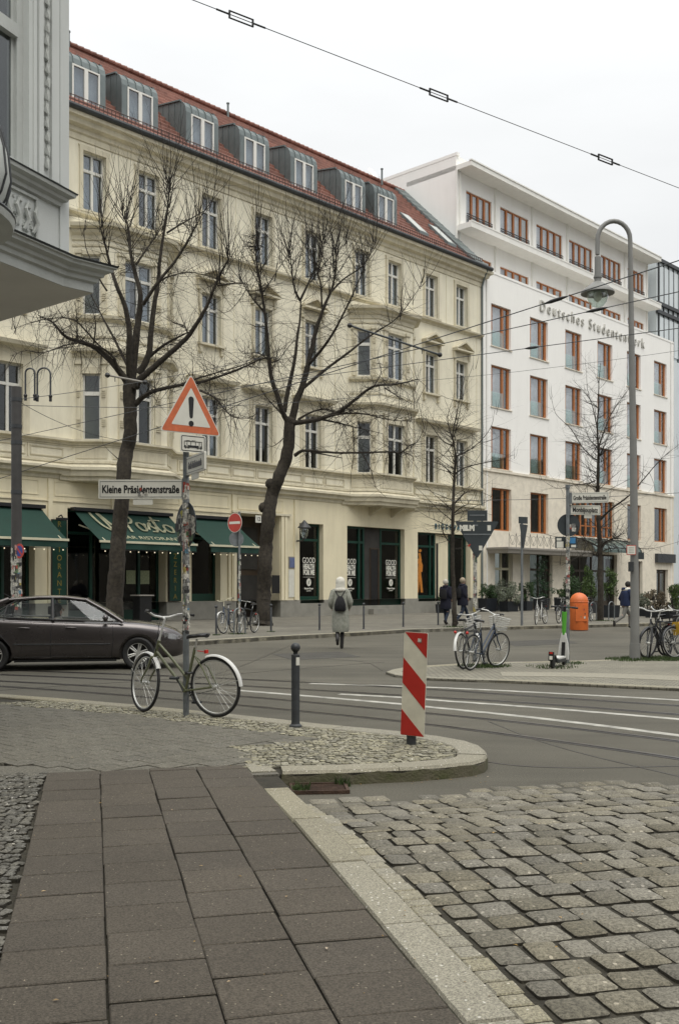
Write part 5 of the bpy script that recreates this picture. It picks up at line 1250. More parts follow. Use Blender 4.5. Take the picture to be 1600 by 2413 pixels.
# ------------------------------------------------------------ bare trees
def spline(pts, k=4):
    "Catmull-Rom through 4-vectors (x,y,z,r)"
    out = []
    n = len(pts)
    for i in range(n-1):
        p0, p1, p2, p3 = pts[max(i-1,0)], pts[i], pts[i+1], pts[min(i+2,n-1)]
        for j in range(k):
            t = j/k; t2 = t*t; t3 = t2*t
            out.append(tuple(.5*((2*b)+(-a+c)*t+(2*a-5*b+4*c-d)*t2+(-a+3*b-3*c+d)*t3) for a,b,c,d in zip(p0,p1,p2,p3)))
    out.append(pts[-1]); return out
class Tree:
    def __init__(s, seed, D, kx=1.0): s.r = random.Random(seed); s.D = D; s.big = MB(); s.tw = MB(); s.limbs = []
    def limb(s, pts, r0, r1, off0=0, off1=0, conv=None, knots=True):
        n = len(pts); P = []
        if r0 < .19: r0 *= .88; r1 *= .42
        for i, p in enumerate(pts):
            if conv: p = conv(p)
            t = i/(n-1); D = s.D+off0+(off1-off0)*t+ (s.r.uniform(-.12,.12) if 0 < i < n-1 else 0)
            v = dp(p[0], p[1], D); P.append((v.x,v.y,v.z,r0+(r1-r0)*t**.85))
        Q = spline(P, 4); 
        Q = [(a+s.r.uniform(-.1,.1)*r, b+s.r.uniform(-.1,.1)*r, c+s.r.uniform(-.1,.1)*r, r*s.r.uniform(.96,1.04)) for a,b,c,r in Q]
        s.big.tube([q[:3] for q in Q], [max(q[3],.006) for q in Q], 10 if r0 > .12 else 6)
        s.limbs.append(Q); return Q
    def twig(s, p, d, L, r, lvl=0, up=.25, curl=.25, seg=None, br=1.0):
        seg = seg or max(3, int(L/.28)); pts = [Vector(p)]; d = Vector(d).normalized(); st = L/seg
        kids_ = []
        for i in range(seg):
            d = (d + Vector((s.r.gauss(0,curl), s.r.gauss(0,curl), s.r.gauss(0,curl*.6)+up*st*2))*.35).normalized()
            pts.append(pts[-1]+d*st)
            if lvl > 0 and i > 0 and s.r.random() < .62*br: kids_.append((pts[-1].copy(), d.copy(), i/seg))
        s.tw.tube(pts, [r*(1-.82*i/seg) for i in range(seg+1)], 3 if r < .012 else 4, cap=False)
        for q, dd_, t in kids_:
            a = Vector((s.r.gauss(0,1),s.r.gauss(0,1),s.r.gauss(0,.6))); a = (a - dd_*a.dot(dd_)).normalized()
            s.twig(q, dd_*.75+a*.65, L*(1-t)*s.r.uniform(.35,.75)+.15, r*(1-.8*t)*.62, lvl-1, up, curl, br=br)
    def fan(s, q, n, L, spread=.95, r=.0145, lvl=1):
        n = max(2, int(n*.95)); L *= .78
        "whips shooting up from a pollard head"
        for _ in range(n):
            a = s.r.uniform(0,6.28); d = Vector((math.cos(a)*spread*s.r.random(), math.sin(a)*spread*s.r.random(), 1))
            b = Vector((s.r.uniform(-.08,.08),s.r.uniform(-.08,.08),s.r.uniform(-.25,.1)))
            s.twig(Vector(q[:3])+b, d, L*s.r.uniform(.4,1.15), r*s.r.uniform(.6,1.2), lvl, .30, .2, br=.9)
    def clothe(s, Q, n, L, t0=.15, r=.012, lvl=2, up=.12):
        for _ in range(n):
            t = t0+(1-t0)*s.r.random(); q = Q[min(int(t*(len(Q)-1)), len(Q)-1)]
            a = Vector((s.r.gauss(0,1),s.r.gauss(0,1),s.r.gauss(.25,.8))).normalized()
            s.twig(q[:3], a, L*s.r.uniform(.4,1.2), min(r, q[3]*.5)*s.r.uniform(.7,1.2), lvl, up, .42)
    def done(s, label, base, name='street_tree', group='bare trees on the far pavement'):
        o = thing(name, label, 'tree', base, 0, group); T = Matrix.Translation(-Vector(base))
        s.big.v = [tuple(T @ Vector(v)) for v in s.big.v]; s.tw.v = [tuple(T @ Vector(v)) for v in s.tw.v]
        s.big.obj('trunk', M['bark'], o, smooth=60); s.tw.obj('crown', M['twig'], o)
        return o
SD = 2400/69.4
# --- first tree (left)
T1 = Tree(3, 34.6); base1 = dp(270, 1487, 34.6)
A = lambda p: (p[0]/2.412, 300+p[1]/2.412)
T1.limb([(268,1492),(270,1455),(272,1400),(275,1345),(278,1291),(283,1235),(288,1180),(293,1111),(300,1062),(308,1015),(307,960),(306,900)], .30, .215)
T1.limb([(268,1492),(269,1470),(271,1440),(272,1400)], .40, .24)
for cx_, cy_, rr_ in ((290,1125,.235),(306,915,.27)):
    v = dp(cx_,cy_,34.6); T1.big.sph((v.x,v.y,v.z), rr_*.9, 10)
L1 = T1.limb([(745,1445),(735,1290),(738,1160),(710,1010),(665,900),(630,790),(600,670),(570,560)], .15, .045, 0, -1.2, A)
L2 = T1.limb([(750,1445),(770,1230),(790,1080),(800,950),(770,830),(745,720),(735,600),(712,495)], .17, .05, 0, .3, A)
L3 = T1.limb([(790,1400),(845,1300),(860,1160),(880,1000),(900,880),(910,760),(930,620),(950,500),(960,400),(962,330)], .14, .04, .1, .9, A)
L3b = T1.limb([(812,1010),(900,880),(990,770),(1060,660),(1110,570),(1135,525)], .075, .04, 0, -.6, A)
L3c = T1.limb([(775,780),(830,700),(880,630),(925,560)], .05, .03, .1, 1.0, A)
L3d = T1.limb([(950,600),(1040,545),(1120,500),(1190,455)], .045, .02, .8, 1.6, A)
L4 = T1.limb([(770,1480),(800,1430),(870,1370),(970,1280),(1060,1200),(1130,1100),(1180,1010),(1220,910),(1260,820),(1305,745)], .15, .055, -.2, -1.8, A)
L4b = T1.limb([(845,1310),(930,1240),(1010,1195),(1070,1165)], .07, .04, .2, -.8, A)
L4c = T1.limb([(1070,1180),(1050,1130),(990,1110),(945,1075)], .03, .015, -.8, -1.5, A)
L5 = T1.limb([(720,1440),(650,1350),(580,1280),(520,1240),(430,1212),(370,1185),(320,1130),(290,1100),(220,1070)], .14, .03, -.1, -2.4, A)
L5b = T1.limb([(735,1370),(690,1280),(640,1180),(590,1090),(545,1000),(505,930)], .07, .03, 0, 1.6, A)
L5c = T1.limb([(530,1245),(545,1150),(540,1080),(495,960)], .035, .015, -1.2, -2, A)
L5d = T1.limb([(440,1215),(440,1110),(430,990)], .032, .012, -1.5, -1.9, A)
L5e = T1.limb([(590,1260),(480,1225),(370,1240),(250,1280),(150,1270),(60,1300)], .04, .01, -1, -3.2, A)
L5f = T1.limb([(690,1400),(640,1300),(560,1235),(430,1100),(300,1085),(180,1110),(80,1145)], .05, .012, -.4, -2.0, A)
L6 = T1.limb([(745,1600),(800,1545),(850,1510),(900,1492),(1000,1470),(1130,1450),(1250,1415),(1380,1365),(1480,1320),(1570,1310)], .115, .03, 0, -2.6, A)
L6b = T1.limb([(1000,1472),(1130,1425),(1250,1390),(1400,1345),(1500,1290)], .04, .02, -.6, -1.6, A)
Bp = lambda p: (250+p[0]/3.92, 850+p[1]/3.92)
L6c = T1.limb([(870,275),(950,310),(1030,360),(1090,440),(1180,520),(1330,525),(1400,470)], .05, .015, -1.6, -3.2, Bp)
L7 = T1.limb([(610,930),(560,850),(520,760),(490,680),(480,600)], .04, .03, 1.0, 1.2, A)
L8 = T1.limb([(900,885),(960,848),(1080,825),(1200,850),(1370,890)], .04, .012, .6, 2.2, A)
L9 = T1.limb([(1240,900),(1370,885),(1400,920),(1310,1040),(1220,1055)], .03, .01, -1.2, -2.2, A)
for Q, n, L in ((L1,18,3.6),(L2,22,3.6),(L3,26,3.6),(L3b,14,3.2),(L3c,14,2.8),(L3d,12,3.2),(L4,24,3.2)):
    T1.fan(Q[-1], n*.6, L); T1.fan(Q[-4], n*.35, L*.9); T1.fan(Q[-7], n*.35, L*.8); T1.fan(Q[-10], n*.2, L*.7)
for Q in (L5,L5f,L6,L5b,L7): T1.fan(Q[-1], 7, 1.6, .8, .012)
for Q, n in ((L1,26),(L2,26),(L3,34),(L3b,26),(L3c,14),(L4,48),(L4b,14),(L5,46),(L5b,20),(L5c,12),(L5d,12),(L5e,40),(L5f,40),(L6,60),(L6b,30),(L6c,44),(L8,30),(L9,26),(L4c,16),(L3d,12)):
    T1.clothe(Q, int(n*1.9), 1.3, r=.0105, lvl=2, up=.10)
for Q in (L5,L5e,L6,L6c): 
    for _ in range(18):
        q = T1.r.choice(Q[len(Q)//4:]); T1.twig(q[:3], (T1.r.gauss(0,.4),T1.r.gauss(0,.4),-1), T1.r.uniform(.7,1.7), .011, 1, -.02, .3)
T1.twig(dp(290,1090,34.5), (-.8,-.3,.6), .9, .02, 2)
T1.done('tall pollarded bare tree rising in front of the restaurant awnings', base1)
# --- second tree (centre)
T2 = Tree(8, 39.6); base2 = dp(620, 1474, 39.6)
Bq = lambda p: (450+p[0]/2.412, 400+p[1]/2.412)
T2.limb([(620,1480),(621,1440),(622,1390),(625,1341),(627,1290),(631,1246),(636,1200),(643,1165),(655,1130),(669,1095),(678,1061),(682,1023),(684,990)], .30, .225)
T2.limb([(619,1480),(620,1455),(621,1410)], .42, .26)
for cx_, cy_, rr_ in ((622,1196,.24),(638,1140,.24),(685,995,.27)):
    v = dp(cx_,cy_,39.6); T2.big.sph((v.x,v.y,v.z), rr_*.9, 10)
m1 = T2.limb([(565,1450),(530,1400),(500,1310),(460,1190),(445,1080),(435,960),(425,850),(410,740),(395,640),(375,540),(370,450)], .13, .05, 0, -1.0, Bq)
m2 = T2.limb([(530,1375),(560,1220),(590,1080),(605,950),(620,850),(625,735)], .12, .07, 0, 1.0, Bq)
m2a = T2.limb([(622,745),(590,680),(572,560),(565,470)], .06, .035, 1.0, .6, Bq)
m2b = T2.limb([(625,735),(670,640),(690,590),(730,500),(750,420)], .06, .03, 1.0, 1.6, Bq)
m3 = T2.limb([(570,1440),(600,1320),(640,1210),(665,1110),(690,1000),(720,880),(760,770),(800,680),(825,560),(825,450)], .18, .045, 0, .2, Bq)
m3b = T2.limb([(800,690),(870,620),(960,560),(1010,500),(1040,420)], .05, .025, .2, .8, Bq)
m3c = T2.limb([(745,780),(735,640),(700,520),(665,430)], .05, .025, .1, -.8, Bq)
m3d = T2.limb([(680,640),(740,560),(800,490),(880,420)], .035, .02, 1, 1.5, Bq)
m4 = T2.limb([(650,1130),(760,1000),(830,890),(900,750),(950,640),(985,560)], .075, .03, 0, -1.6, Bq)
m5 = T2.limb([(640,1240),(760,1140),(880,1050),(970,980),(1070,910),(1150,860),(1230,770),(1310,650)], .085, .02, 0, 2.0, Bq)
m6 = T2.limb([(580,1440),(720,1420),(850,1370),(940,1300),(1040,1230),(1160,1220),(1290,1190)], .12, .04, -.1, -1.8, Bq)
m6b = T2.limb([(760,1405),(880,1385),(1000,1390),(1120,1420),(1250,1430)], .055, .03, -.6, -1.4, Bq)
m6c = T2.limb([(690,1410),(800,1430),(880,1450),(960,1470),(1090,1500)], .055, .025, -.3, .6, Bq)
m6d = T2.limb([(610,1420),(680,1380),(760,1360),(850,1385),(930,1365),(1050,1350)], .06, .015, .1, 1.3, Bq)
C5 = lambda p: (500+p[0]/2.412, 700+p[1]/2.412)
m7 = T2.limb([(470,900),(500,880),(540,872),(700,885),(820,885),(1000,880),(1070,885),(1120,845),(1160,825),(1200,760)], .085, .02, -.1, -1.6, C5)
m7b = T2.limb([(560,880),(640,895),(740,915)], .045, .035, -.3, .4, C5)
m7c = T2.limb([(800,740),(805,880),(790,1000),(785,1120)], .03, .012, -.8, -1.0, C5)
m7d = T2.limb([(850,885),(900,980),(930,1080),(990,1140)], .028, .01, -.9, -1.8, C5)
m7e = T2.limb([(1080,880),(1140,910),(1120,1000)], .025, .01, -1.5, -2, C5)
m8 = T2.limb([(415,805),(350,730),(300,650),(280,610)], .045, .02, -.6, -2, Bq)
m9 = T2.limb([(408,700),(450,640),(500,560),(560,475)], .035, .02, -.7, .8, Bq)
m10 = T2.limb([(440,1100),(500,1080),(560,1000),(620,950)], .03, .012, -.3, -1.6, Bq)
m11 = T2.limb([(445,1085),(380,1040),(290,1040),(250,960)], .03, .01, -.4, .9, Bq)
m12 = T2.limb([(415,890),(350,885),(280,820)], .022, .01, -.4, .5, Bq)
m13 = T2.limb([(545,1420),(480,1350),(400,1250),(380,1160)], .04, .012, 0, -1.6, Bq)
m14 = T2.limb([(408,800),(340,850),(215,850)], .0201, .01, .5, 1.3, C5)
m15 = T2.limb([(1040,1230),(1080,1150),(1060,1050),(1090,960)], .025, .01, -1.2, -.6, Bq)
m16 = T2.limb([(1100,1240),(1180,1290),(1270,1340)], .03, .015, -1.3, -2.4, Bq)
for Q, n, L in ((m1,26,3.6),(m2a,22,4.0),(m2b,22,3.9),(m3,26,3.8),(m3b,18,3.2),(m3c,16,3.6),(m3d,14,3.4),(m4,14,3.0),(m5,12,2.8),(m8,12,3.4),(m9,8,3.2)):
    T2.fan(Q[-1], n*.6, L); T2.fan(Q[-4], n*.35, L*.9); T2.fan(Q[-7], n*.35, L*.8); T2.fan(Q[-10], n*.2, L*.7)
for Q in (m6,m6b,m7,m16): T2.fan(Q[-1], 6, 1.5, .9, .012)
for Q, n in ((m1,60),(m2,30),(m2a,14),(m2b,18),(m3,56),(m3b,26),(m3c,18),(m3d,14),(m4,34),(m5,46),(m6,54),(m6b,40),(m6c,34),(m6d,34),(m7,54),(m7c,10),(m7d,18),(m7e,12),(m8,16),(m9,12),(m10,22),(m11,26),(m12,16),(m13,24),(m14,10),(m15,16),(m16,18)):
    T2.clothe(Q, int(n*1.7), 1.35, r=.0105, lvl=2, up=.10)
for Q in (m7,m6,m6c,m6b):
    for _ in range(14):
        q = T2.r.choice(Q[len(Q)//3:]); T2.twig(q[:3], (T2.r.gauss(0,.5),T2.r.gauss(0,.4),-1), T2.r.uniform(.6,1.5), .011, 1, -.02, .3)
v = dp(450+368/2.412, 400+415/2.412, 38.7)
for _ in range(60):        # an old nest in the fork
    a = T2.r.uniform(0,6.28); b_ = T2.r.uniform(-.4,.4); T2.twig(v+Vector((.28*math.cos(a)*T2.r.random(),.28*math.sin(a)*T2.r.random(),b_*.6)), (-math.sin(a),math.cos(a),b_), .5, .012, 0, 0, .6)
T2.done('leaning pollarded bare tree with a low right branch, in front of the doorway', base2)
# --- slim young trees
def young(seed, px, D, pts, r0, specs, n, label, L=1.4):
    t = Tree(seed, D); Q = t.limb(pts, r0, .02)
    for lp, a, b_, o1 in specs:
        q = t.limb(lp, a, b_, 0, o1); t.clothe(q, int(n*.5), L*.8, lvl=2); t.fan(q[-1], 3, 1.2, .4, .01)
    t.clothe(Q, n, L, .28, .014, 2, .12)
    for _ in range(int(n*.8)):
        k = t.r.uniform(.3,.95); q = Q[int(k*(len(Q)-1))]; a = t.r.uniform(0,6.28)
        t.twig(q[:3], (math.cos(a),math.sin(a),t.r.uniform(.25,1.0)), (3.3-2.2*k)*t.r.uniform(.6,1.1), .022*(1.2-k), 2, .08, .2)
    return t.done(label, dp(pts[0][0], pts[0][1], D))
E = lambda x, y: (980+x/3.478, 800+y/3.478)
young(21, 1071, 38.3, [(1071,1482),(1070,1440),E(312,2100),E(300,1850),E(300,1600),E(302,1400),E(308,1250),E(315,1100),E(325,960),E(310,860),E(300,780),E(330,620),E(360,480),E(400,300)], .125,
      [([E(310,1110),E(400,1050),E(560,1010),E(700,985),E(800,945)],.035,.012,-.8),([E(318,1340),E(400,1260),E(500,1240),E(620,1290)],.035,.012,.9),([E(330,960),E(430,910),E(540,820),E(620,700),E(640,580)],.03,.01,1.0),
       ([E(305,870),E(220,830),E(120,700),E(40,620)],.028,.01,-1.0),([E(315,1420),E(380,1370),E(450,1350),E(550,1370)],.028,.01,-1.0),([E(300,1380),E(230,1370),E(150,1360),E(110,1400)],.022,.01,.6),([E(290,1680),E(230,1600),E(210,1500),E(240,1440)],.03,.01,-.5),
       ([E(300,820),E(265,700),E(265,600),E(320,440)],.03,.01,.4),([E(310,800),E(345,650),E(400,400),E(470,200)],.025,.008,.3),([E(300,1100),E(200,1020),E(120,950)],.02,.008,.8)], 50,
      'slim young bare tree on the kerb, couple walking behind its trunk')
G = lambda x, y: (1200+x/3.755, 850+y/3.755)
young(31, 1414, 45.3, [(1414,1466),G(805,2100),G(800,1900),G(800,1700),G(795,1560),G(785,1400),G(780,1200),G(782,1000),G(785,880),G(785,760),G(775,600),G(785,420),G(790,200),G(805,20)], .17,
      [([G(785,880),G(740,860),G(640,760),G(540,600),G(410,470),G(370,320)],.04,.01,-1),([G(790,760),G(830,640),G(900,470),G(1000,320),G(1060,240)],.05,.012,1),([G(775,600),G(740,430),G(690,260),G(680,60)],.03,.01,-.6),
       ([G(790,1420),G(900,1310),G(1060,1190),G(1200,1030),G(1340,870),G(1500,740)],.06,.015,-2),([G(800,1660),G(850,1600),G(950,1560),G(1050,1500)],.05,.015,-1.2),([G(800,1690),G(860,1600),G(960,1570),G(1050,1600)],.06,.02,.8),
       ([G(790,1650),G(700,1600),G(600,1570),G(420,1560),G(200,1500)],.045,.01,1),([G(760,1060),G(680,1090),G(560,1100),G(420,1130),G(280,1050)],.04,.01,.6),([G(800,1700),G(900,1660),G(1100,1660),G(1270,1660),G(1500,1600)],.035,.01,-.8),
       ([G(785,780),G(700,680),G(640,520)],.03,.01,.4),([G(800,840),G(860,700),G(930,470)],.03,.01,-.8),([G(820,1760),G(700,1700),G(560,1760),G(460,1810)],.03,.01,-.8)], 70,
      'young bare tree beside the orange bin in front of the white block', 1.6)
# ------------------------------------------------------------ stickers
def stickmat():
    m, n, p = newmat('stickers'); L = n.links; g = N(n, 'ShaderNodeNewGeometry'); cr = N(n, 'ShaderNodeValToRGB'); cr.color_ramp.interpolation = 'CONSTANT'
    cs = [(0,(.5,.49,.43)),(.2,(.36,.36,.33)),(.32,(.52,.50,.44)),(.44,(.03,.03,.03)),(.55,(.34,.06,.04)),(.585,(.48,.46,.40)),(.70,(.10,.22,.30)),(.73,(.2,.2,.19)),(.85,(.4,.33,.1)),(.865,(.42,.22,.2)),(.90,(.12,.2,.1)),(.92,(.56,.54,.49))]
    while len(cr.color_ramp.elements) < len(cs): cr.color_ramp.elements.new(.5)
    for e, (a, c) in zip(cr.color_ramp.elements, cs): e.position = a; e.color = (*c, 1)
    L.new(g.outputs['Random Per Island'], cr.inputs[0])
    tc = N(n, 'ShaderNodeTexCoord'); nz = N(n, 'ShaderNodeTexNoise', Scale=40.0, Detail=3.0); L.new(tc.outputs['Object'], nz.inputs['Vector'])
    r = N(n, 'ShaderNodeMapRange'); r.inputs[1].default_value=.42; r.inputs[2].default_value=.58; r.inputs[3].default_value=.5; r.inputs[4].default_value=1.05; L.new(nz.outputs[0], r.inputs[0])
    h = N(n, 'ShaderNodeHueSaturation'); L.new(cr.outputs[0], h.inputs['Color']); L.new(r.outputs[0], h.inputs['Value']); L.new(h.outputs[0], p.inputs['Base Color']); p.inputs['Roughness'].default_value = .6; return m
M['stick'] = stickmat()
def pole_stickers(parent, r, z0, z1, n, seed, smin=.03, smax=.09, curl=True):
    rr_ = random.Random(seed); mb = MB()
    for i in range(n):
        z = rr_.uniform(z0,z1); h = rr_.uniform(smin,smax)*rr_.choice([1,1,1.4]); a = rr_.uniform(-2.9,-.2); da = min(rr_.uniform(smin,smax)/r, 1.9); k = 5; R_ = r+.001+.0006*(i%7)
        tl = rr_.uniform(-.15,.15); vs = []
        for j in range(k+1):
            q = a+da*(j/k-.5); zz = z+tl*da*r*(j/k-.5)
            lift = .012 if curl and rr_.random() < .1 else 0
            vs += [((R_+lift)*math.cos(q),(R_+lift)*math.sin(q),zz),(R_*math.cos(q),R_*math.sin(q),zz+h)]
        mb.add(vs,[(2*j,2*j+2,2*j+3,2*j+1) for j in range(k)])
    return mb.obj('stickers', M['stick'], parent)
def flat_stickers(parent, inside, x0,x1,z0,z1, y, n, seed, smin=.03, smax=.09, rotz=0, loc=(0,0,0)):
    rr_ = random.Random(seed); mb = MB(); k = 0; t = 0
    while k < n and t < 2000:
        t += 1; x, z = rr_.uniform(x0,x1), rr_.uniform(z0,z1)
        if not inside(x,z): continue
        w_, h = rr_.uniform(smin,smax)/2, rr_.uniform(smin,smax)/2; a = rr_.gauss(0,.2); c_, s_ = math.cos(a), math.sin(a); yy = y-.0006*(k%9)
        mb.add([(x+c_*i*w_-s_*j*h, yy, z+s_*i*w_+c_*j*h) for i,j in ((-1,-1),(1,-1),(1,1),(-1,1))],[(0,1,2,3)]); k += 1
    o = mb.obj('stickers', M['stick'], parent); o.location = loc; o.rotation_euler = (0,0,rotz); return o
def disc(mb, c, r, y0, y1, n=36):
    mb.plate([(c[0]+r*math.cos(2*math.pi*i/n), c[1]+r*math.sin(2*math.pi*i/n)) for i in range(n)], y0, y1)
def rrect(x0,x1,z0,z1,r,n=5):
    P = []
    for cx_,cz_,a0 in ((x1-r,z1-r,0),(x0+r,z1-r,90),(x0+r,z0+r,180),(x1-r,z0+r,270)):
        for i in range(n+1): a = R(a0+90*i/n); P.append((cx_+r*math.cos(a),cz_+r*math.sin(a)))
    return P
def pobj(name, mb, mat, parent, loc=(0,0,0), rotz=0, smooth=None):
    o = mb.obj(name, mat, parent, smooth=smooth); o.location = loc; o.rotation_euler = (0,0,rotz); return o
def straight_text(s, size, mat, parent, x, y, z, sx=1, bold=0, depth=.001, name='lettering', align='CENTER', rotz=0):
    return txt(s,size,mat,parent,(x,y,z),sx=sx,bold=bold,name=name,depth=depth,rotz=rotz,align=align)
# ------------------------------------------------------------ main sign pole
PB_ = gp(439,1684,.12); SPo = thing('sign_pole', 'sticker covered steel pole carrying a warning triangle and two street name signs', 'sign pole', PB_)
D_ = PB_.y; k = F/D_
def Zp(y): return EYE+(HY-y)/k-.12
def Xp(x): return (x-CX)/k-PB_.x
m = MB(); m.cyl(0,0,-.05,Zp(1063),.036,16); m.cyl(0,0,Zp(1063),Zp(1061),.038,16); m.cyl(0,0,Zp(1185),Zp(1178),.043,16); m.cyl(0,0,Zp(1285),Zp(1278),.043,16); m.obj('pole', M['steel'], SPo, smooth=40)
pole_stickers(SPo, .037, .95, 2.65, 150, 5)
pole_stickers(SPo, .041, 1.9, 2.1, 6, 6)
# warning triangle
W2_ = .40; H2 = .70
def tri(rad, s): 
    "rounded triangle of half width s*W"
    c = (0, H2*.36); pts = [(-W2_,0),(W2_,0),(0,H2)]; out = []
    pts = [(c[0]+(x-c[0])*s, c[1]+(z-c[1])*s) for x,z in pts]
    for i,(x,z) in enumerate(pts):
        a, b_ = Vector(pts[i-1]), Vector(pts[(i+1)%3]); v = Vector((x,z)); d1, d2 = (a-v).normalized(), (b_-v).normalized()
        for t in (0,.25,.5,.75,1): p0 = v+d1*rad*(1-t)**1.0*1.0; 
        for t in range(5):
            u_ = t/4; p = (v+d1*rad)*(1-u_)**2+v*2*u_*(1-u_)+(v+d2*rad)*u_**2; out.append((p.x,p.y))
    return out
TR = thing_rot = R(36)
tx, tz = Xp(452), Zp(1024)
T_ = Matrix.Translation((tx,-.06,tz)) @ Matrix.Rotation(TR,4,'Z') @ Matrix.Rotation(R(1.5),4,'Y')
TRm = (tx,-.06,tz)
def tpart(name, mb, mat, par=None):
    o = mb.obj(name, mat, par or SPo)
    if par is None: o.location = TRm; o.rotation_euler = (0,R(0),TR)
    return o
m = MB(); m.plate(tri(.05,1.0),-.004,.004); m.m=1; m.quad(*[(p[0],.0045,p[1]) for p in ((-.3,.02),(.3,.02),(.02,.5),(-.02,.5))]); wt = m.obj('warning_triangle', [M['signwhite'],M['signback']], SPo); wt.location = TRm; wt.rotation_euler = (0,0,TR)
m = MB(); m.plate(tri(.045,.955),-.0065,-.0045); tpart('orange_border', m, M['signorange'], wt)
m = MB(); m.plate(tri(.02,.64),-.0085,-.0068); tpart('white_field', m, M['signwhite'], wt)
m = MB(); P=[]
for i in range(9): a = math.pi*i/8; P.append((.035*math.cos(a),.40+.035*math.sin(a)))
P += [(-.022,.2),(-.012,.18),(.012,.18),(.022,.2)]
m.plate(P,-.0105,-.0088); tpart('exclamation_mark', m, M['black'], wt)
m = MB(); disc(m,(0,.118),.033,-.0105,-.0088); tpart('exclamation_dot', m, M['black'], wt)
for zz in (.25,.42):
    pass
# tram plate
m = MB(); m.plate(rrect(-.165,.165,0,.205,.02),-.004,.004); tp_ = m.obj('tram_plate', M['signwhite'], SPo); tp_.location = (Xp(457),-.055,Zp(1068)); tp_.rotation_euler = (0,0,R(36))
m = MB(); O_ = rrect(-.152,.152,.013,.192,.016); I_ = rrect(-.143,.143,.022,.183,.012)
n_ = len(O_); m.add([(p[0],-.0055,p[1]) for p in O_]+[(p[0],-.0055,p[1]) for p in I_],[(i,(i+1)%n_,n_+(i+1)%n_,n_+i) for i in range(n_)]); m.obj('plate_border', M['black'], tp_)
m = MB(); y0_, y1_ = -.0075,-.0045
m.box(-.12,y0_,.055,.12,y1_,.06); m.box(-.07,y0_,.062,.07,y1_,.082); m.box(-.115,y0_,.062,-.095,y1_,.08); m.box(.095,y0_,.062,.115,y1_,.08)
m.box(-.115,y0_,.125,.115,y1_,.131); 
for x in (-.115,-.08,-.03,.03,.08,.11): m.box(x-.003,y0_,.06,x+.003,y1_,.13)
m.box(-.09,y0_,.136,-.04,y1_,.139); m.box(-.02,y0_,.138,.03,y1_,.141)
for x in (-.1,-.06,.06,.1): 
    m.box(x-.012,y0_,.045,x+.012,y1_,.052)
m.obj('tram_symbol', M['black'], tp_)
# street name signs
def namesign(parent, loc, L, H, word, rot, tsize, sx, tabx=None, align='CENTER', neg=False, mat='signwhite', tx_=0, tabw=.23):
    s = -1 if neg else 1
    m = MB(); m.plate(rrect(min(0,s*L),max(0,s*L),-H/2,H/2,.012),-.014,.014); o = m.obj('street_name_sign', M[mat], parent); o.location = loc; o.rotation_euler = (0,0,rot)
    m = MB(); x0,x1 = min(0,s*L),max(0,s*L); e=.02; t=.004
    for yy in (-.0165,.0145):
        m.box(x0+e,yy,-H/2+e,x1-e,yy+.002,-H/2+e+t); m.box(x0+e,yy,H/2-e-t,x1-e,yy+.002,H/2-e); m.box(x0+e,yy,-H/2+e+t,x0+e+t,yy+.002,H/2-e-t); m.box(x1-e-t,yy,-H/2+e+t,x1-e,yy+.002,H/2-e-t)
    m.obj('sign_border', M['signback'], o)
    txt(word,tsize,'black',o,(s*L/2+tx_,-.016,-.005),sx=sx,bold=.0035,depth=.0015)
    if tabx is not None:
        m = MB(); m.plate(rrect(tabx-tabw/2,tabx+tabw/2,-H/2-.07,-H/2+.0,.008),-.008,.008); m.obj('number_tab', M[mat], o)
    m = MB(); m.box(-.03 if not neg else -.02,-.02,-H/2-.012,.02 if not neg else .03,.02,H/2+.012); m.obj('clamp', M['steel'], o)
    return o
kl = namesign(SPo, (Xp(434),0,Zp(1153)), 1.0, .225, 'Kleine Präsidentenstraße', 0, .125, .72, tabx=-.48, neg=True, tx_=-.005)
st_ = flat_stickers(kl, lambda x,z: True, -.52,-.44,-.07,.0, -.02, 5, 8, .02, .05)
namesign(SPo, (.02,-.04,Zp(1101)), .66, .205, 'Große Präsidentenstraße', R(-64), .115, .42, tabx=.3)
# back of a round sign, covered in stickers
m = MB(); disc(m,(0,0),.27,.0,.006); rs = m.obj('round_sign_back', M['signback'], SPo); rs.location = (Xp(437),.045,Zp(1236)); rs.rotation_euler = (0,0,R(-56)); 
flat_stickers(rs, lambda x,z: x*x+z*z < .235**2, -.25,.25,-.26,.12, -.003, 60, 12, .04, .1)
m = MB(); disc(m,(-.1,.13),.045,-.006,-.003,20); m.obj('smiley_sticker', M['yellow'] if 'yellow' in M else M['gold'], rs)
m = MB(); m.torus((-.1,-.007,.13),.028,.003,'Y',12,4,math.pi,2*math.pi); disc(m,(-.115,.142),.005,-.008,-.006,8); disc(m,(-.085,.142),.005,-.008,-.006,8); m.obj('smiley_face', M['black'], rs)
# ------------------------------------------------------------ bollards
def bollard_mesh():
    return None
def make_bollard(h, r, label, group, loc):
    o = thing('bollard', label, 'bollard', loc, 0, group)
    m = MB(); m.lathe([(r*1.55,0),(r*1.5,.015),(r*1.08,.03),(r,.05),(r,h-.13),(r*.9,h-.125)],0,0,18); m.obj('post', M['anth'], o, smooth=40)
    m = MB(); m.lathe([(r*.55,h-.127),(r*.5,h-.105),(r*.72,h-.095)],0,0,16); m.sph((0,0,h-.05),.052,14); m.obj('ball_head', M['anth'], o, smooth=60)
    return o
nb = make_bollard(.90, .045, 'dark grey ball top bollard in the foreground with a white sticker', 'ball top bollards', gp(696.6,1712))
m = MB(); vs=[]; 
for j in range(6):
    q = R(-80+j*12); vs += [(.0465*math.cos(q),.0465*math.sin(q),.66),(.0465*math.cos(q),.0465*math.sin(q),.745)]
m.add(vs,[(2*j,2*j+2,2*j+3,2*j+1) for j in range(5)]); m.obj('sticker', M['signwhite'], nb)
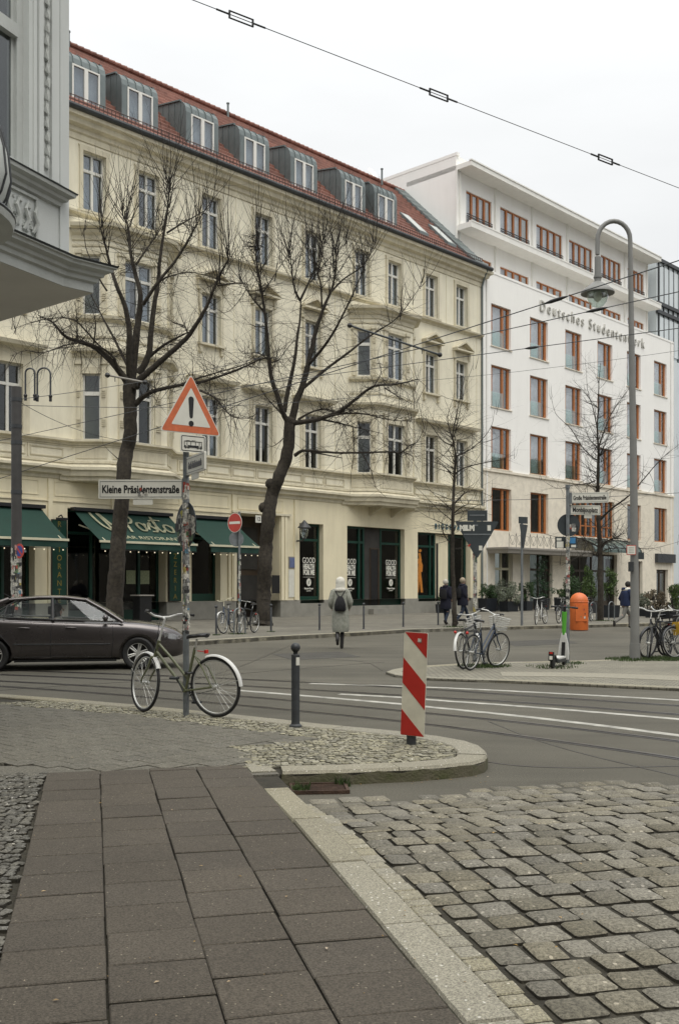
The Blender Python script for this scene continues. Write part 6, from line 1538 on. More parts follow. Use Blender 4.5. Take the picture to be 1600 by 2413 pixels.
for i,(px,py,lb) in enumerate([(510,1496,'thin bollard standing against the parked bikes on the far pavement'),(639,1488,'thin bollard at the foot of the leaning tree'),(753,1485,'thin bollard left of the walker in the pale coat'),(857,1482,'thin bollard right of the walker in the pale coat'),(950,1477,'thin bollard in front of the shop window with the orange figure'),(1032,1473,'thin bollard beside the walking couple')]):
    b_ = make_bollard(.93,.032,lb,'ball top bollards',gp(px,py))
# ------------------------------------------------------------ beacon
BC = thing('warning_beacon', 'red and white diagonally striped warning beacon at the kerb tip', 'beacon', gp(969,1753,.12)); kb = F/BC.location.y
m = MB(); m.cyl(0,0,-.05,1.06,.04,14); m.cyl(0,0,0,.1,.047,14); po = m.obj('post', M['anth'], BC, smooth=40)
m = MB(); bw, bh, z0 = .118, .985, .085
m.plate(rrect(-bw,bw,z0,z0+bh,.014),-.012,.0); bd = m.obj('board', M['board'], BC); bd.location=(.005,-.045,0); bd.rotation_euler = (0,R(2.3),R(-25))
m = MB(); m.box(-bw-.004,-.016,z0+.3,-bw+.006,.03,z0+.34)
def clipband(zl):
    # band going down to the right; lower-left corner height zl, slope
    s = -.245/(2*bw); h = .24; P = [(-bw,zl),(bw,zl+s*2*bw),(bw,zl+s*2*bw+h),(-bw,zl+h)]
    def clipz(P, lim, keep_below):
        out = []
        for i in range(len(P)):
            a, c = P[i-1], P[i]; ia = (a[1] <= lim) if keep_below else (a[1] >= lim); ic = (c[1] <= lim) if keep_below else (c[1] >= lim)
            if ia != ic: t = (lim-a[1])/(c[1]-a[1]); out.append((a[0]+(c[0]-a[0])*t, lim))
            if ic: out.append(c)
        return out
    P = clipz(P, z0+bh-.003, True); 
    return clipz(P, z0+.003, False) if P else []
for zl in (z0-.0+.06-.0, ):
    pass
for zl in (.095, .585, 1.075):
    P = clipband(zl)
    if len(P) > 2:
        m = MB(); m.plate([(x*.992,z) for x,z in P],-.0145,-.0125); m.obj('red_stripe', M['red'], bd)
flat_stickers(bd, lambda x,z: True, .04,.07,.98,1.0,-.016,2,3,.03,.05)
m = MB(); m.box(-.03,-.03,.3,.03,.045,.34); m.box(-.03,-.03,.8,.03,.045,.84); m.obj('clamp', M['steel'], BC)
# ------------------------------------------------------------ no entry sign on far pavement
NE = thing('no_entry_sign', 'round red no entry sign on a sticker covered pole', 'road sign', gp(566,1494)); k = F/NE.location.y
def zz_(y, o): return EYE+(HY-y)/(F/o.location.y)-o.location.z
m = MB(); m.cyl(0,0,0,zz_(1206,NE),.035,12); m.obj('pole', M['steel'], NE, smooth=40); NE_l = -.12
m = MB(); disc(m,(0,0),.31,-.004,.004); s_ = m.obj('sign_disc', M['signwhite'], NE); s_.location = (-.14,-.05,zz_(1232,NE)); s_.rotation_euler = (0,0,R(-38))
m = MB(); disc(m,(0,0),.295,-.0065,-.0045); m.obj('red_field', M['signred'], s_)
m = MB(); m.box(-.235,-.009,-.04,.235,-.007,.04); m.obj('white_bar', M['signwhite'], s_)
m = MB(); disc(m,(0,0),.24,-.004,.004); s_ = m.obj('small_sign_back', M['steel'], NE); s_.location = (-.1,.05,zz_(1270,NE)); s_.rotation_euler=(0,0,R(20))
pole_stickers(NE,.037,.6,2.4,50,9,.05,.12); NE.location.x -= .02
for c in kids(NE):
    pass
# ------------------------------------------------------------ tram pole on the left
TP = thing('tram_pole', 'thick dark overhead line mast at the left edge behind the car', 'mast', dp(40,1518,27)); TP.location.z = 0
kt = F/27
m = MB(); m.cyl(0,0,0,EYE+(HY-912)/kt,.135,20); m.cyl(0,0,0,.4,.16,20); m.obj('shaft', M['tram'], TP, smooth=40)
for y in (942,1005,1043,1160):
    m = MB(); m.cyl(0,0,EYE+(HY-y)/kt-.05,EYE+(HY-y)/kt+.05,.145,20); m.obj('band', M['anth'], TP, smooth=40)
pole_stickers(TP,.137,.9,2.6,120,15,.05,.14)
NS = tag(ob('no_stopping_sign', None, None, (TP.location.x+.13,TP.location.y-.17,EYE+(HY-1299)/kt)), 'small round blue and red no stopping sign mounted on the dark mast', 'road sign'); NS.rotation_euler=(0,0,R(-36))
NS.parent = None
m = MB(); disc(m,(0,0),.195,-.004,.004); m.obj('sign_disc', M['signred'], NS)
m = MB(); disc(m,(0,0),.14,-.0065,-.0045); m.obj('blue_field', M['blue'], NS)
m = MB(); P=[(-.12,.085),(-.085,.12),(.12,-.085),(.085,-.12)]; m.plate(P,-.009,-.007); m.obj('red_bar', M['signred'], NS)
m = MB(); m.box(-.02,.004,-.03,.02,.2,.03); m.obj('bracket', M['steel'], NS)
# ------------------------------------------------------------ right hand poles
RP = thing('street_sign_pole', 'slim pole with two street name signs beside the green scooter', 'sign pole', gp(1337,1562,IZ)); kr = F/RP.location.y
zr = lambda y: EYE+(HY-y)/kr-IZ
m = MB(); m.cyl(0,0,0,zr(1149),.036,14); m.cyl(0,0,zr(1149)-.02,zr(1147)+.04,.05,14); m.obj('pole', M['steel'], RP, smooth=40); pole_stickers(RP,.037,1.1,2.6,70,19,.04,.1)
namesign(RP,(.06,-.02,zr(1174)),.76,.215,'Große Präsidentenstraße',R(-16),.125,.52)
namesign(RP,(.04,.02,zr(1201)),.70,.20,'Monbijouplatz',R(14),.14,.72,tabx=.42,tabw=.17)
m = MB(); disc(m,(0,0),.235,.0,.006); s_ = m.obj('round_sign_back', M['signback'], RP); s_.location=(.03,.05,zr(1237)); flat_stickers(s_, lambda x,z: x*x+z*z<.04, .02,.15,-.1,.0,-.003,5,3,.05,.1)
m = MB(); m.box(-.23,.05,-.12,.23,.06,.12); s_ = m.obj('plate_back', M['signback'], RP); s_.location=(-.02,0,zr(1278)); 
m = MB(); m.box(.07,.044,-.02,.19,.049,.10); m.obj('blue_sticker', M['skyblue'] if 'skyblue' in M else M['blue'], s_)
m = MB(); m.box(-.2,.044,-.11,-.06,.049,.02); m.box(-.2,.044,.04,-.1,.0485,.09); m.box(.1,.044,-.1,.2,.049,-.05); m.obj('white_sticker', M['signwhite'], s_)
GW = thing('give_way_sign', 'back of a give way triangle on a stickered pole above two leaning bikes', 'road sign', (0,0,.12)); Dg = 21.4; GW.location = (319/2400*Dg, Dg, IZ); kg = F/Dg
zg = lambda y: EYE+(HY-y)/kg-IZ
m = MB(); m.cyl(0,0,0,zg(1210),.038,14); m.obj('pole', M['steel'], GW, smooth=40); pole_stickers(GW,.039,1.0,2.35,70,23,.05,.12)
m = MB(); x0 = -47/kg; x1 = 54/kg; m.plate([((1122.5-1119)/kg-.02,zg(1314)),((1122.5-1119)/kg+.02,zg(1314)),(x1,zg(1231)),(x1-.02,zg(1229)),(x0+.02,zg(1229)),(x0,zg(1231))],-.055,-.049)
g_ = m.obj('triangle_back', M['signback'], GW)
m = MB(); m.box(-19/kg,-.055,zg(1229)+.01,28/kg,-.049,zg(1203)); m.obj('plate_back', M['signback'], GW)
m = MB(); m.box(-28/kg,-.061,zg(1261),35/kg,-.0555,zg(1258)); m.box(-14/kg,-.061,zg(1216),22/kg,-.0555,zg(1213)); m.box(-.05,-.06,zg(1240),.05,.04,zg(1240)+.03); m.obj('mounting_bar', M['steel'], GW)
txt('MILM',.15,'signwhite',g_,(-20/kg,-.058,zg(1245)),sx=.9,bold=.012,name='sticker_lettering')
m = MB(); m.box(28/kg,-.058,zg(1251),36/kg,-.056,zg(1238)); m.box(8/kg,-.058,zg(1297),16/kg,-.056,zg(1286)); m.obj('white_sticker', M['signwhite'], g_)
m = MB(); m.plate([(-16/kg,zg(1290)),(-11/kg,zg(1283)),(-13/kg,zg(1282)),(-18/kg,zg(1286))],-.058,-.056); m.obj('red_sticker', M['signred'], g_)
EP = thing('give_way_sign', 'give way triangle seen edge on at the far kerb by parked bikes', 'road sign', gp(1229,1474)); ke = F/EP.location.y
ze = lambda y: EYE+(HY-y)/ke-.12
m = MB(); m.cyl(0,0,0,ze(1232),.05,12); m.obj('pole', M['steel'], EP, smooth=40)
m = MB(); m.plate([(-.42,ze(1236)),(.42,ze(1236)),(.02,ze(1292)),(-.02,ze(1292))],-.05,-.04); s_ = m.obj('triangle', M['signback'], EP); s_.rotation_euler=(0,0,R(58)); s_.location=(.02,-.03,0)
m = MB(); m.box(-.2,-.05,ze(1234),.25,-.04,ze(1218)); s_ = m.obj('upper_plate', M['signback'], EP); s_.rotation_euler=(0,0,R(30))
# ------------------------------------------------------------ street lamp
LP = thing('street_lamp', 'tall grey street lamp with a curved swan neck and bell shade', 'street lamp', gp(1495,1554,IZ)); kl_ = F/LP.location.y
zl = lambda y: EYE+(HY-y)/kl_-IZ
xl = lambda x: (x-1495)/kl_
m = MB(); pts = [(0,0,0),(0,0,zl(1440)),(xl(1492),0,zl(1100)),(xl(1487),0,zl(800)),(xl(1484),0,zl(568))]; rad=[.098,.093,.078,.062,.048]
for i in range(1,13):
    a = math.pi*i/12; pts.append((xl(1445.5)+xl(1495+38.5)*math.cos(a),0,zl(565)+ (44/kl_)*math.sin(a))); rad.append(.05)
pts.append((xl(1407),0,zl(600))); rad.append(.045)
m.tube(pts,rad,14); m.cyl(0,0,0,.35,.115,16); m.obj('post', M['lamp'], LP, smooth=50)
xc = xl(1407.5)
m = MB(); m.lathe([(.03,zl(606)+.03),(.065,zl(606)),(.07,zl(650)),(.075,zl(664)),(.12,zl(667)),(.30,zl(682)),(.355,zl(688)),(.36,zl(692)),(.30,zl(690)),(.15,zl(682))],xc,0,28); m.lathe([(.05,zl(652)),(.09,zl(652)),(.09,zl(655))],xc,0,16); m.obj('lamp_shade', M['lamp'], LP, smooth=40)
m = MB(); m.lathe([(.22,zl(691)),(.225,zl(700)),(.19,zl(712)),(.12,zl(721)),(.03,zl(725))],xc,0,20); m.obj('glass_globe', M['lowglass'], LP, smooth=60)
m = MB(); m.lathe([(.07,zl(688)),(.09,zl(696)),(.08,zl(706)),(.02,zl(712))],xc,0,12); m.obj('lamp_bulb', M['signwhite'], LP, smooth=60)
m = MB(); m.box(xl(1472),-.115,zl(1308),xl(1494),-.11,zl(1285)); s_ = m.obj('notice_plate', M['signred'], LP); m = MB(); m.box(xl(1473.5),-.118,zl(1306.3),xl(1492.5),-.1155,zl(1286.7)); m.obj('plate_field', M['signwhite'], s_)
m = MB(); 
for z in (1291,1296,1301): m.box(xl(1477),-.1195,zl(z+1),xl(1489),-.1185,zl(z))
m.obj('plate_marks', M['signback'], s_)
m = MB(); m.box(xl(1478),-.13,zl(1347),xl(1488),-.04,zl(1324)); m.obj('control_box', M['anth'], LP)
m = MB(); m.box(xl(1502),-.05,zl(1318),xl(1515),-.04,zl(1302)); s_ = m.obj('small_sign', M['signback'], LP)
# ------------------------------------------------------------ orange bin
OB = thing('grit_bin', 'bright orange dome topped bin standing at the far kerb', 'bin', gp(1363.5,1485.5,0)); ko = F/OB.location.y; r_ = 21.3/ko; H_ = 89/ko
m = MB(); prof = [(r_*.98,0.02),(r_,.04),(r_,H_-r_)]+[(r_*math.cos(R(a)),H_-r_+r_*math.sin(R(a))) for a in range(8,90,8)]+[(.01,H_)]
M['binorange'] = pm('orange_plastic', (.62,.145,.03), .45, .12, 2.5, .1, 30); m.lathe(prof,0,0,32); m.obj('shell', M['binorange'], OB, smooth=50)
m = MB(); m.torus((0,0,H_-r_),r_,.015,'Z',32,6); m.box(-.2,-r_-.012,.35,.25,-r_+.06,.95); m.obj('door_and_rim', M['binorange'], OB, smooth=40)
m = MB(); flat = [(.08,.75,.05),(.12,.6,.04),(.1,.45,.06),(-.02,.5,.03)]
for x,z,s__ in flat: m.box(x,-r_-.016,z,x+s__,-r_-.0125,z+s__*1.3)
m.obj('stickers', M['stick'], OB)
# ------------------------------------------------------------ overhead wires
def wire(name, label, a, b_, Da, Db, r, sag=.0, ins=(), L=.28, kind='frame', group='overhead line wires'):
    A_, B_ = dp(a[0],a[1],Da), dp(b_[0],b_[1],Db); o = thing(name, label, 'wire', (0,0,0), 0, group); m = MB(); P = []
    for i in range(25):
        t = i/24; p = A_.lerp(B_,t); p.z -= sag*4*t*(1-t); P.append(p)
    m.tube(P,r,5); m.obj('cable', M['anth'], o)
    for px in ins:
        # point of the wire seen at px
        best = min(range(241), key=lambda i: abs((lambda p: (p.x/p.y*F+CX))(A_.lerp(B_,i/240))-px)); t = best/240; p = A_.lerp(B_,t); p.z -= sag*4*t*(1-t); d = (B_-A_).normalized()
        side = Vector((0,0,1)) - d*d.z; side.normalize(); m = MB()
        if kind == 'frame':
            r *= 1.1; h = L*.12
            for s_ in (-1,1): m.tube([p-d*L*.45+side*h*s_, p+d*L*.45+side*h*s_], r*1.6, 6)
            for s_ in (-1,1): m.tube([p+d*L*.45*s_-side*h*1.1, p+d*L*.45*s_+side*h*1.1], r*2.2, 8); m.tube([p+d*L*.45*s_, p+d*L*.95*s_], r*1.9, 6)
        else: m.tube([p-d*L*.5,p-d*L*.2,p+d*L*.2,p+d*L*.5],[r*1.2,r*3.5,r*3.5,r*1.2],8)
        m.obj('insulator', M['black'], o)
    return o
wire('span_wire','thin wire crossing the sky with three frame shaped insulators',(300,-60),(1720,490),8.0,12.6,.0038,0,(569,1031,1424),.25)
wire('contact_wire','uppermost dark wire running up to the right across the white block',(-100,1160),(1760,562),30,16,.010,.0,(1314,),.45,'rod')
wire('contact_wire','middle dark wire passing in front of the lamp globe',(-60,1052),(1760,652),30,17,.009,.0,(1410,),.42,'rod')
wire('contact_wire','lowest dark wire passing under the letters of the white block',(480,922),(1760,752),30,17,.008,.0,(1252,),.38,'rod')
wire('feeder_wire','faint wire just above the pediment windows, ending at the mast',(52,940),(620,842),27,32,.008,.1)
wire('feeder_wire','faint wire below the first floor windows, ending at the mast',(52,955),(900,930),27,34,.008,.2)
wire('feeder_wire','slack wire hanging off the mast near the left window',(52,950),(330,1040),27,33,.008,.25)
wire('feeder_wire','faint wire across the middle of the white block',(1040,1180),(1760,1150),36,36,.009,.1)
wire('feeder_wire','very thin pale wire over the white facade windows',(900,905),(1640,820),36,30,.006,.1)
for a,b_,D1_,lb in (((254,884),(342,901),30,'short pale insulating rod hanging beside the left tree fork'),((824,767),(1036,836),31,'long rod insulator hanging over the canted bay')):
    o = thing('rod_insulator', lb, 'insulator', (0,0,0), 0, 'rod insulators of the overhead line'); A_, B_ = dp(*a,D1_), dp(*b_,D1_+.6); m = MB(); m.tube([A_,B_],.03 if D1_==30 else .032,8); m.obj('rod', M['blind'] if D1_==30 else M['signback'], o, smooth=40)
    m = MB()
    for q in (A_,B_): m.sph(tuple(q),.08,8)
    for t in (.2,.5,.8): q = A_.lerp(B_,t); m.tube([q,q+Vector((0,0,-.15))],.012,5)
    m.obj('end_fitting', M['black'], o)
for i,(x0,x1,y0_,y1_) in enumerate(((61,83,932,868),(89,120,934,867))):
    o = thing('wire_hanger', ('left','right')[i]+' one of two arched wire hangers beside the mast top', 'hanger', (0,0,0), 0, 'arched wire hangers'); D1_ = 28; m = MB(); cx_ = (x0+x1)/2; h_ = (x1-x0)/2; P = [dp(x0,y0_,D1_)]+[dp(cx_-h_*math.cos(R(a)), y1_+h_-h_*math.sin(R(a)), D1_) for a in range(0,181,15)]+[dp(x1,y0_,D1_)]
    m.tube(P,.026,6); m.obj('arch', M['anth'], o, smooth=60); m = MB(); 
    for x in (x0,x1): q = dp(x,y0_,D1_); m.sph(tuple(q),.055,8); m.tube([q,q+Vector((0,0,-.14))],.04,6)
    m.obj('weight', M['black'], o, smooth=60)
# lectern with menu by the restaurant
LT = thing('menu_stand', 'black menu stand on the pavement outside the restaurant', 'stand', (0,0,.12)); q = FW(U(336,-1.6),-1.6,.12); LT.location = q; LT.rotation_euler=(0,0,FA)
m = MB(); m.box(-.3,-.25,0,.3,.25,1.12); m.obj('cabinet', M['black'], LT); m = MB(); m.box(-.38,-.32,1.12,.38,.32,1.17); m.obj('top', M['blind'], LT)
# ------------------------------------------------------------ bicycles
def rotm(ax, a): return Matrix.Rotation(a, 4, ax)
def bicycle(label, rear, front, frame='bikeblack', steer=0, lean=0, fender=None, bar='swept', basket=False, rack=True, skirt=False, barcol='chrome', women=False, wheel_r=.345, light=True, stem=.16, tyre='rubber', group='parked bicycles', crate=False, rimcol='alu', saddlebag=False):
    rear, front = Vector(rear), Vector(front); d = front-rear; h = math.atan2(d.y,d.x)
    o = thing('bicycle', label, 'bicycle', rear, h, group); o.rotation_mode = 'XYZ'; o.rotation_euler = (lean,0,h)
    WB_ = 1.06; r = wheel_r; zc = r; fm = M[frame]
    head_t, head_b = Vector((.80,0,.87)), Vector((.865,0,.70)); bb = Vector((.43,0,.29)); st_t = Vector((.27,0,.80)); st_c = Vector((.36,0,.50)); hub = Vector((0,0,zc)); fh = Vector((WB_,0,zc))
    ax = (head_t-head_b).normalized(); S = Matrix.Translation(head_b) @ Matrix.Rotation(steer,4,ax) @ Matrix.Translation(-head_b)
    def add(name, mb, mat, par=o, steerd=False, smooth=50):
        q = mb.obj(name, mat, par, smooth=smooth)
        if steerd: q.matrix_local = S
        return q
    f = MB()
    dtop = head_b+ax*.04
    if women: f.tube([head_t-ax*.04, Vector((.62,0,.66)), Vector((.385,0,.42))],.017,8); f.tube([dtop, bb],.019,8)
    else: f.tube([head_t-ax*.05, st_t-Vector((0,0,.05))],.017,8); f.tube([dtop, bb],.019,8)
    f.tube([head_b-ax*.02, head_t],.021,10); f.tube([bb, st_t],.017,8); f.cyl(bb.x,0,bb.z-.02,bb.z+.02,.0,3)
    f.tube([bb+Vector((0,-.035,0)),bb+Vector((0,.035,0))],.022,10)
    for s in (-1,1):
        f.tube([bb+Vector((-.03,s*.02,0)), hub+Vector((.02,s*.06,0))],.011,6); f.tube([st_t-Vector((-.02,0,.09)), Vector((.13,s*.055,.56)), hub+Vector((.01,s*.06,0))],.009,6)
    add('frame', f, fm)
    f = MB(); cr = head_b-ax*.04
    for s in (-1,1): f.tube([cr+Vector((0,s*.045,.0)), cr+Vector((.04,s*.055,-.12)), fh+Vector((-.02,s*.055,.06)), fh+Vector((0,s*.055,0))],[.014,.014,.010,.009],7)
    f.tube([cr+Vector((0,-.05,.0)),cr+Vector((0,.05,.0))],.015,7); f.tube([cr,head_b],.017,8)
    add('fork', f, fm, steerd=True)
    for c, nm, std in ((hub,'rear',False),(fh,'front',True)):
        w_ = MB(); w_.tube([c+Vector((0,-.05,0)),c+Vector((0,.05,0))],.022,10); w_.tube([c+Vector((0,-.028,0)),c+Vector((0,-.022,0))],.034,10); w_.tube([c+Vector((0,.022,0)),c+Vector((0,.028,0))],.034,10)
        for i in range(28):
            a = 2*math.pi*i/28; s = 1 if i%2 else -1; b_ = a+ (.5 if (i//2)%2 else -.5)
            w_.tube([c+Vector((.03*math.cos(b_),s*.024,.03*math.sin(b_))), c+Vector(((r-.035)*math.cos(a),0,(r-.035)*math.sin(a)))],.0016,3,cap=False)
        wo_ = add('wheel', w_, M['alu'], steerd=std)
        t_ = MB(); t_.torus(c, r-.018, .019, 'Y', 44, 8); q = t_.obj('tyre', M[tyre], wo_, smooth=60)
        t_ = MB(); t_.torus(c, r-.041, .010, 'Y', 44, 6, sq=1.15); q = t_.obj('rim', M[rimcol], wo_, smooth=60)
    if fender:
        for c, a0, a1, std in ((hub,R(72),R(176),False),(fh,R(8),R(150),True)):
            f = MB(); n_ = 22; prof = [(-.030,-.012),(-.022,.004),(0,.010),(.022,.004),(.030,-.012)]; rings = []
            for i in range(n_+1):
                a = a0+(a1-a0)*i/n_; rings.append([(c.x+(r+.018+dz)*math.cos(a), dy, c.z+(r+.018+dz)*math.sin(a)) for dy,dz in prof])
            f.loft(rings, close=False, cap=False); q = add('fender', f, M[fender], steerd=std)
            f = MB()
            for a in ((a1-.2) if not std else (a0+.3),):
                for s in (-1,1): f.tube([c+Vector((0,s*.06,0)), c+Vector(((r+.01)*math.cos(a),s*.03,(r+.01)*math.sin(a)))],.003,4)
            q2 = f.obj('fender_stay', M['alu'], q)
    # seat
    f = MB(); sp_ = st_t+(st_t-bb).normalized()*.10; f.tube([st_t-Vector((0,0,.03)),sp_],.013,8); add('seat_post', f, M['alu'])
    f = MB(); rings = []
    for x,w_,z in ((-.15,.045,.03),(-.13,.085,.035),(-.07,.085,.035),(0,.055,.025),(.07,.025,.018),(.13,.018,.01),(.145,.008,.0)):
        rings.append([(sp_.x+x, w_*math.cos(a), sp_.z+.02+z+(.018 if math.sin(a) > 0 else .03)*math.sin(a)) for a in [2*math.pi*i/10 for i in range(10)]])
    f.loft(rings); add('saddle', f, M['black'])
    # handlebar
    f = MB(); stt = head_t+ax*stem; f.tube([head_t, stt],.013,8); fw = Vector((.05,0,.02)); f.tube([stt,stt+fw],.014,8); c = stt+fw
    if bar == 'swept': pts = [(-.20,-.29,.05),(-.10,-.275,.06),(.0,-.2,.05),(.03,-.1,.01),(.02,0,0),(.03,.1,.01),(.0,.2,.05),(-.10,.275,.06),(-.20,.29,.05)]
    elif bar == 'flat': pts = [(-.02,-.28,.0),(0,-.15,0),(.01,0,0),(0,.15,0),(-.02,.28,0)]
    else: pts = [(.02,-.2,-.13),(.1,-.2,-.12),(.1,-.2,0),(.02,-.19,.02),(0,0,0),(.02,.19,.02),(.1,.2,0),(.1,.2,-.12),(.02,.2,-.13)]
    pts = [c+Vector(p) for p in pts]; f.tube(pts,.0135,8); hb = add('handlebar', f, M[barcol], steerd=True)
    f = MB()
    for s in (0,-1):
        a, b_ = pts[s], pts[1 if s == 0 else -2]; f.tube([a+(a-b_).normalized()*.01, a.lerp(b_,.95)],.016,8)
        f.tube([a.lerp(b_,1.1)+Vector((.02,0,-.01)), a.lerp(b_,.5)+Vector((.045,0,-.02))],.006,5)
    q = f.obj('grip', M['black'], hb, smooth=50)
    # brake cables
    f = MB(); f.tube([pts[1], c+Vector((.12,.05,.03)), c+Vector((.08,0,-.12)), dtop+Vector((-.02,.02,0))],.003,4); f.tube([pts[-2], c+Vector((.13,-.05,.02)), c+Vector((.09,0,-.15)), cr+Vector((.03,0,0))],.003,4); add('cable', f, M['black'], steerd=True)
    # cranks, chain guard
    f = MB(); ca = R(-115)
    for s, a in ((-1,ca),(1,ca+math.pi)):
        e = bb+Vector((.17*math.cos(a), s*.07, .17*math.sin(a))); f.tube([bb+Vector((0,s*.05,0)), e],.008,6); f.box(e.x-.045, e.y, e.z-.012, e.x+.045, e.y+s*.08, e.z+.012)
    add('pedals', f, M['anth'])
    f = MB(); 
    for s in (-1,):
        f.torus(bb+Vector((0,s*.045,0)), .075,.006,'Y',20,5); 
        for z in (1,-1): f.tube([bb+Vector((0,s*.045,z*.075)), hub+Vector((0,s*.045,z*.03))],.004,4)
        for i in range(5): a = i*1.256; f.tube([bb+Vector((0,s*.045,0)), bb+Vector((.07*math.cos(a),s*.045,.07*math.sin(a)))],.007,4)
    add('chain_ring', f, M['anth'])
    if rack:
        f = MB()
        for s in (-1,1): f.tube([Vector((.2,s*.05,.74)),Vector((-.12,s*.06,.745)),Vector((-.22,s*.05,.745))],.006,5); f.tube([hub+Vector((0,s*.065,.0)),Vector((-.08,s*.065,.745))],.005,5)
        for x in (.12,0,-.12,-.2): f.tube([(x,-.055,.745),(x,.055,.745)],.005,5)
        add('rack', f, M['black'])
    if crate:
        f = MB(); f.box(-.3,-.16,.77,.12,.16,.80)
        for z in (.85,.92,1.0): f.box(-.3,-.17,z,.12,-.155,z+.03); f.box(-.3,.155,z,.12,.17,z+.03); f.box(-.31,-.17,z,-.295,.17,z+.03); f.box(.115,-.17,z,.13,.17,z+.03)
        for x in (-.3,-.09,.12):
            for y in (-.165,.165): f.box(x-.01,y-.01,.78,x+.01,y+.01,1.03)
        add('crate', f, M['black'])
    if light:
        f = MB(); f.sph((-.0-.02 if not rack else -.24,0,.72 if rack else .62),.03,8); add('rear_light', f, M['redlight'])
        f = MB(); q = cr+Vector((.06,0,.06)); f.tube([q,q+Vector((.05,0,0))],[.02,.032],10); add('front_light', f, M['chrome'], steerd=True)
    f = MB(); f.tube([bb+Vector((-.06,.03,-.02)),bb+Vector((-.12,.19,-.27))],.008,6); add('kickstand', f, M['anth'])
    if basket:
        f = MB(); c0 = c+Vector((.17,0,-.06)); w1,w2,l1,l2,hh = .17,.13,.13,.10,.22
        for k in range(6):
            t = k/5; ww, ll, z = w2+(w1-w2)*t, l2+(l1-l2)*t, -hh+hh*t
            f.tube([c0+Vector(p) for p in ((ll,ww,z),(ll,-ww,z),(-ll,-ww,z),(-ll,ww,z),(ll,ww,z))],.004 if k < 5 else .007,4)
        for i in range(-5,6):
            for s in (-1,1): f.tube([c0+Vector((s*l2,w2*i/5,-hh)),c0+Vector((s*l1,w1*i/5,0))],.003,3)
        for i in range(-3,4):
            for s in (-1,1): f.tube([c0+Vector((l2*i/3,s*w2,-hh)),c0+Vector((l1*i/3,s*w1,0))],.003,3)
            f.tube([c0+Vector((l2*i/3,-w2,-hh)),c0+Vector((l2*i/3,w2,-hh))],.003,3)
        add('basket', f, M[basket], steerd=True)
    return o
G1 = gp(510,1690); F1 = gp(330,1676)
b1 = bicycle('olive green bicycle with white fenders leaning against the sign pole', G1, F1, 'olive', steer=R(-24), lean=R(-3), fender='bikewhite', bar='swept', rack=False, barcol='bikewhite', women=True, wheel_r=.35, light=False, stem=.27)
m = MB(); m.box(.10,-.025,.735,.125,.025,.775); m.tube([(.12,0,.75),(.24,0,.76)],.006,5); m.obj('rear_reflector', M['redlight'], b1)
m = MB(); m.torus((.375,.0,.50),.04,.014,'Z',14,6); m.obj('lock', M['black'], b1)
P1, P2 = gp(1108,1580,IZ), gp(1181,1570,IZ); bicycle('dark bicycle with pale wire basket leaning at the give way pole', P1, P2, 'bikeblue', steer=R(-12), lean=R(5), bar='swept', basket='alu', rack=True, barcol='alu', women=True)
P1 = gp(1092,1577,IZ); bicycle('bicycle with white fenders behind the one with the wire basket', P1, P1+Vector((.50,.93,0)), 'bikeblack', steer=R(25), lean=R(-6), fender='bikewhite', bar='swept', barcol='bikewhite', basket='bikewhite')
P1 = gp(546,1496); bicycle('dark sporty bicycle at the no entry pole, nearest the tree trunk', gp(599,1491), P1, 'bikeblack', steer=R(10), lean=R(-5), bar='flat', rack=False, tyre='rubber')
bicycle('city bicycle with pale front fender behind the thin bollard', gp(548,1490), gp(517,1495), 'bikeblue', steer=R(-15), lean=R(4), fender='bikewhite', bar='swept', barcol='ivory')
bicycle('pale framed bicycle by the edge on triangle sign at the far kerb', gp(1284,1470), gp(1252,1473), 'bikewhite', steer=R(12), lean=R(4), bar='swept', women=True, crate=True)
bicycle('black bicycle behind the pale framed one at the far kerb', gp(1325,1467), gp(1300,1472), 'bikeblack', steer=R(-10), lean=R(-4), fender='bikeblack', bar='flat')
bicycle('dark bicycle mostly behind the orange bin', gp(1392,1464), gp(1362,1467), 'bikeblack', lean=R(3), bar='flat')
bicycle('black bicycle with white handlebar parked right beside the street lamp', gp(1572,1547,IZ), gp(1524,1554,IZ), 'bikeblack', steer=R(28), lean=R(5), bar='swept', barcol='bikewhite', crate=True, women=True, rimcol='anth')
bicycle('black trekking bicycle second from the street lamp', gp(1612,1548,IZ), gp(1556,1550,IZ), 'bikeblack', steer=R(15), lean=R(-3), fender='bikeblack', bar='swept', barcol='alu', rimcol='anth')
b_ = bicycle('black bicycle with yellow bag cut by the right edge', gp(1650,1546,IZ), gp(1588,1551,IZ), 'bikeblack', steer=R(-10), lean=R(4), fender='bikeblack', bar='flat', crate=True)
m = MB(); m.loft([[(.25+x,.0+y*s,z) for x,y in ((-.1,-.09),(.1,-.09),(.1,.09),(-.1,.09))] for z,s in ((.5,.7),(.6,1),(.75,1),(.8,.8))]); b_2 = m.obj('yellow_bag', pm('yellow_bag', (.5,.3,.02), .6,.2,6), b_); b_2.location=(.6,0,0)
bicycle('dark bicycle standing behind the black pair at the right edge', gp(1640,1541,IZ), gp(1578,1544,IZ), 'bikeblack', steer=R(12), lean=R(-5), fender='bikeblack', bar='swept', barcol='alu', rimcol='anth')
# bike hoops
for px, py in ((565,1493),(1397,1462),(1440,1460)):
    o = thing('bike_hoop', {565:'steel bike hoop under the bikes by the no entry sign',1397:'grey steel bike hoop between orange bin and tree',1440:'steel bike hoop right of the tree by the planter'}[px], 'bike rack', gp(px,py), R(40), 'steel bike hoops')
    m = MB(); m.tube([(-.22,0,0),(-.22,0,.6)]+[(-.22*math.cos(R(a)),0,.6+.22*math.sin(R(a))) for a in range(15,180,15)]+[(.22,0,.6),(.22,0,0)],.025,8); m.obj('hoop', M['steel'], o, smooth=60)
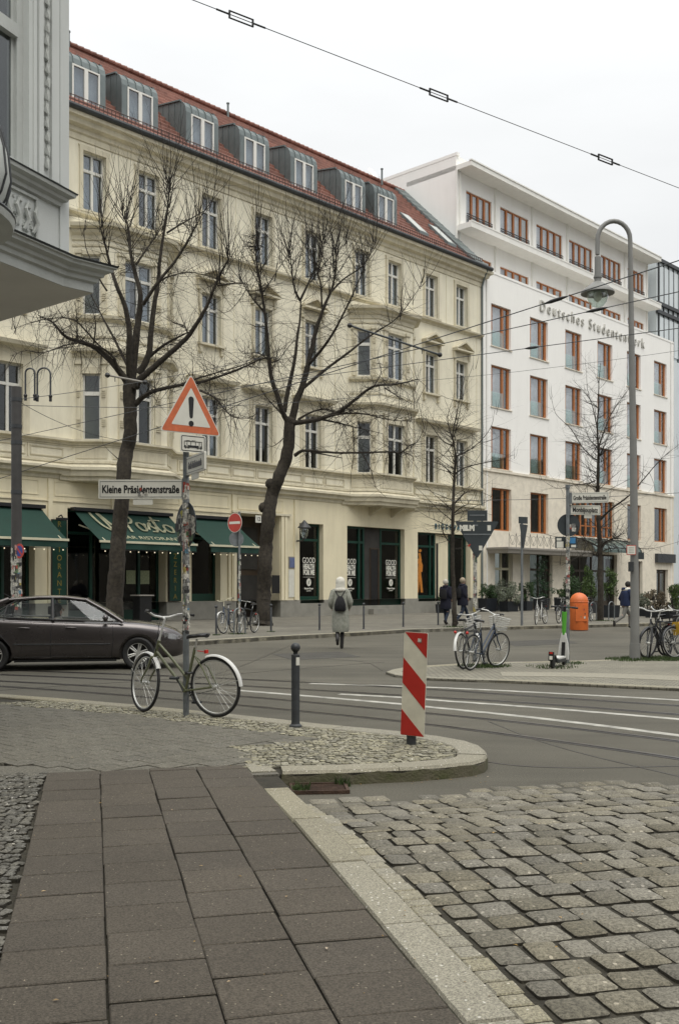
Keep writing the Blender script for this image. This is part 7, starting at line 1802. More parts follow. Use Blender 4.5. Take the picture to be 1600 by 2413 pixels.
# ------------------------------------------------------------ scooter
M['lime'] = pm('lime_green', (.10,.42,.04), .4, .1, 5)
sc = thing('kick_scooter', 'white and bright green rental scooter standing on the traffic island', 'scooter', gp(1301,1575,IZ), R(66)); sc.rotation_euler = (R(3),0,R(64))
m = MB(); m.torus((0,0,.12),.09,.032,'Y',24,8); m.tube([(0,-.03,.12),(0,.03,.12)],.07,12); m.obj('rear_wheel', M['rubber'], sc, smooth=50)
m = MB(); m.torus((.92,0,.12),.09,.032,'Y',24,8); m.tube([(.92,-.03,.12),(.92,.03,.12)],.07,12); m.obj('front_wheel', M['rubber'], sc, smooth=50)
m = MB(); m.loft([[(x,y*w_,z+dz) for y,dz in ((-1,0),(1,0),(1,.07),(-1,.07))] for x,w_,z in ((.1,.07,.12),(.16,.09,.10),(.7,.09,.10),(.76,.05,.13))]); m.obj('deck', M['anth'], sc, bevel=.01)
m = MB(); m.loft([[(x+dx,y*w_,z) for dx,y in ((-.03,-1),(.03,-1),(.03,1),(-.03,1))] for x,w_,z in ((.86,.10,.12),(.85,.105,.25),(.82,.085,.45),(.79,.055,.58),(.78,.04,.66))]); m.obj('fork_cover', M['bikewhite'], sc, bevel=.01); m = MB(); m.loft([[(x,y*w_,z+dz) for y,dz in ((-1,0),(1,0),(1,.03),(-1,.03))] for x,w_,z in ((.12,.075,.172),(.3,.085,.172),(.7,.085,.172))]); m.obj('deck_panel', M['bikewhite'], sc)
m = MB(); m.box(.78,-.035,.2,.792,.035,.5); q = m.obj('stem_slot', M['black'], sc); q.location = (.005,0,0)
m = MB(); m.tube([(.78,0,.62),(.77,0,.7),(.755,0,.9),(.74,0,1.08)],[.03,.042,.045,.05],12); m.obj('stem', M['lime'], sc, smooth=50)
m = MB(); m.tube([(.74,0,1.05),(.735,0,1.18)],.03,10); m.tube([(.70,-.27,1.17),(.735,-.1,1.18),(.735,.1,1.18),(.70,.27,1.17)],.013,8); m.obj('handlebar', M['black'], sc, smooth=50)
m = MB(); 
for s in (-1,1): m.tube([(.70,s*.27,1.17),(.715,s*.15,1.175)],.02,8)
m.obj('grip', M['black'], sc, smooth=50)
m = MB(); m.torus((0,0,.12),.135,.02,'Y',16,6,R(20),R(165),sq=2.6); m.box(-.16,-.05,.16,-.12,.05,.33); m.obj('rear_fender', M['black'], sc)
m = MB(); m.box(-.17,-.03,.29,-.162,.03,.325); m.obj('rear_light', M['redlight'], sc); m = MB(); m.box(-.17,-.03,.18,-.162,.03,.25); m.obj('number_plate', M['signwhite'], sc)
# ------------------------------------------------------------ car
M['carpaint'] = None
def carpaint():
    m, n, p = newmat('brown_grey_car_paint'); L = n.links; p.inputs['Base Color'].default_value = (.095,.085,.085,1); p.inputs['Metallic'].default_value = .8; p.inputs['Roughness'].default_value = .38
    p.inputs['Coat Weight'].default_value = .8; p.inputs['Coat Roughness'].default_value = .06
    tc = N(n,'ShaderNodeTexCoord'); z = N(n,'ShaderNodeTexNoise', Scale=2.0, Detail=4.0); L.new(tc.outputs['Object'], z.inputs['Vector']); r = N(n,'ShaderNodeMapRange'); r.inputs[3].default_value=.22; r.inputs[4].default_value=.32; L.new(z.outputs[0], r.inputs[0]); L.new(r.outputs[0], p.inputs['Roughness']); return m
M['carpaint'] = carpaint(); M['headl'] = pm('headlight_lens', (.42,.42,.42), .12, .3, 22, spec=.8, metal=.6); M['carglass'] = glassmat('car_glass', (.9,.93,.92), .04, .02); M['seatcloth'] = pm('seat_cloth', (.03,.03,.032), .9, .2, 8)
ya = R(12); fx = gp(327,1577,0); car = thing('sedan_car', 'dark brown grey saloon car passing on the road with a driver at the wheel', 'car', (fx.x-3.80*math.cos(ya)-.80*math.sin(ya)*1, fx.y-3.80*math.sin(ya)+.80*math.cos(ya), 0), ya)
ST = [(0,.62,.40,.84),(.04,.74,.32,.96),(.12,.82,.26,1.02),(.35,.87,.22,1.05),(.7,.895,.21,1.05),(1.2,.905,.20,1.02),(1.9,.91,.19,.985),(2.7,.91,.19,.955),(3.2,.905,.19,.94),(3.5,.90,.195,.935),(3.8,.895,.20,.915),(4.1,.875,.21,.875),(4.35,.84,.22,.82),(4.55,.77,.24,.745),(4.67,.66,.27,.66),(4.73,.5,.33,.56)]
def sec(x,w_,zb,zt):
    R_ = [(w_*.86,zb),(w_*.955,zb+.07),(w_*.985,zb+.16),(w_,zb+.34),(w_*.995,(zb+zt)/2+.1),(w_*.975,zt-.11),(w_*.945,zt-.045),(w_*.86,zt-.005),(w_*.45,zt+.02)]
    return [(x,-a,b_) for a,b_ in R_]+[(x,0,zt+.028)]+[(x,a,b_) for a,b_ in R_[::-1]]+[(x,0,zb)]
m = MB(); m.loft([sec(*s) for s in ST]); body = m.obj('body', M['carpaint'], car, smooth=55, recalc=True)
cut = []
for xa in (1.05,3.80):
    for s in (-1,1):
        c = MB(); c.tube([(xa,s*.62,.325),(xa,s*1.2,.325)],.375,32); cut.append(c.obj('cut', M['black'], car, recalc=True))
for c in cut:
    md = body.modifiers.new('b','BOOLEAN'); md.operation = 'DIFFERENCE'; md.object = c; md.solver = 'EXACT'
bake(body)
for c in cut: bpy.data.objects.remove(c)
def side(x, z, s, off=0): return (x, s*(.872-(z-.95)*.56+off), z)
PR = [(.50,1.04),(1.42,1.385),(1.9,1.43),(2.4,1.43),(2.78,1.375),(3.48,.93)]
# roof panel
m = MB(); top = [(1.30,1.345),(1.42,1.385),(1.65,1.415),(1.9,1.43),(2.15,1.437),(2.4,1.43),(2.6,1.41),(2.78,1.375)]
rings = []
for x,z in top:
    hw = .872-(z-.95)*.56; rings.append([(x,-hw-.012,z-.035),(x,-hw+.03,z-.004),(x,-hw*.6,z+.016),(x,0,z+.022),(x,hw*.6,z+.016),(x,hw-.03,z-.004),(x,hw+.012,z-.035)])
m.loft(rings, close=False, cap=False); m.loft([[(a,b_,c-.03) for a,b_,c in r] for r in rings], close=False, cap=False); m.obj('roof', M['carpaint'], car, smooth=60)
for s in (-1,1):
    m = MB(); 
    def bar_(pts, w1, d=.018, y=.006):
        # flat bar along points in the side plane
        A = [Vector(side(x,z,s,y)) for x,z in pts]; m.tube(A, w1, 8)
    bar_([(3.50,.93),(3.15,1.16),(2.78,1.37)],.035); bar_([(.42,1.02),(.9,1.21),(1.35,1.37)],.055); bar_([(1.35,1.365),(1.9,1.41),(2.4,1.41),(2.8,1.36)],.026)
    m.obj('pillar', M['carpaint'], car, smooth=60)
    m = MB(); y=-.004
    m.add([side(.95,1.03,s,-.01),side(3.4,.94,s,-.01),side(2.80,1.355,s,-.01),side(2.4,1.40,s,-.01),side(1.9,1.40,s,-.01),side(1.5,1.37,s,-.01)],[(0,1,2,3,4,5)]); m.obj('side_window', M['carglass'], car)
    m = MB(); 
    for pts,w_ in (([(2.18,.97),(2.16,1.41)],.032),([(.98,1.04),(1.3,1.24),(1.52,1.37),(1.9,1.405),(2.4,1.405),(2.8,1.355),(3.42,.945)],.014),([(1.27,1.02),(1.32,1.25)],.016)):
        m.tube([Vector(side(x,z,s,.0)) for x,z in pts],w_,6)
    m.tube([Vector((x,s*.868,z)) for x,z in ((.95,1.05),(2.2,.99),(3.42,.945))],.014,6); m.obj('window_trim', M['black'], car, smooth=60)
    # doors: seams, handles, rubbing strip
    m = MB()
    for pts in ([(2.14,.28),(2.14,.6),(2.16,.97)],[(3.28,.27),(3.32,.6),(3.30,.93)],[(1.38,.5),(1.2,.72),(1.08,.9),(1.0,1.04)],[(1.42,.27),(3.28,.27)]):
        P_ = []
        for i in range(len(pts)-1):
            for t in (0,.25,.5,.75): x=pts[i][0]+(pts[i+1][0]-pts[i][0])*t; z=pts[i][1]+(pts[i+1][1]-pts[i][1])*t; P_.append((x,z))
        P_.append(pts[-1])
        def bw_(x,z):
            for a,b_ in zip(ST,ST[1:]):
                if a[0] <= x <= b_[0]:
                    t=(x-a[0])/(b_[0]-a[0]); w_=a[1]+(b_[1]-a[1])*t; zb=a[2]+(b_[2]-a[2])*t; zt=a[3]+(b_[3]-a[3])*t
                    pr = [(zb,.86),(zb+.07,.955),(zb+.16,.985),(zb+.34,1),((zb+zt)/2+.1,.995),(zt-.11,.975),(zt-.045,.945),(zt-.005,.86)]
                    for (z0_,k0),(z1_,k1) in zip(pr,pr[1:]):
                        if z0_ <= z <= z1_: return w_*(k0+(k1-k0)*(z-z0_)/(z1_-z0_))
                    return w_*(.86 if z < zb else .9)
            return .9
        m.tube([(x,s*(bw_(x,z)+.0),z) for x,z in P_],.006,4)
    m.obj('door_seam', M['black'], car)
    m = MB(); 
    for x in (1.55,2.42): m.tube([(x,s*.898,.83),(x+.04,s*.918,.835),(x+.17,s*.918,.83),(x+.2,s*.896,.825)],.014,6)
    m.obj('door_handle', M['carpaint'], car, smooth=60)
    m = MB(); m.tube([(1.45,s*.915,.52),(3.26,s*.912,.51)],.012,6); m.obj('rubbing_strip', M['anth'], car, smooth=60)
    m = MB(); m.tube([(3.15,s*.86,.97),(3.17,s*.93,.98)],.02,6); m.sph((0,0,0),1,12); m_ = MB()
    m2 = MB(); m2.T = Matrix.Translation((3.17,s*1.0,1.02)) @ Matrix.Diagonal((.055,.10,.072,1)); m2.sph((0,0,0),1,14); mo_ = m2.obj('mirror', M['carpaint'], car, smooth=60)
    m2 = MB(); m2.tube([(3.17,s*.86,.96),(3.18,s*.95,.985)],[.03,.022],8); m2.obj('mirror_arm', M['black'], mo_, smooth=60)
    # lamps
    m = MB(); m.loft([[(4.30,s*.845,.62),(4.30,s*.84,.72),(4.30,s*.75,.76),(4.30,s*.7,.62)],[(4.50,s*.80,.58),(4.50,s*.79,.68),(4.50,s*.65,.715),(4.50,s*.6,.58)],[(4.665,s*.67,.56),(4.66,s*.66,.63),(4.67,s*.45,.64),(4.69,s*.42,.56)]]); m.obj('headlight', M['headl'], car, smooth=40)
    m = MB(); m.loft([[(.0,s*.60,.72),(-.0,s*.6,.93),(.0,s*.4,.94),(-.01,s*.4,.73)],[(.22,s*.858,.72),(.22,s*.855,.92),(.2,s*.6,.93),(.2,s*.6,.72)]]); m.obj('tail_light', M['redlight'], car)
    # sill
    m = MB(); m.box(1.46,s*.80-.03,.17,3.38,s*.80+.03,.215); m.obj('sill', M['black'], car)
    for xa, st in ((1.05,0),(3.80,R(-8))):
        cw = Vector((xa, s*.80, .315)); t_ = MB(); rt, wt = .318, .105; prof = [(.205,-wt*.8),(.23,-wt*.98),(.29,-wt),(.31,-wt*.8),(.318,-wt*.4),(.318,wt*.4),(.31,wt*.8),(.29,wt),(.23,wt*.98),(.205,wt*.8)]
        n_ = 40; rings = [[(r_*math.cos(2*math.pi*i/n_), y_, r_*math.sin(2*math.pi*i/n_)) for r_,y_ in prof] for i in range(n_+1)]
        wm = MB(); 
        for i in range(6):
            a = 2*math.pi*i/6+.3
            for da in (-.16,.16):
                p0 = Vector((.05*math.cos(a+da*1.5), s*.045, .05*math.sin(a+da*1.5))); p1 = Vector((.2*math.cos(a+da*.75), s*.07, .2*math.sin(a+da*.75))); wm.tube([p0,p1],[.02,.014],6)
        wm.tube([(0,s*.0,0),(0,s*.06,0)],.055,16); wh = wm.obj('wheel', M['alu'], car, smooth=50); wh.location = cw; wh.rotation_euler = (0,0,st)
        t_.loft(rings, close=True, cap=False); t_.obj('tyre', M['rubber'], wh, smooth=40)
        t_ = MB(); t_.torus((0,s*.07,0),.203,.013,'Y',36,6); t_.obj('rim', M['alu'], wh, smooth=60)
        t_ = MB(); t_.tube([(0,s*-.05,0),(0,s*.005,0)],.2,24); t_.obj('brake_disc', M['black'], wh)
# screens
m = MB(); hw0, hw1 = .80, .60; m.loft([[(3.50,-.82,.925),(3.56,-.4,.935),(3.58,0,.94),(3.56,.4,.935),(3.50,.82,.925)],[(3.16,-.74,1.15),(3.21,-.37,1.175),(3.22,0,1.18),(3.21,.37,1.175),(3.16,.74,1.15)],[(2.79,-.625,1.37),(2.82,-.3,1.395),(2.83,0,1.40),(2.82,.3,1.395),(2.79,.625,1.37)]],close=False,cap=False); m.obj('windscreen', M['carglass'], car, smooth=60)
m = MB(); m.loft([[(.42,-.76,1.04),(.36,0,1.06),(.42,.76,1.04)],[(.9,-.68,1.22),(.86,0,1.25),(.9,.68,1.22)],[(1.36,-.62,1.375),(1.32,0,1.395),(1.36,.62,1.375)]],close=False,cap=False); m.obj('rear_window', M['carglass'], car, smooth=60)
m = MB(); m.box(1.2,-.8,.3,3.3,.8,.34); m.box(3.05,-.78,.75,3.4,.78,.93); m.box(.6,-.7,.8,1.35,.7,1.0)
m.obj('cabin_floor', M['seatcloth'], car)
for x,y in ((2.25,-.36),(2.25,.36),(1.45,-.36),(1.45,.36)):
    m = MB(); m.loft([[(x-.02,y-.22,.45),(x+.1,y-.22,.45),(x+.1,y+.22,.45),(x-.02,y+.22,.45)],[(x-.12,y-.23,.85),(x+.0,y-.23,.85),(x+.0,y+.23,.85),(x-.12,y+.23,.85)],[(x-.18,y-.18,1.05),(x-.08,y-.18,1.05),(x-.08,y+.18,1.05),(x-.18,y+.18,1.05)]]); m.box(x-.19,y-.12,1.08,x-.11,y+.12,1.24); m.box(x,y-.24,.4,x+.5,y+.24,.52); m.obj('seat', M['seatcloth'], car, bevel=.02)
m = MB(); m.T = Matrix.Translation((2.85,.36,.88)) @ rotm('Y',R(-62)); m.torus((0,0,0),.18,.016,'Z',24,6); m.tube([(-.17,0,0),(.17,0,0)],.014,6); m.T=None; m.obj('steering_wheel', M['black'], car, smooth=60)
m = MB(); m.box(4.70,-.26,.36,4.745,.26,.46); m.obj('number_plate', M['signwhite'], car); 
m = MB(); 
for z in (.44,.5,.56): m.box(4.66,-.34,z,4.735,.34,z+.025)
m.obj('grille', M['black'], car)
m = MB(); m.tube([(1.35,-.3,1.42),(1.2,-.3,1.5)],.006,5); m.tube([(3.45,-.5,.975),(3.35,.1,1.04)],.008,5); m.tube([(3.45,.3,.975),(3.3,.7,1.06)],.008,5); m.obj('wiper', M['black'], car)
# ------------------------------------------------------------ people
def skinmesh(joints, edges, radii, root=0, sub=2):
    me = bpy.data.meshes.new('body'); me.from_pydata([tuple(j) for j in joints], edges, []); o = bpy.data.objects.new('body', me); COL.objects.link(o)
    sk = o.modifiers.new('s','SKIN'); sk.use_smooth_shade = True
    for i, r_ in enumerate(radii): 
        v = me.skin_vertices[0].data[i]; v.radius = (r_, r_) if not hasattr(r_,'__len__') else r_; v.use_root = (i == root)
    ss = o.modifiers.new('ss','SUBSURF'); ss.levels = sub; ss.render_levels = sub
    bpy.context.view_layer.update(); dg = bpy.context.evaluated_depsgraph_get(); out = bpy.data.meshes.new_from_object(o.evaluated_get(dg)); bpy.data.objects.remove(o); return out
def hand(mb, w, d, s=1):
    "palm with five bent fingers, reaching along d from the wrist"
    d = Vector(d).normalized(); sd = d.cross(Vector((0,1,0)));
    if sd.length < .2: sd = d.cross(Vector((1,0,0)))
    sd.normalize(); nrm = d.cross(sd).normalized(); w = Vector(w)
    mb.tube([w,w+d*.03,w+d*.085],[.022,.032,.03],8)
    for i,L in enumerate((.068,.078,.073,.06)):
        b_ = w+d*.08+sd*(.027-.018*i); mb.tube([b_,b_+d*L*.5+nrm*.008,b_+d*L*.85+nrm*.03],[.009,.0085,.006],6)
    b_ = w+d*.03+sd*.03; mb.tube([b_,b_+d*.03+sd*.02,b_+d*.06+sd*.022],[.011,.010,.007],6)
def face(mb, c, r=.1):
    "eyes, nose, mouth and ears on the +y side of the head"
    x, y, z = c
    mb.tube([(x,y+r*.86,z+.03),(x,y+r*1.18,z-.012),(x,y+r*.95,z-.02)],[.008,.016,.008],6)
    for s in (-1,1): mb.sph((x+s*.033,y+r*.84,z+.022),.014,8); mb.tube([(x+s*.074,y-.005,z+.03),(x+s*.086,y-.01,z+.01),(x+s*.074,y,z-.025)],.011,6)
    mb.tube([(x-.025,y+r*.88,z-.05),(x,y+r*.95,z-.05),(x+.025,y+r*.88,z-.05)],.007,6)
def person(label, loc, rot, J, mats, build, height_scale=1.0, group=None, seated=False):
    o = thing('person', label, 'person', loc, rot, group); o.scale = (height_scale,)*3
    order = ['pelvis','waist','chest','neck','chin','head','crown','hipL','kneeL','ankL','toeL','hipR','kneeR','ankR','toeR','shL','elL','wrL','shR','elR','wrR']
    rad = dict(pelvis=(.14,.11),waist=(.125,.10),chest=(.155,.11),neck=.055,chin=(.068,.08),head=(.078,.096),crown=(.05,.06),hipL=.085,kneeL=.058,ankL=.038,toeL=.035,hipR=.085,kneeR=.058,ankR=.038,toeR=.035,shL=.058,elL=.042,wrL=.027,shR=.058,elR=.042,wrR=.027)
    E_ = [('pelvis','waist'),('waist','chest'),('chest','neck'),('neck','chin'),('chin','head'),('head','crown'),('pelvis','hipL'),('hipL','kneeL'),('kneeL','ankL'),('ankL','toeL'),('pelvis','hipR'),('hipR','kneeR'),('kneeR','ankR'),('ankR','toeR'),('chest','shL'),('shL','elL'),('elL','wrL'),('chest','shR'),('shR','elR'),('elR','wrR')]
    me = skinmesh([J[k] for k in order], [(order.index(a),order.index(b_)) for a,b_ in E_], [rad[k] for k in order])
    hm = MB()
    for s in 'LR': w_, e_ = Vector(J['wr'+s]), Vector(J['el'+s]); hand(hm, w_, w_-e_)
    face(hm, J['head'])
    h_ = hm.mesh('h', M['skin'], 60); bm = bmesh.new(); bm.from_mesh(me); bm.from_mesh(h_); bm.to_mesh(me); bm.free(); me.materials.clear(); me.materials.append(M['skin']); me.polygons.foreach_set('use_smooth',[True]*len(me.polygons))
    ob('body', me, o); build(o, J, mats); return o
def ring(cx, cy, z, rx, ry, n=18, wob=0, seed=0):
    return [(cx+rx*(1+wob*math.sin(5*a+seed))*math.cos(a), cy+ry*(1+wob*math.sin(4*a+seed*2))*math.sin(a), z) for a in [2*math.pi*i/n for i in range(n)]]
def limbs(mb, J, names, rad, n=10, jit=.004, seed=1):
    r_ = random.Random(seed); P = [Vector(J[k]) for k in names]; Q = []; Rr = []
    for i in range(len(P)-1):
        for t in (0,.33,.66): Q.append(P[i].lerp(P[i+1],t)); Rr.append(rad[i]+(rad[i+1]-rad[i])*t+r_.uniform(-jit,jit))
    Q.append(P[-1]); Rr.append(rad[-1]); mb.tube(Q,Rr,n)
def base_pose(): return dict(pelvis=(0,0,.95),waist=(0,0,1.12),chest=(0,0,1.33),neck=(0,.0,1.48),chin=(0,.02,1.56),head=(0,.015,1.64),crown=(0,0,1.70),hipL=(-.09,0,.90),kneeL=(-.10,.02,.50),ankL=(-.10,0,.09),toeL=(-.11,.14,.04),hipR=(.09,0,.90),kneeR=(.10,.02,.50),ankR=(.10,0,.09),toeR=(.11,.14,.04),shL=(-.18,0,1.41),elL=(-.23,-.04,1.14),wrL=(-.22,.06,.92),shR=(.18,0,1.41),elR=(.23,-.04,1.14),wrR=(.22,.06,.92))
def cloth(name, col, **k): return pm(name, col, .92, .14, 9, .5, 70, **k)
M['coat'] = pm('grey_wool_coat', (.33,.335,.29), .95, .3, 14, .9, 55, col2=(.20,.205,.17)); M['hood'] = pm('cream_fleece', (.68,.66,.58), .95, .12, 14, .9, 60); M['navy'] = cloth('navy_coat', (.008,.009,.022)); M['jeans'] = cloth('jeans', (.018,.028,.05)); M['blk'] = cloth('black_cloth', (.012,.012,.014)); M['grey'] = cloth('grey_trousers', (.16,.155,.14)); M['navy2'] = cloth('blue_jacket', (.012,.022,.065)); M['hairw'] = pm('white_hair', (.55,.52,.45), .9,.1,20); M['haird'] = pm('dark_hair', (.015,.012,.01), .8,.1,20); M['hairb'] = pm('grey_blond_hair', (.36,.30,.22), .9,.1,20); M['boot'] = pm('leather_boot', (.015,.013,.012), .5,.2,8)
# woman in pale coat, walking away
def b_walker(o, J, _):
    m = MB(); limbs(m,J,['hipL','kneeL','ankL'],[.08,.062,.05]); limbs(m,J,['hipR','kneeR','ankR'],[.08,.062,.05]); m.obj('trousers', M['blk'], o, smooth=60)
    m = MB(); rings = [ring(0,0,z,rx,ry,24,w_,s) for z,rx,ry,w_,s in ((.42,.225,.17,.045,1),(.47,.245,.185,.04,1),(.60,.25,.19,.03,1.4),(.8,.245,.185,.02,2),(.95,.235,.18,.02,2.5),(1.1,.225,.17,.015,3),(1.25,.23,.165,.01,3),(1.36,.225,.15,.01,3),(1.43,.17,.12,0,3),(1.48,.09,.085,0,3))]
    m.loft(rings, cap=False); m.obj('coat', M['coat'], o, smooth=60)
    m = MB(); limbs(m,J,['shL','elL','wrL'],[.095,.085,.06],12,.006,2); limbs(m,J,['shR','elR','wrR'],[.095,.085,.06],12,.006,3)
    for s,x in (('L',-1),('R',1)): m.sph((J['sh'+s][0]*.93,0,1.385),.105,12)
    m.obj('sleeve', M['coat'], o, smooth=60)
    m = MB(); m.lathe([(.10,1.45),(.135,1.49),(.14,1.53),(.13,1.58),(.135,1.63),(.13,1.69),(.10,1.745),(.05,1.775),(.01,1.78)],0,-.01,18); m.obj('hood', M['hood'], o, smooth=60)
    m = MB(); m.lathe([(.14,1.41),(.165,1.44),(.155,1.49),(.12,1.52)],0,-.02,18); m.obj('hood_collar', M['hood'], o, smooth=60)
    m = MB(); m.loft([[(x*w_,-.17-(.0 if y<0 else d),z) if False else (x*w_, -.155-(y*d), z) for x,y in ((-1,0),(1,0),(.85,.8),(0,1),(-.85,.8))] for z,w_,d in ((.93,.13,.10),(.97,.175,.14),(1.1,.165,.14),(1.22,.12,.10),(1.30,.06,.05))]); bp = m.obj('backpack', M['blk'], o, smooth=50)
    m = MB()
    for s in (-1,1): m.tube([(s*.03,-.185,1.29),(s*.10,-.165,1.37),(s*.14,-.10,1.44),(s*.13,.0,1.46)],.012,6); m.tube([(s*.15,-.17,.98),(s*.05,-.185,1.28)],.01,5)
    m.tube([(-.01,-.30,1.2),(.0,-.305,1.0)],.008,5); m.obj('strap', M['blk'], bp)
    for s in 'LR':
        m = MB(); a, t = Vector(J['ank'+s]), Vector(J['toe'+s]); k = Vector(J['knee'+s]); m.tube([a.lerp(k,.65),a.lerp(k,.3),a,a+Vector((0,.0,-.06))],[.062,.058,.055,.055],10); m.tube([a+Vector((0,-.06,-.045)),a+Vector((0,.0,-.04)),t],[.04,.048,.036],8); m.obj('boot', M['boot'], o, smooth=60)
J = base_pose(); J.update(kneeL=(-.085,.10,.53),ankL=(-.075,-.20,.26),toeL=(-.075,-.14,.11),kneeR=(.06,.08,.50),ankR=(.04,.02,.09),toeR=(.045,.16,.04),elL=(-.29,-.05,1.15),wrL=(-.24,.08,1.02),elR=(.29,-.05,1.15),wrR=(.24,.08,1.02))
pz = gp(802,1529,0); person('woman in long pale grey coat and hood with dark backpack crossing the road', pz, R(-2), J, None, b_walker, 1.06).scale = (.90,.90,1.06)
# couple on the far pavement, walking right
def b_coat(col, hair, length, bag=False, trous='jeans', rxy=(.21,.15)):
    def f(o, J, _):
        m = MB(); limbs(m,J,['hipL','kneeL','ankL'],[.085,.065,.05]); limbs(m,J,['hipR','kneeR','ankR'],[.085,.065,.05]); m.obj('trousers', M[trous], o, smooth=60)
        m = MB(); rx, ry = rxy; zs = [length,length+.05,length+.2,1.0,1.15,1.3,1.40,1.45,1.5]; ks = [1.1,1.15,1.13,1.05,1.0,1.05,.95,.7,.42]
        m.loft([ring(J['waist'][0]*min(1,max(0,(z-.6)*2)),J['waist'][1],z,rx*k,ry*k,20,.02,z*5) for z,k in zip(zs,ks)], cap=False); m.obj('coat', M[col], o, smooth=60)
        m = MB(); limbs(m,J,['shL','elL','wrL'],[.08,.07,.05],10,.004,2); limbs(m,J,['shR','elR','wrR'],[.08,.07,.05],10,.004,3)
        for s in 'LR': m.sph(tuple(J['sh'+s]),.085,10)
        m.obj('sleeve', M[col], o, smooth=60)
        h = J['head']; m = MB(); m.sph((h[0],h[1]-.022,h[2]+.022),.108,14,1.05); m.obj('hair', M[hair], o, smooth=60)
        m = MB(); m.lathe([(.10,1.43),(.125,1.47),(.11,1.53),(.08,1.54)],0,-.01,14); m.obj('collar', M[col], o, smooth=60)
        if bag: m = MB(); m.loft([ring(0,-.2,z,rx_,ry_,12) for z,rx_,ry_ in ((1.0,.12,.06),(1.05,.15,.09),(1.25,.15,.09),(1.38,.12,.07))]); m.obj('backpack', M['blk'], o, smooth=60)
        for s in 'LR':
            m = MB(); a, t = Vector(J['ank'+s]), Vector(J['toe'+s]); m.tube([a+(a-t)*.35+Vector((0,0,.0)),a.lerp(t,.3),t],[.04,.05,.034],8); m.tube([a+Vector((0,0,.06)),a],[.05,.045],8); m.obj('shoe', M['boot'], o, smooth=60)
    return f
J = base_pose(); J.update(kneeL=(-.09,.13,.50),ankL=(-.09,.16,.10),toeL=(-.09,.30,.05),kneeR=(.09,.02,.50),ankR=(.09,-.22,.14),toeR=(.09,-.12,.04),elL=(-.22,.0,1.13),wrL=(-.17,.18,1.08),elR=(.22,-.08,1.14),wrR=(.2,.05,1.0))
person('person in navy coat with white hair walking left of the slim tree', gp(1053,1474)+Vector((-.0,.5,0)), R(-35), J, None, b_coat('navy','hairw',.62,True), 1.02, )
J2 = dict(J); J2.update(kneeL=(-.09,.22,.53),ankL=(-.09,.36,.12),toeL=(-.09,.49,.08),kneeR=(.09,-.08,.50),ankR=(.09,-.36,.17),toeR=(.09,-.28,.05),elL=(-.24,.02,1.14),wrL=(-.2,.22,1.12))
person('taller person in navy coat with greying hair striding right of the slim tree', gp(1092,1473)+Vector((-.0,.3,0)), R(-62), J2, None, b_coat('navy','hairb',.72,True,'jeans',(.22,.16)), 1.06)
J3 = base_pose(); J3.update(waist=(0,.02,1.12),chest=(0,.07,1.33),neck=(0,.11,1.47),chin=(0,.14,1.55),head=(0,.145,1.63),crown=(0,.13,1.70),kneeL=(-.09,.26,.56),ankL=(-.09,.26,.14),toeL=(-.09,.39,.09),kneeR=(.09,-.14,.52),ankR=(.09,-.50,.30),toeR=(.09,-.50,.16),shL=(-.18,.06,1.40),shR=(.18,.06,1.40),elL=(-.25,-.05,1.14),wrL=(-.22,.1,.98),elR=(.26,.12,1.15),wrR=(.2,.3,1.08))
def b_run(o,J,_):
    b_coat('navy2','haird',.88,False,'grey',(.20,.15))(o,J,_)
    m = MB(); m.lathe([(.13,1.40),(.17,1.44),(.15,1.52),(.09,1.54)],0,.05,14); m.obj('scarf', M['hood'], o, smooth=60)
person('person in blue jacket and grey trousers hurrying right, half hidden by the street lamp', gp(1472,1486,0), R(-72), J3, None, b_run, 1.04)
# driver
Jd = dict(pelvis=(0,0,.50),waist=(0,-.05,.66),chest=(0,-.08,.86),neck=(0,-.06,1.01),chin=(0,-.03,1.08),head=(0,-.03,1.15),crown=(0,-.04,1.21),hipL=(-.09,.08,.50),kneeL=(-.10,.46,.62),ankL=(-.10,.70,.34),toeL=(-.1,.80,.34),hipR=(.09,.08,.50),kneeR=(.10,.46,.62),ankR=(.10,.70,.34),toeR=(.1,.80,.34),shL=(-.18,-.06,.94),elL=(-.22,.14,.76),wrL=(-.13,.38,.86),shR=(.18,-.06,.94),elR=(.22,.14,.76),wrR=(.13,.38,.86))
def b_driver(o,J,_):
    m = MB(); m.loft([ring(0,-.05,z,rx,ry,18) for z,rx,ry in ((.45,.17,.14),(.6,.17,.14),(.75,.185,.13),(.9,.19,.12),(.98,.13,.1),(1.02,.07,.07))]); limbs(m,J,['shL','elL','wrL'],[.07,.06,.045]); limbs(m,J,['shR','elR','wrR'],[.07,.06,.045]); m.obj('jacket', M['blind'], o, smooth=60)
    m = MB(); h=J['head']; m.sph((h[0],h[1]-.03,h[2]+.02),.11,12,1.05); m.lathe([(.085,.96),(.105,1.05),(.1,1.15)],0,h[1]-.045,12); m.obj('hair', M['haird'], o, smooth=60)
    m = MB(); limbs(m,J,['hipL','kneeL','ankL'],[.09,.07,.05]); limbs(m,J,['hipR','kneeR','ankR'],[.09,.07,.05]); m.obj('trousers', M['blk'], o, smooth=60)
ca_, sa_ = math.cos(ya), math.sin(ya); dx_, dy_ = 2.28, -.34
person('dark haired driver seated behind the window of the brown grey car', (car.location.x+dx_*ca_-dy_*sa_, car.location.y+dx_*sa_+dy_*ca_, 0.02), ya-R(90)-R(8), Jd, None, b_driver)
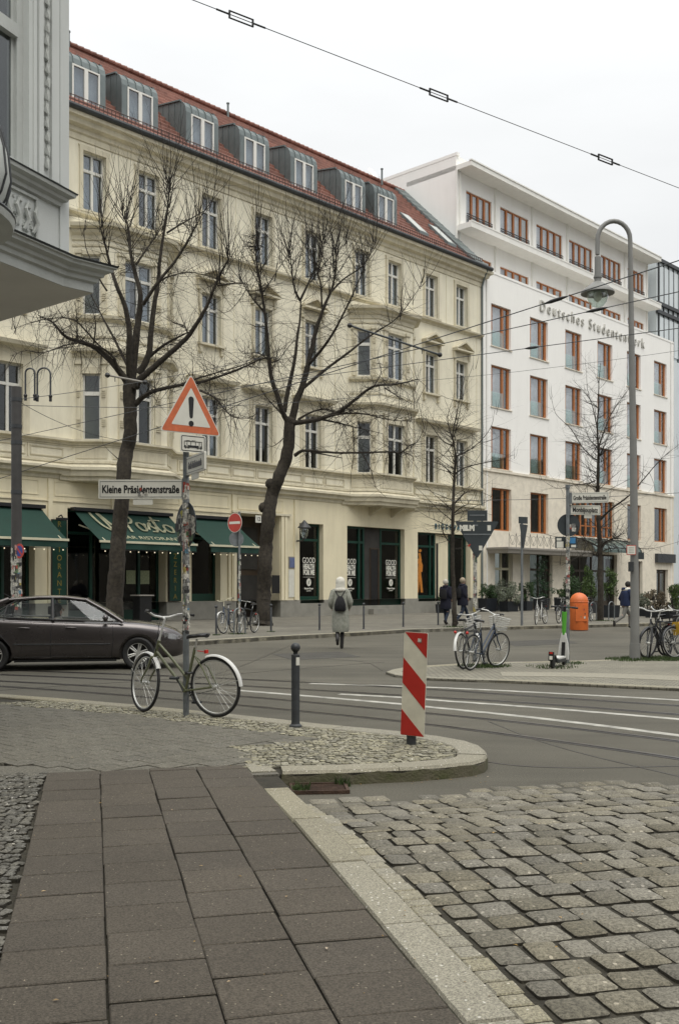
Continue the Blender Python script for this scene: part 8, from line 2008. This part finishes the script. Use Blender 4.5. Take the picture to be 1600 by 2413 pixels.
# ------------------------------------------------------------ plants and planters
def leafmat(name, c, c2): return pm(name, c, .75, .2, 6, col2=c2, isl=.35)
M['lf_dark'] = leafmat('dark_leaf', (.035,.07,.02), (.02,.045,.015)); M['lf_grey'] = leafmat('silver_leaf', (.17,.19,.14), (.10,.12,.08)); M['lf_mid'] = leafmat('mid_leaf', (.07,.11,.03), (.04,.07,.02)); M['lf_brown'] = leafmat('brown_twig_leaf', (.13,.10,.06), (.09,.075,.05)); M['lf_con'] = leafmat('conifer_leaf', (.03,.075,.03), (.018,.045,.02))
M['box'] = pm('planter_box', (.014,.018,.024), .5, .2, 3)
def bush(mb, c, rx, ry, rz, n, ls, seed, upright=0.0, shell=.55):
    r_ = random.Random(seed); cl = [(Vector((r_.gauss(0,.5),r_.gauss(0,.5),r_.gauss(0,.5))), r_.uniform(.2,.5)) for _ in range(14)]
    for _ in range(n):
        cc, cr_ = r_.choice(cl); v = Vector((r_.gauss(0,1),r_.gauss(0,1),r_.gauss(0,1))).normalized()*cr_*r_.uniform(shell,1.05)+cc*.9
        if v.length > 1.25: v = v.normalized()*r_.uniform(.9,1.2)
        p = Vector((c[0]+v.x*rx, c[1]+v.y*ry, c[2]+v.z*rz))
        d = Vector((r_.gauss(0,1),r_.gauss(0,1),r_.gauss(0,1)+upright*3)).normalized(); s_ = d.cross(Vector((r_.gauss(0,1),r_.gauss(0,1),r_.gauss(0,1)))).normalized()
        L = ls*r_.uniform(.6,1.5); w_ = L*(.35 if upright < .5 else .14); mb.add([p-s_*w_*.3,p+d*L*.5-s_*w_,p+d*L,p+d*L*.5+s_*w_],[(0,1,2,3)])
def plant(px, py, w_, boxh, kind, hgt, label, seed, boxw=None, group='plants in front of the white block', depth=None):
    p = gp(px, py); o = thing('potted_shrub', label, 'plant', p, FA, group); bw_ = (boxw or w_*.8)/2; k = F/p.y
    if boxh:
        m = MB(); m.loft([[(x*bw_*s,y*.32*s,z) for x,y in ((-1,-1),(1,-1),(1,1),(-1,1))] for z,s in ((0,.9),(boxh,1))]); m.obj('planter', M['box'], o)
        m = MB(); m.box(-bw_*.93,-.29,boxh-.02,bw_*.93,.29,boxh+.005); m.obj('soil', M['soil'], o)
    m = MB(); mt = {'dark':'lf_dark','grey':'lf_grey','mid':'lf_mid','brown':'lf_brown','conifer':'lf_con','bamboo':'lf_mid'}[kind]
    if kind == 'conifer':
        for i in range(9): t = i/8; bush(m,(0,0,boxh+.15+hgt*t),(w_/2)*(1.05-t*.85),(w_/2)*(1.0-t*.8),hgt*.1,420-int(t*260),.07,seed+i)
    elif kind == 'bamboo':
        bush(m,(0,0,boxh+hgt*.62),w_/2,.3,hgt*.42,int(1500*w_*hgt/2),.13,seed,.5); bush(m,(0,0,boxh+hgt*.3),w_/2*.8,.25,hgt*.3,int(300*w_),.12,seed+5,.5)
    else: bush(m,(0,0,boxh+hgt*.45),w_/2,w_*.35,hgt*.55,int(1500*w_*hgt),.07,seed)
    m.obj('foliage', M[mt], o)
    m = MB(); r_ = random.Random(seed)
    for i in range(14 if kind in ('bamboo','brown') else 5):
        x = r_.uniform(-.4,.4)*w_; m.tube([(x*.5,r_.uniform(-.1,.1),boxh-.02),(x*.8,r_.uniform(-.1,.1),boxh+hgt*.5),(x,r_.uniform(-.15,.15),boxh+hgt*(.9 if kind in ('bamboo','brown') else .6))],[.02,.014,.006],5)
    m.obj('stems', M['twig'], o)
    return o
plant(1148,1441,1.5,.80,'dark',1.0,'dark green shrub in black planter left of the ivory door',41,boxw=1.1)
plant(1199,1441,2.0,.62,'grey',1.25,'silvery grey shrub in a low black planter before the ivory door',42,boxw=1.2)
plant(1170,1439,1.5,0.5,'grey',1.5,'taller silver leaved shrub between two black planters',43,boxw=.7)
plant(1275,1437,1.9,.7,'conifer',2.9,'tall dark conifer beside the edge on triangle sign',44,boxw=1.0)
plant(1238,1439,1.1,.6,'dark',1.3,'small dark shrub at the foot of the tall conifer',45,boxw=.7)
plant(1322,1440,.9,.85,'mid',.55,'low green plant in black box left of the orange bin',46)
plant(1352,1441,2.0,.6,'dark',2.2,'dense dark green hedge behind the orange bin',47,boxw=1.4)
plant(1393,1444,1.6,.6,'mid',2.2,'light green tall bush left of the kerb tree',48,boxw=1.3)
plant(1438,1455,1.1,.60,'bamboo',1.65,'bamboo clump in a dark box right of the kerb tree',49,boxw=.72)
plant(1518,1452,1.0,.35,'grey',.9,'grey green shrub just right of the lamp post',50,boxw=.7)
plant(1545,1455,1.4,.35,'brown',.9,'brown bare twiggy shrub behind the parked bikes',51,boxw=1.2)
plant(1588,1455,1.5,.35,'bamboo',1.35,'bamboo clump at the right edge of the picture',52,boxw=1.3)
plant(1042,1444,.8,.5,'dark',.75,'small green plant by the last shop door',53,boxw=.5)
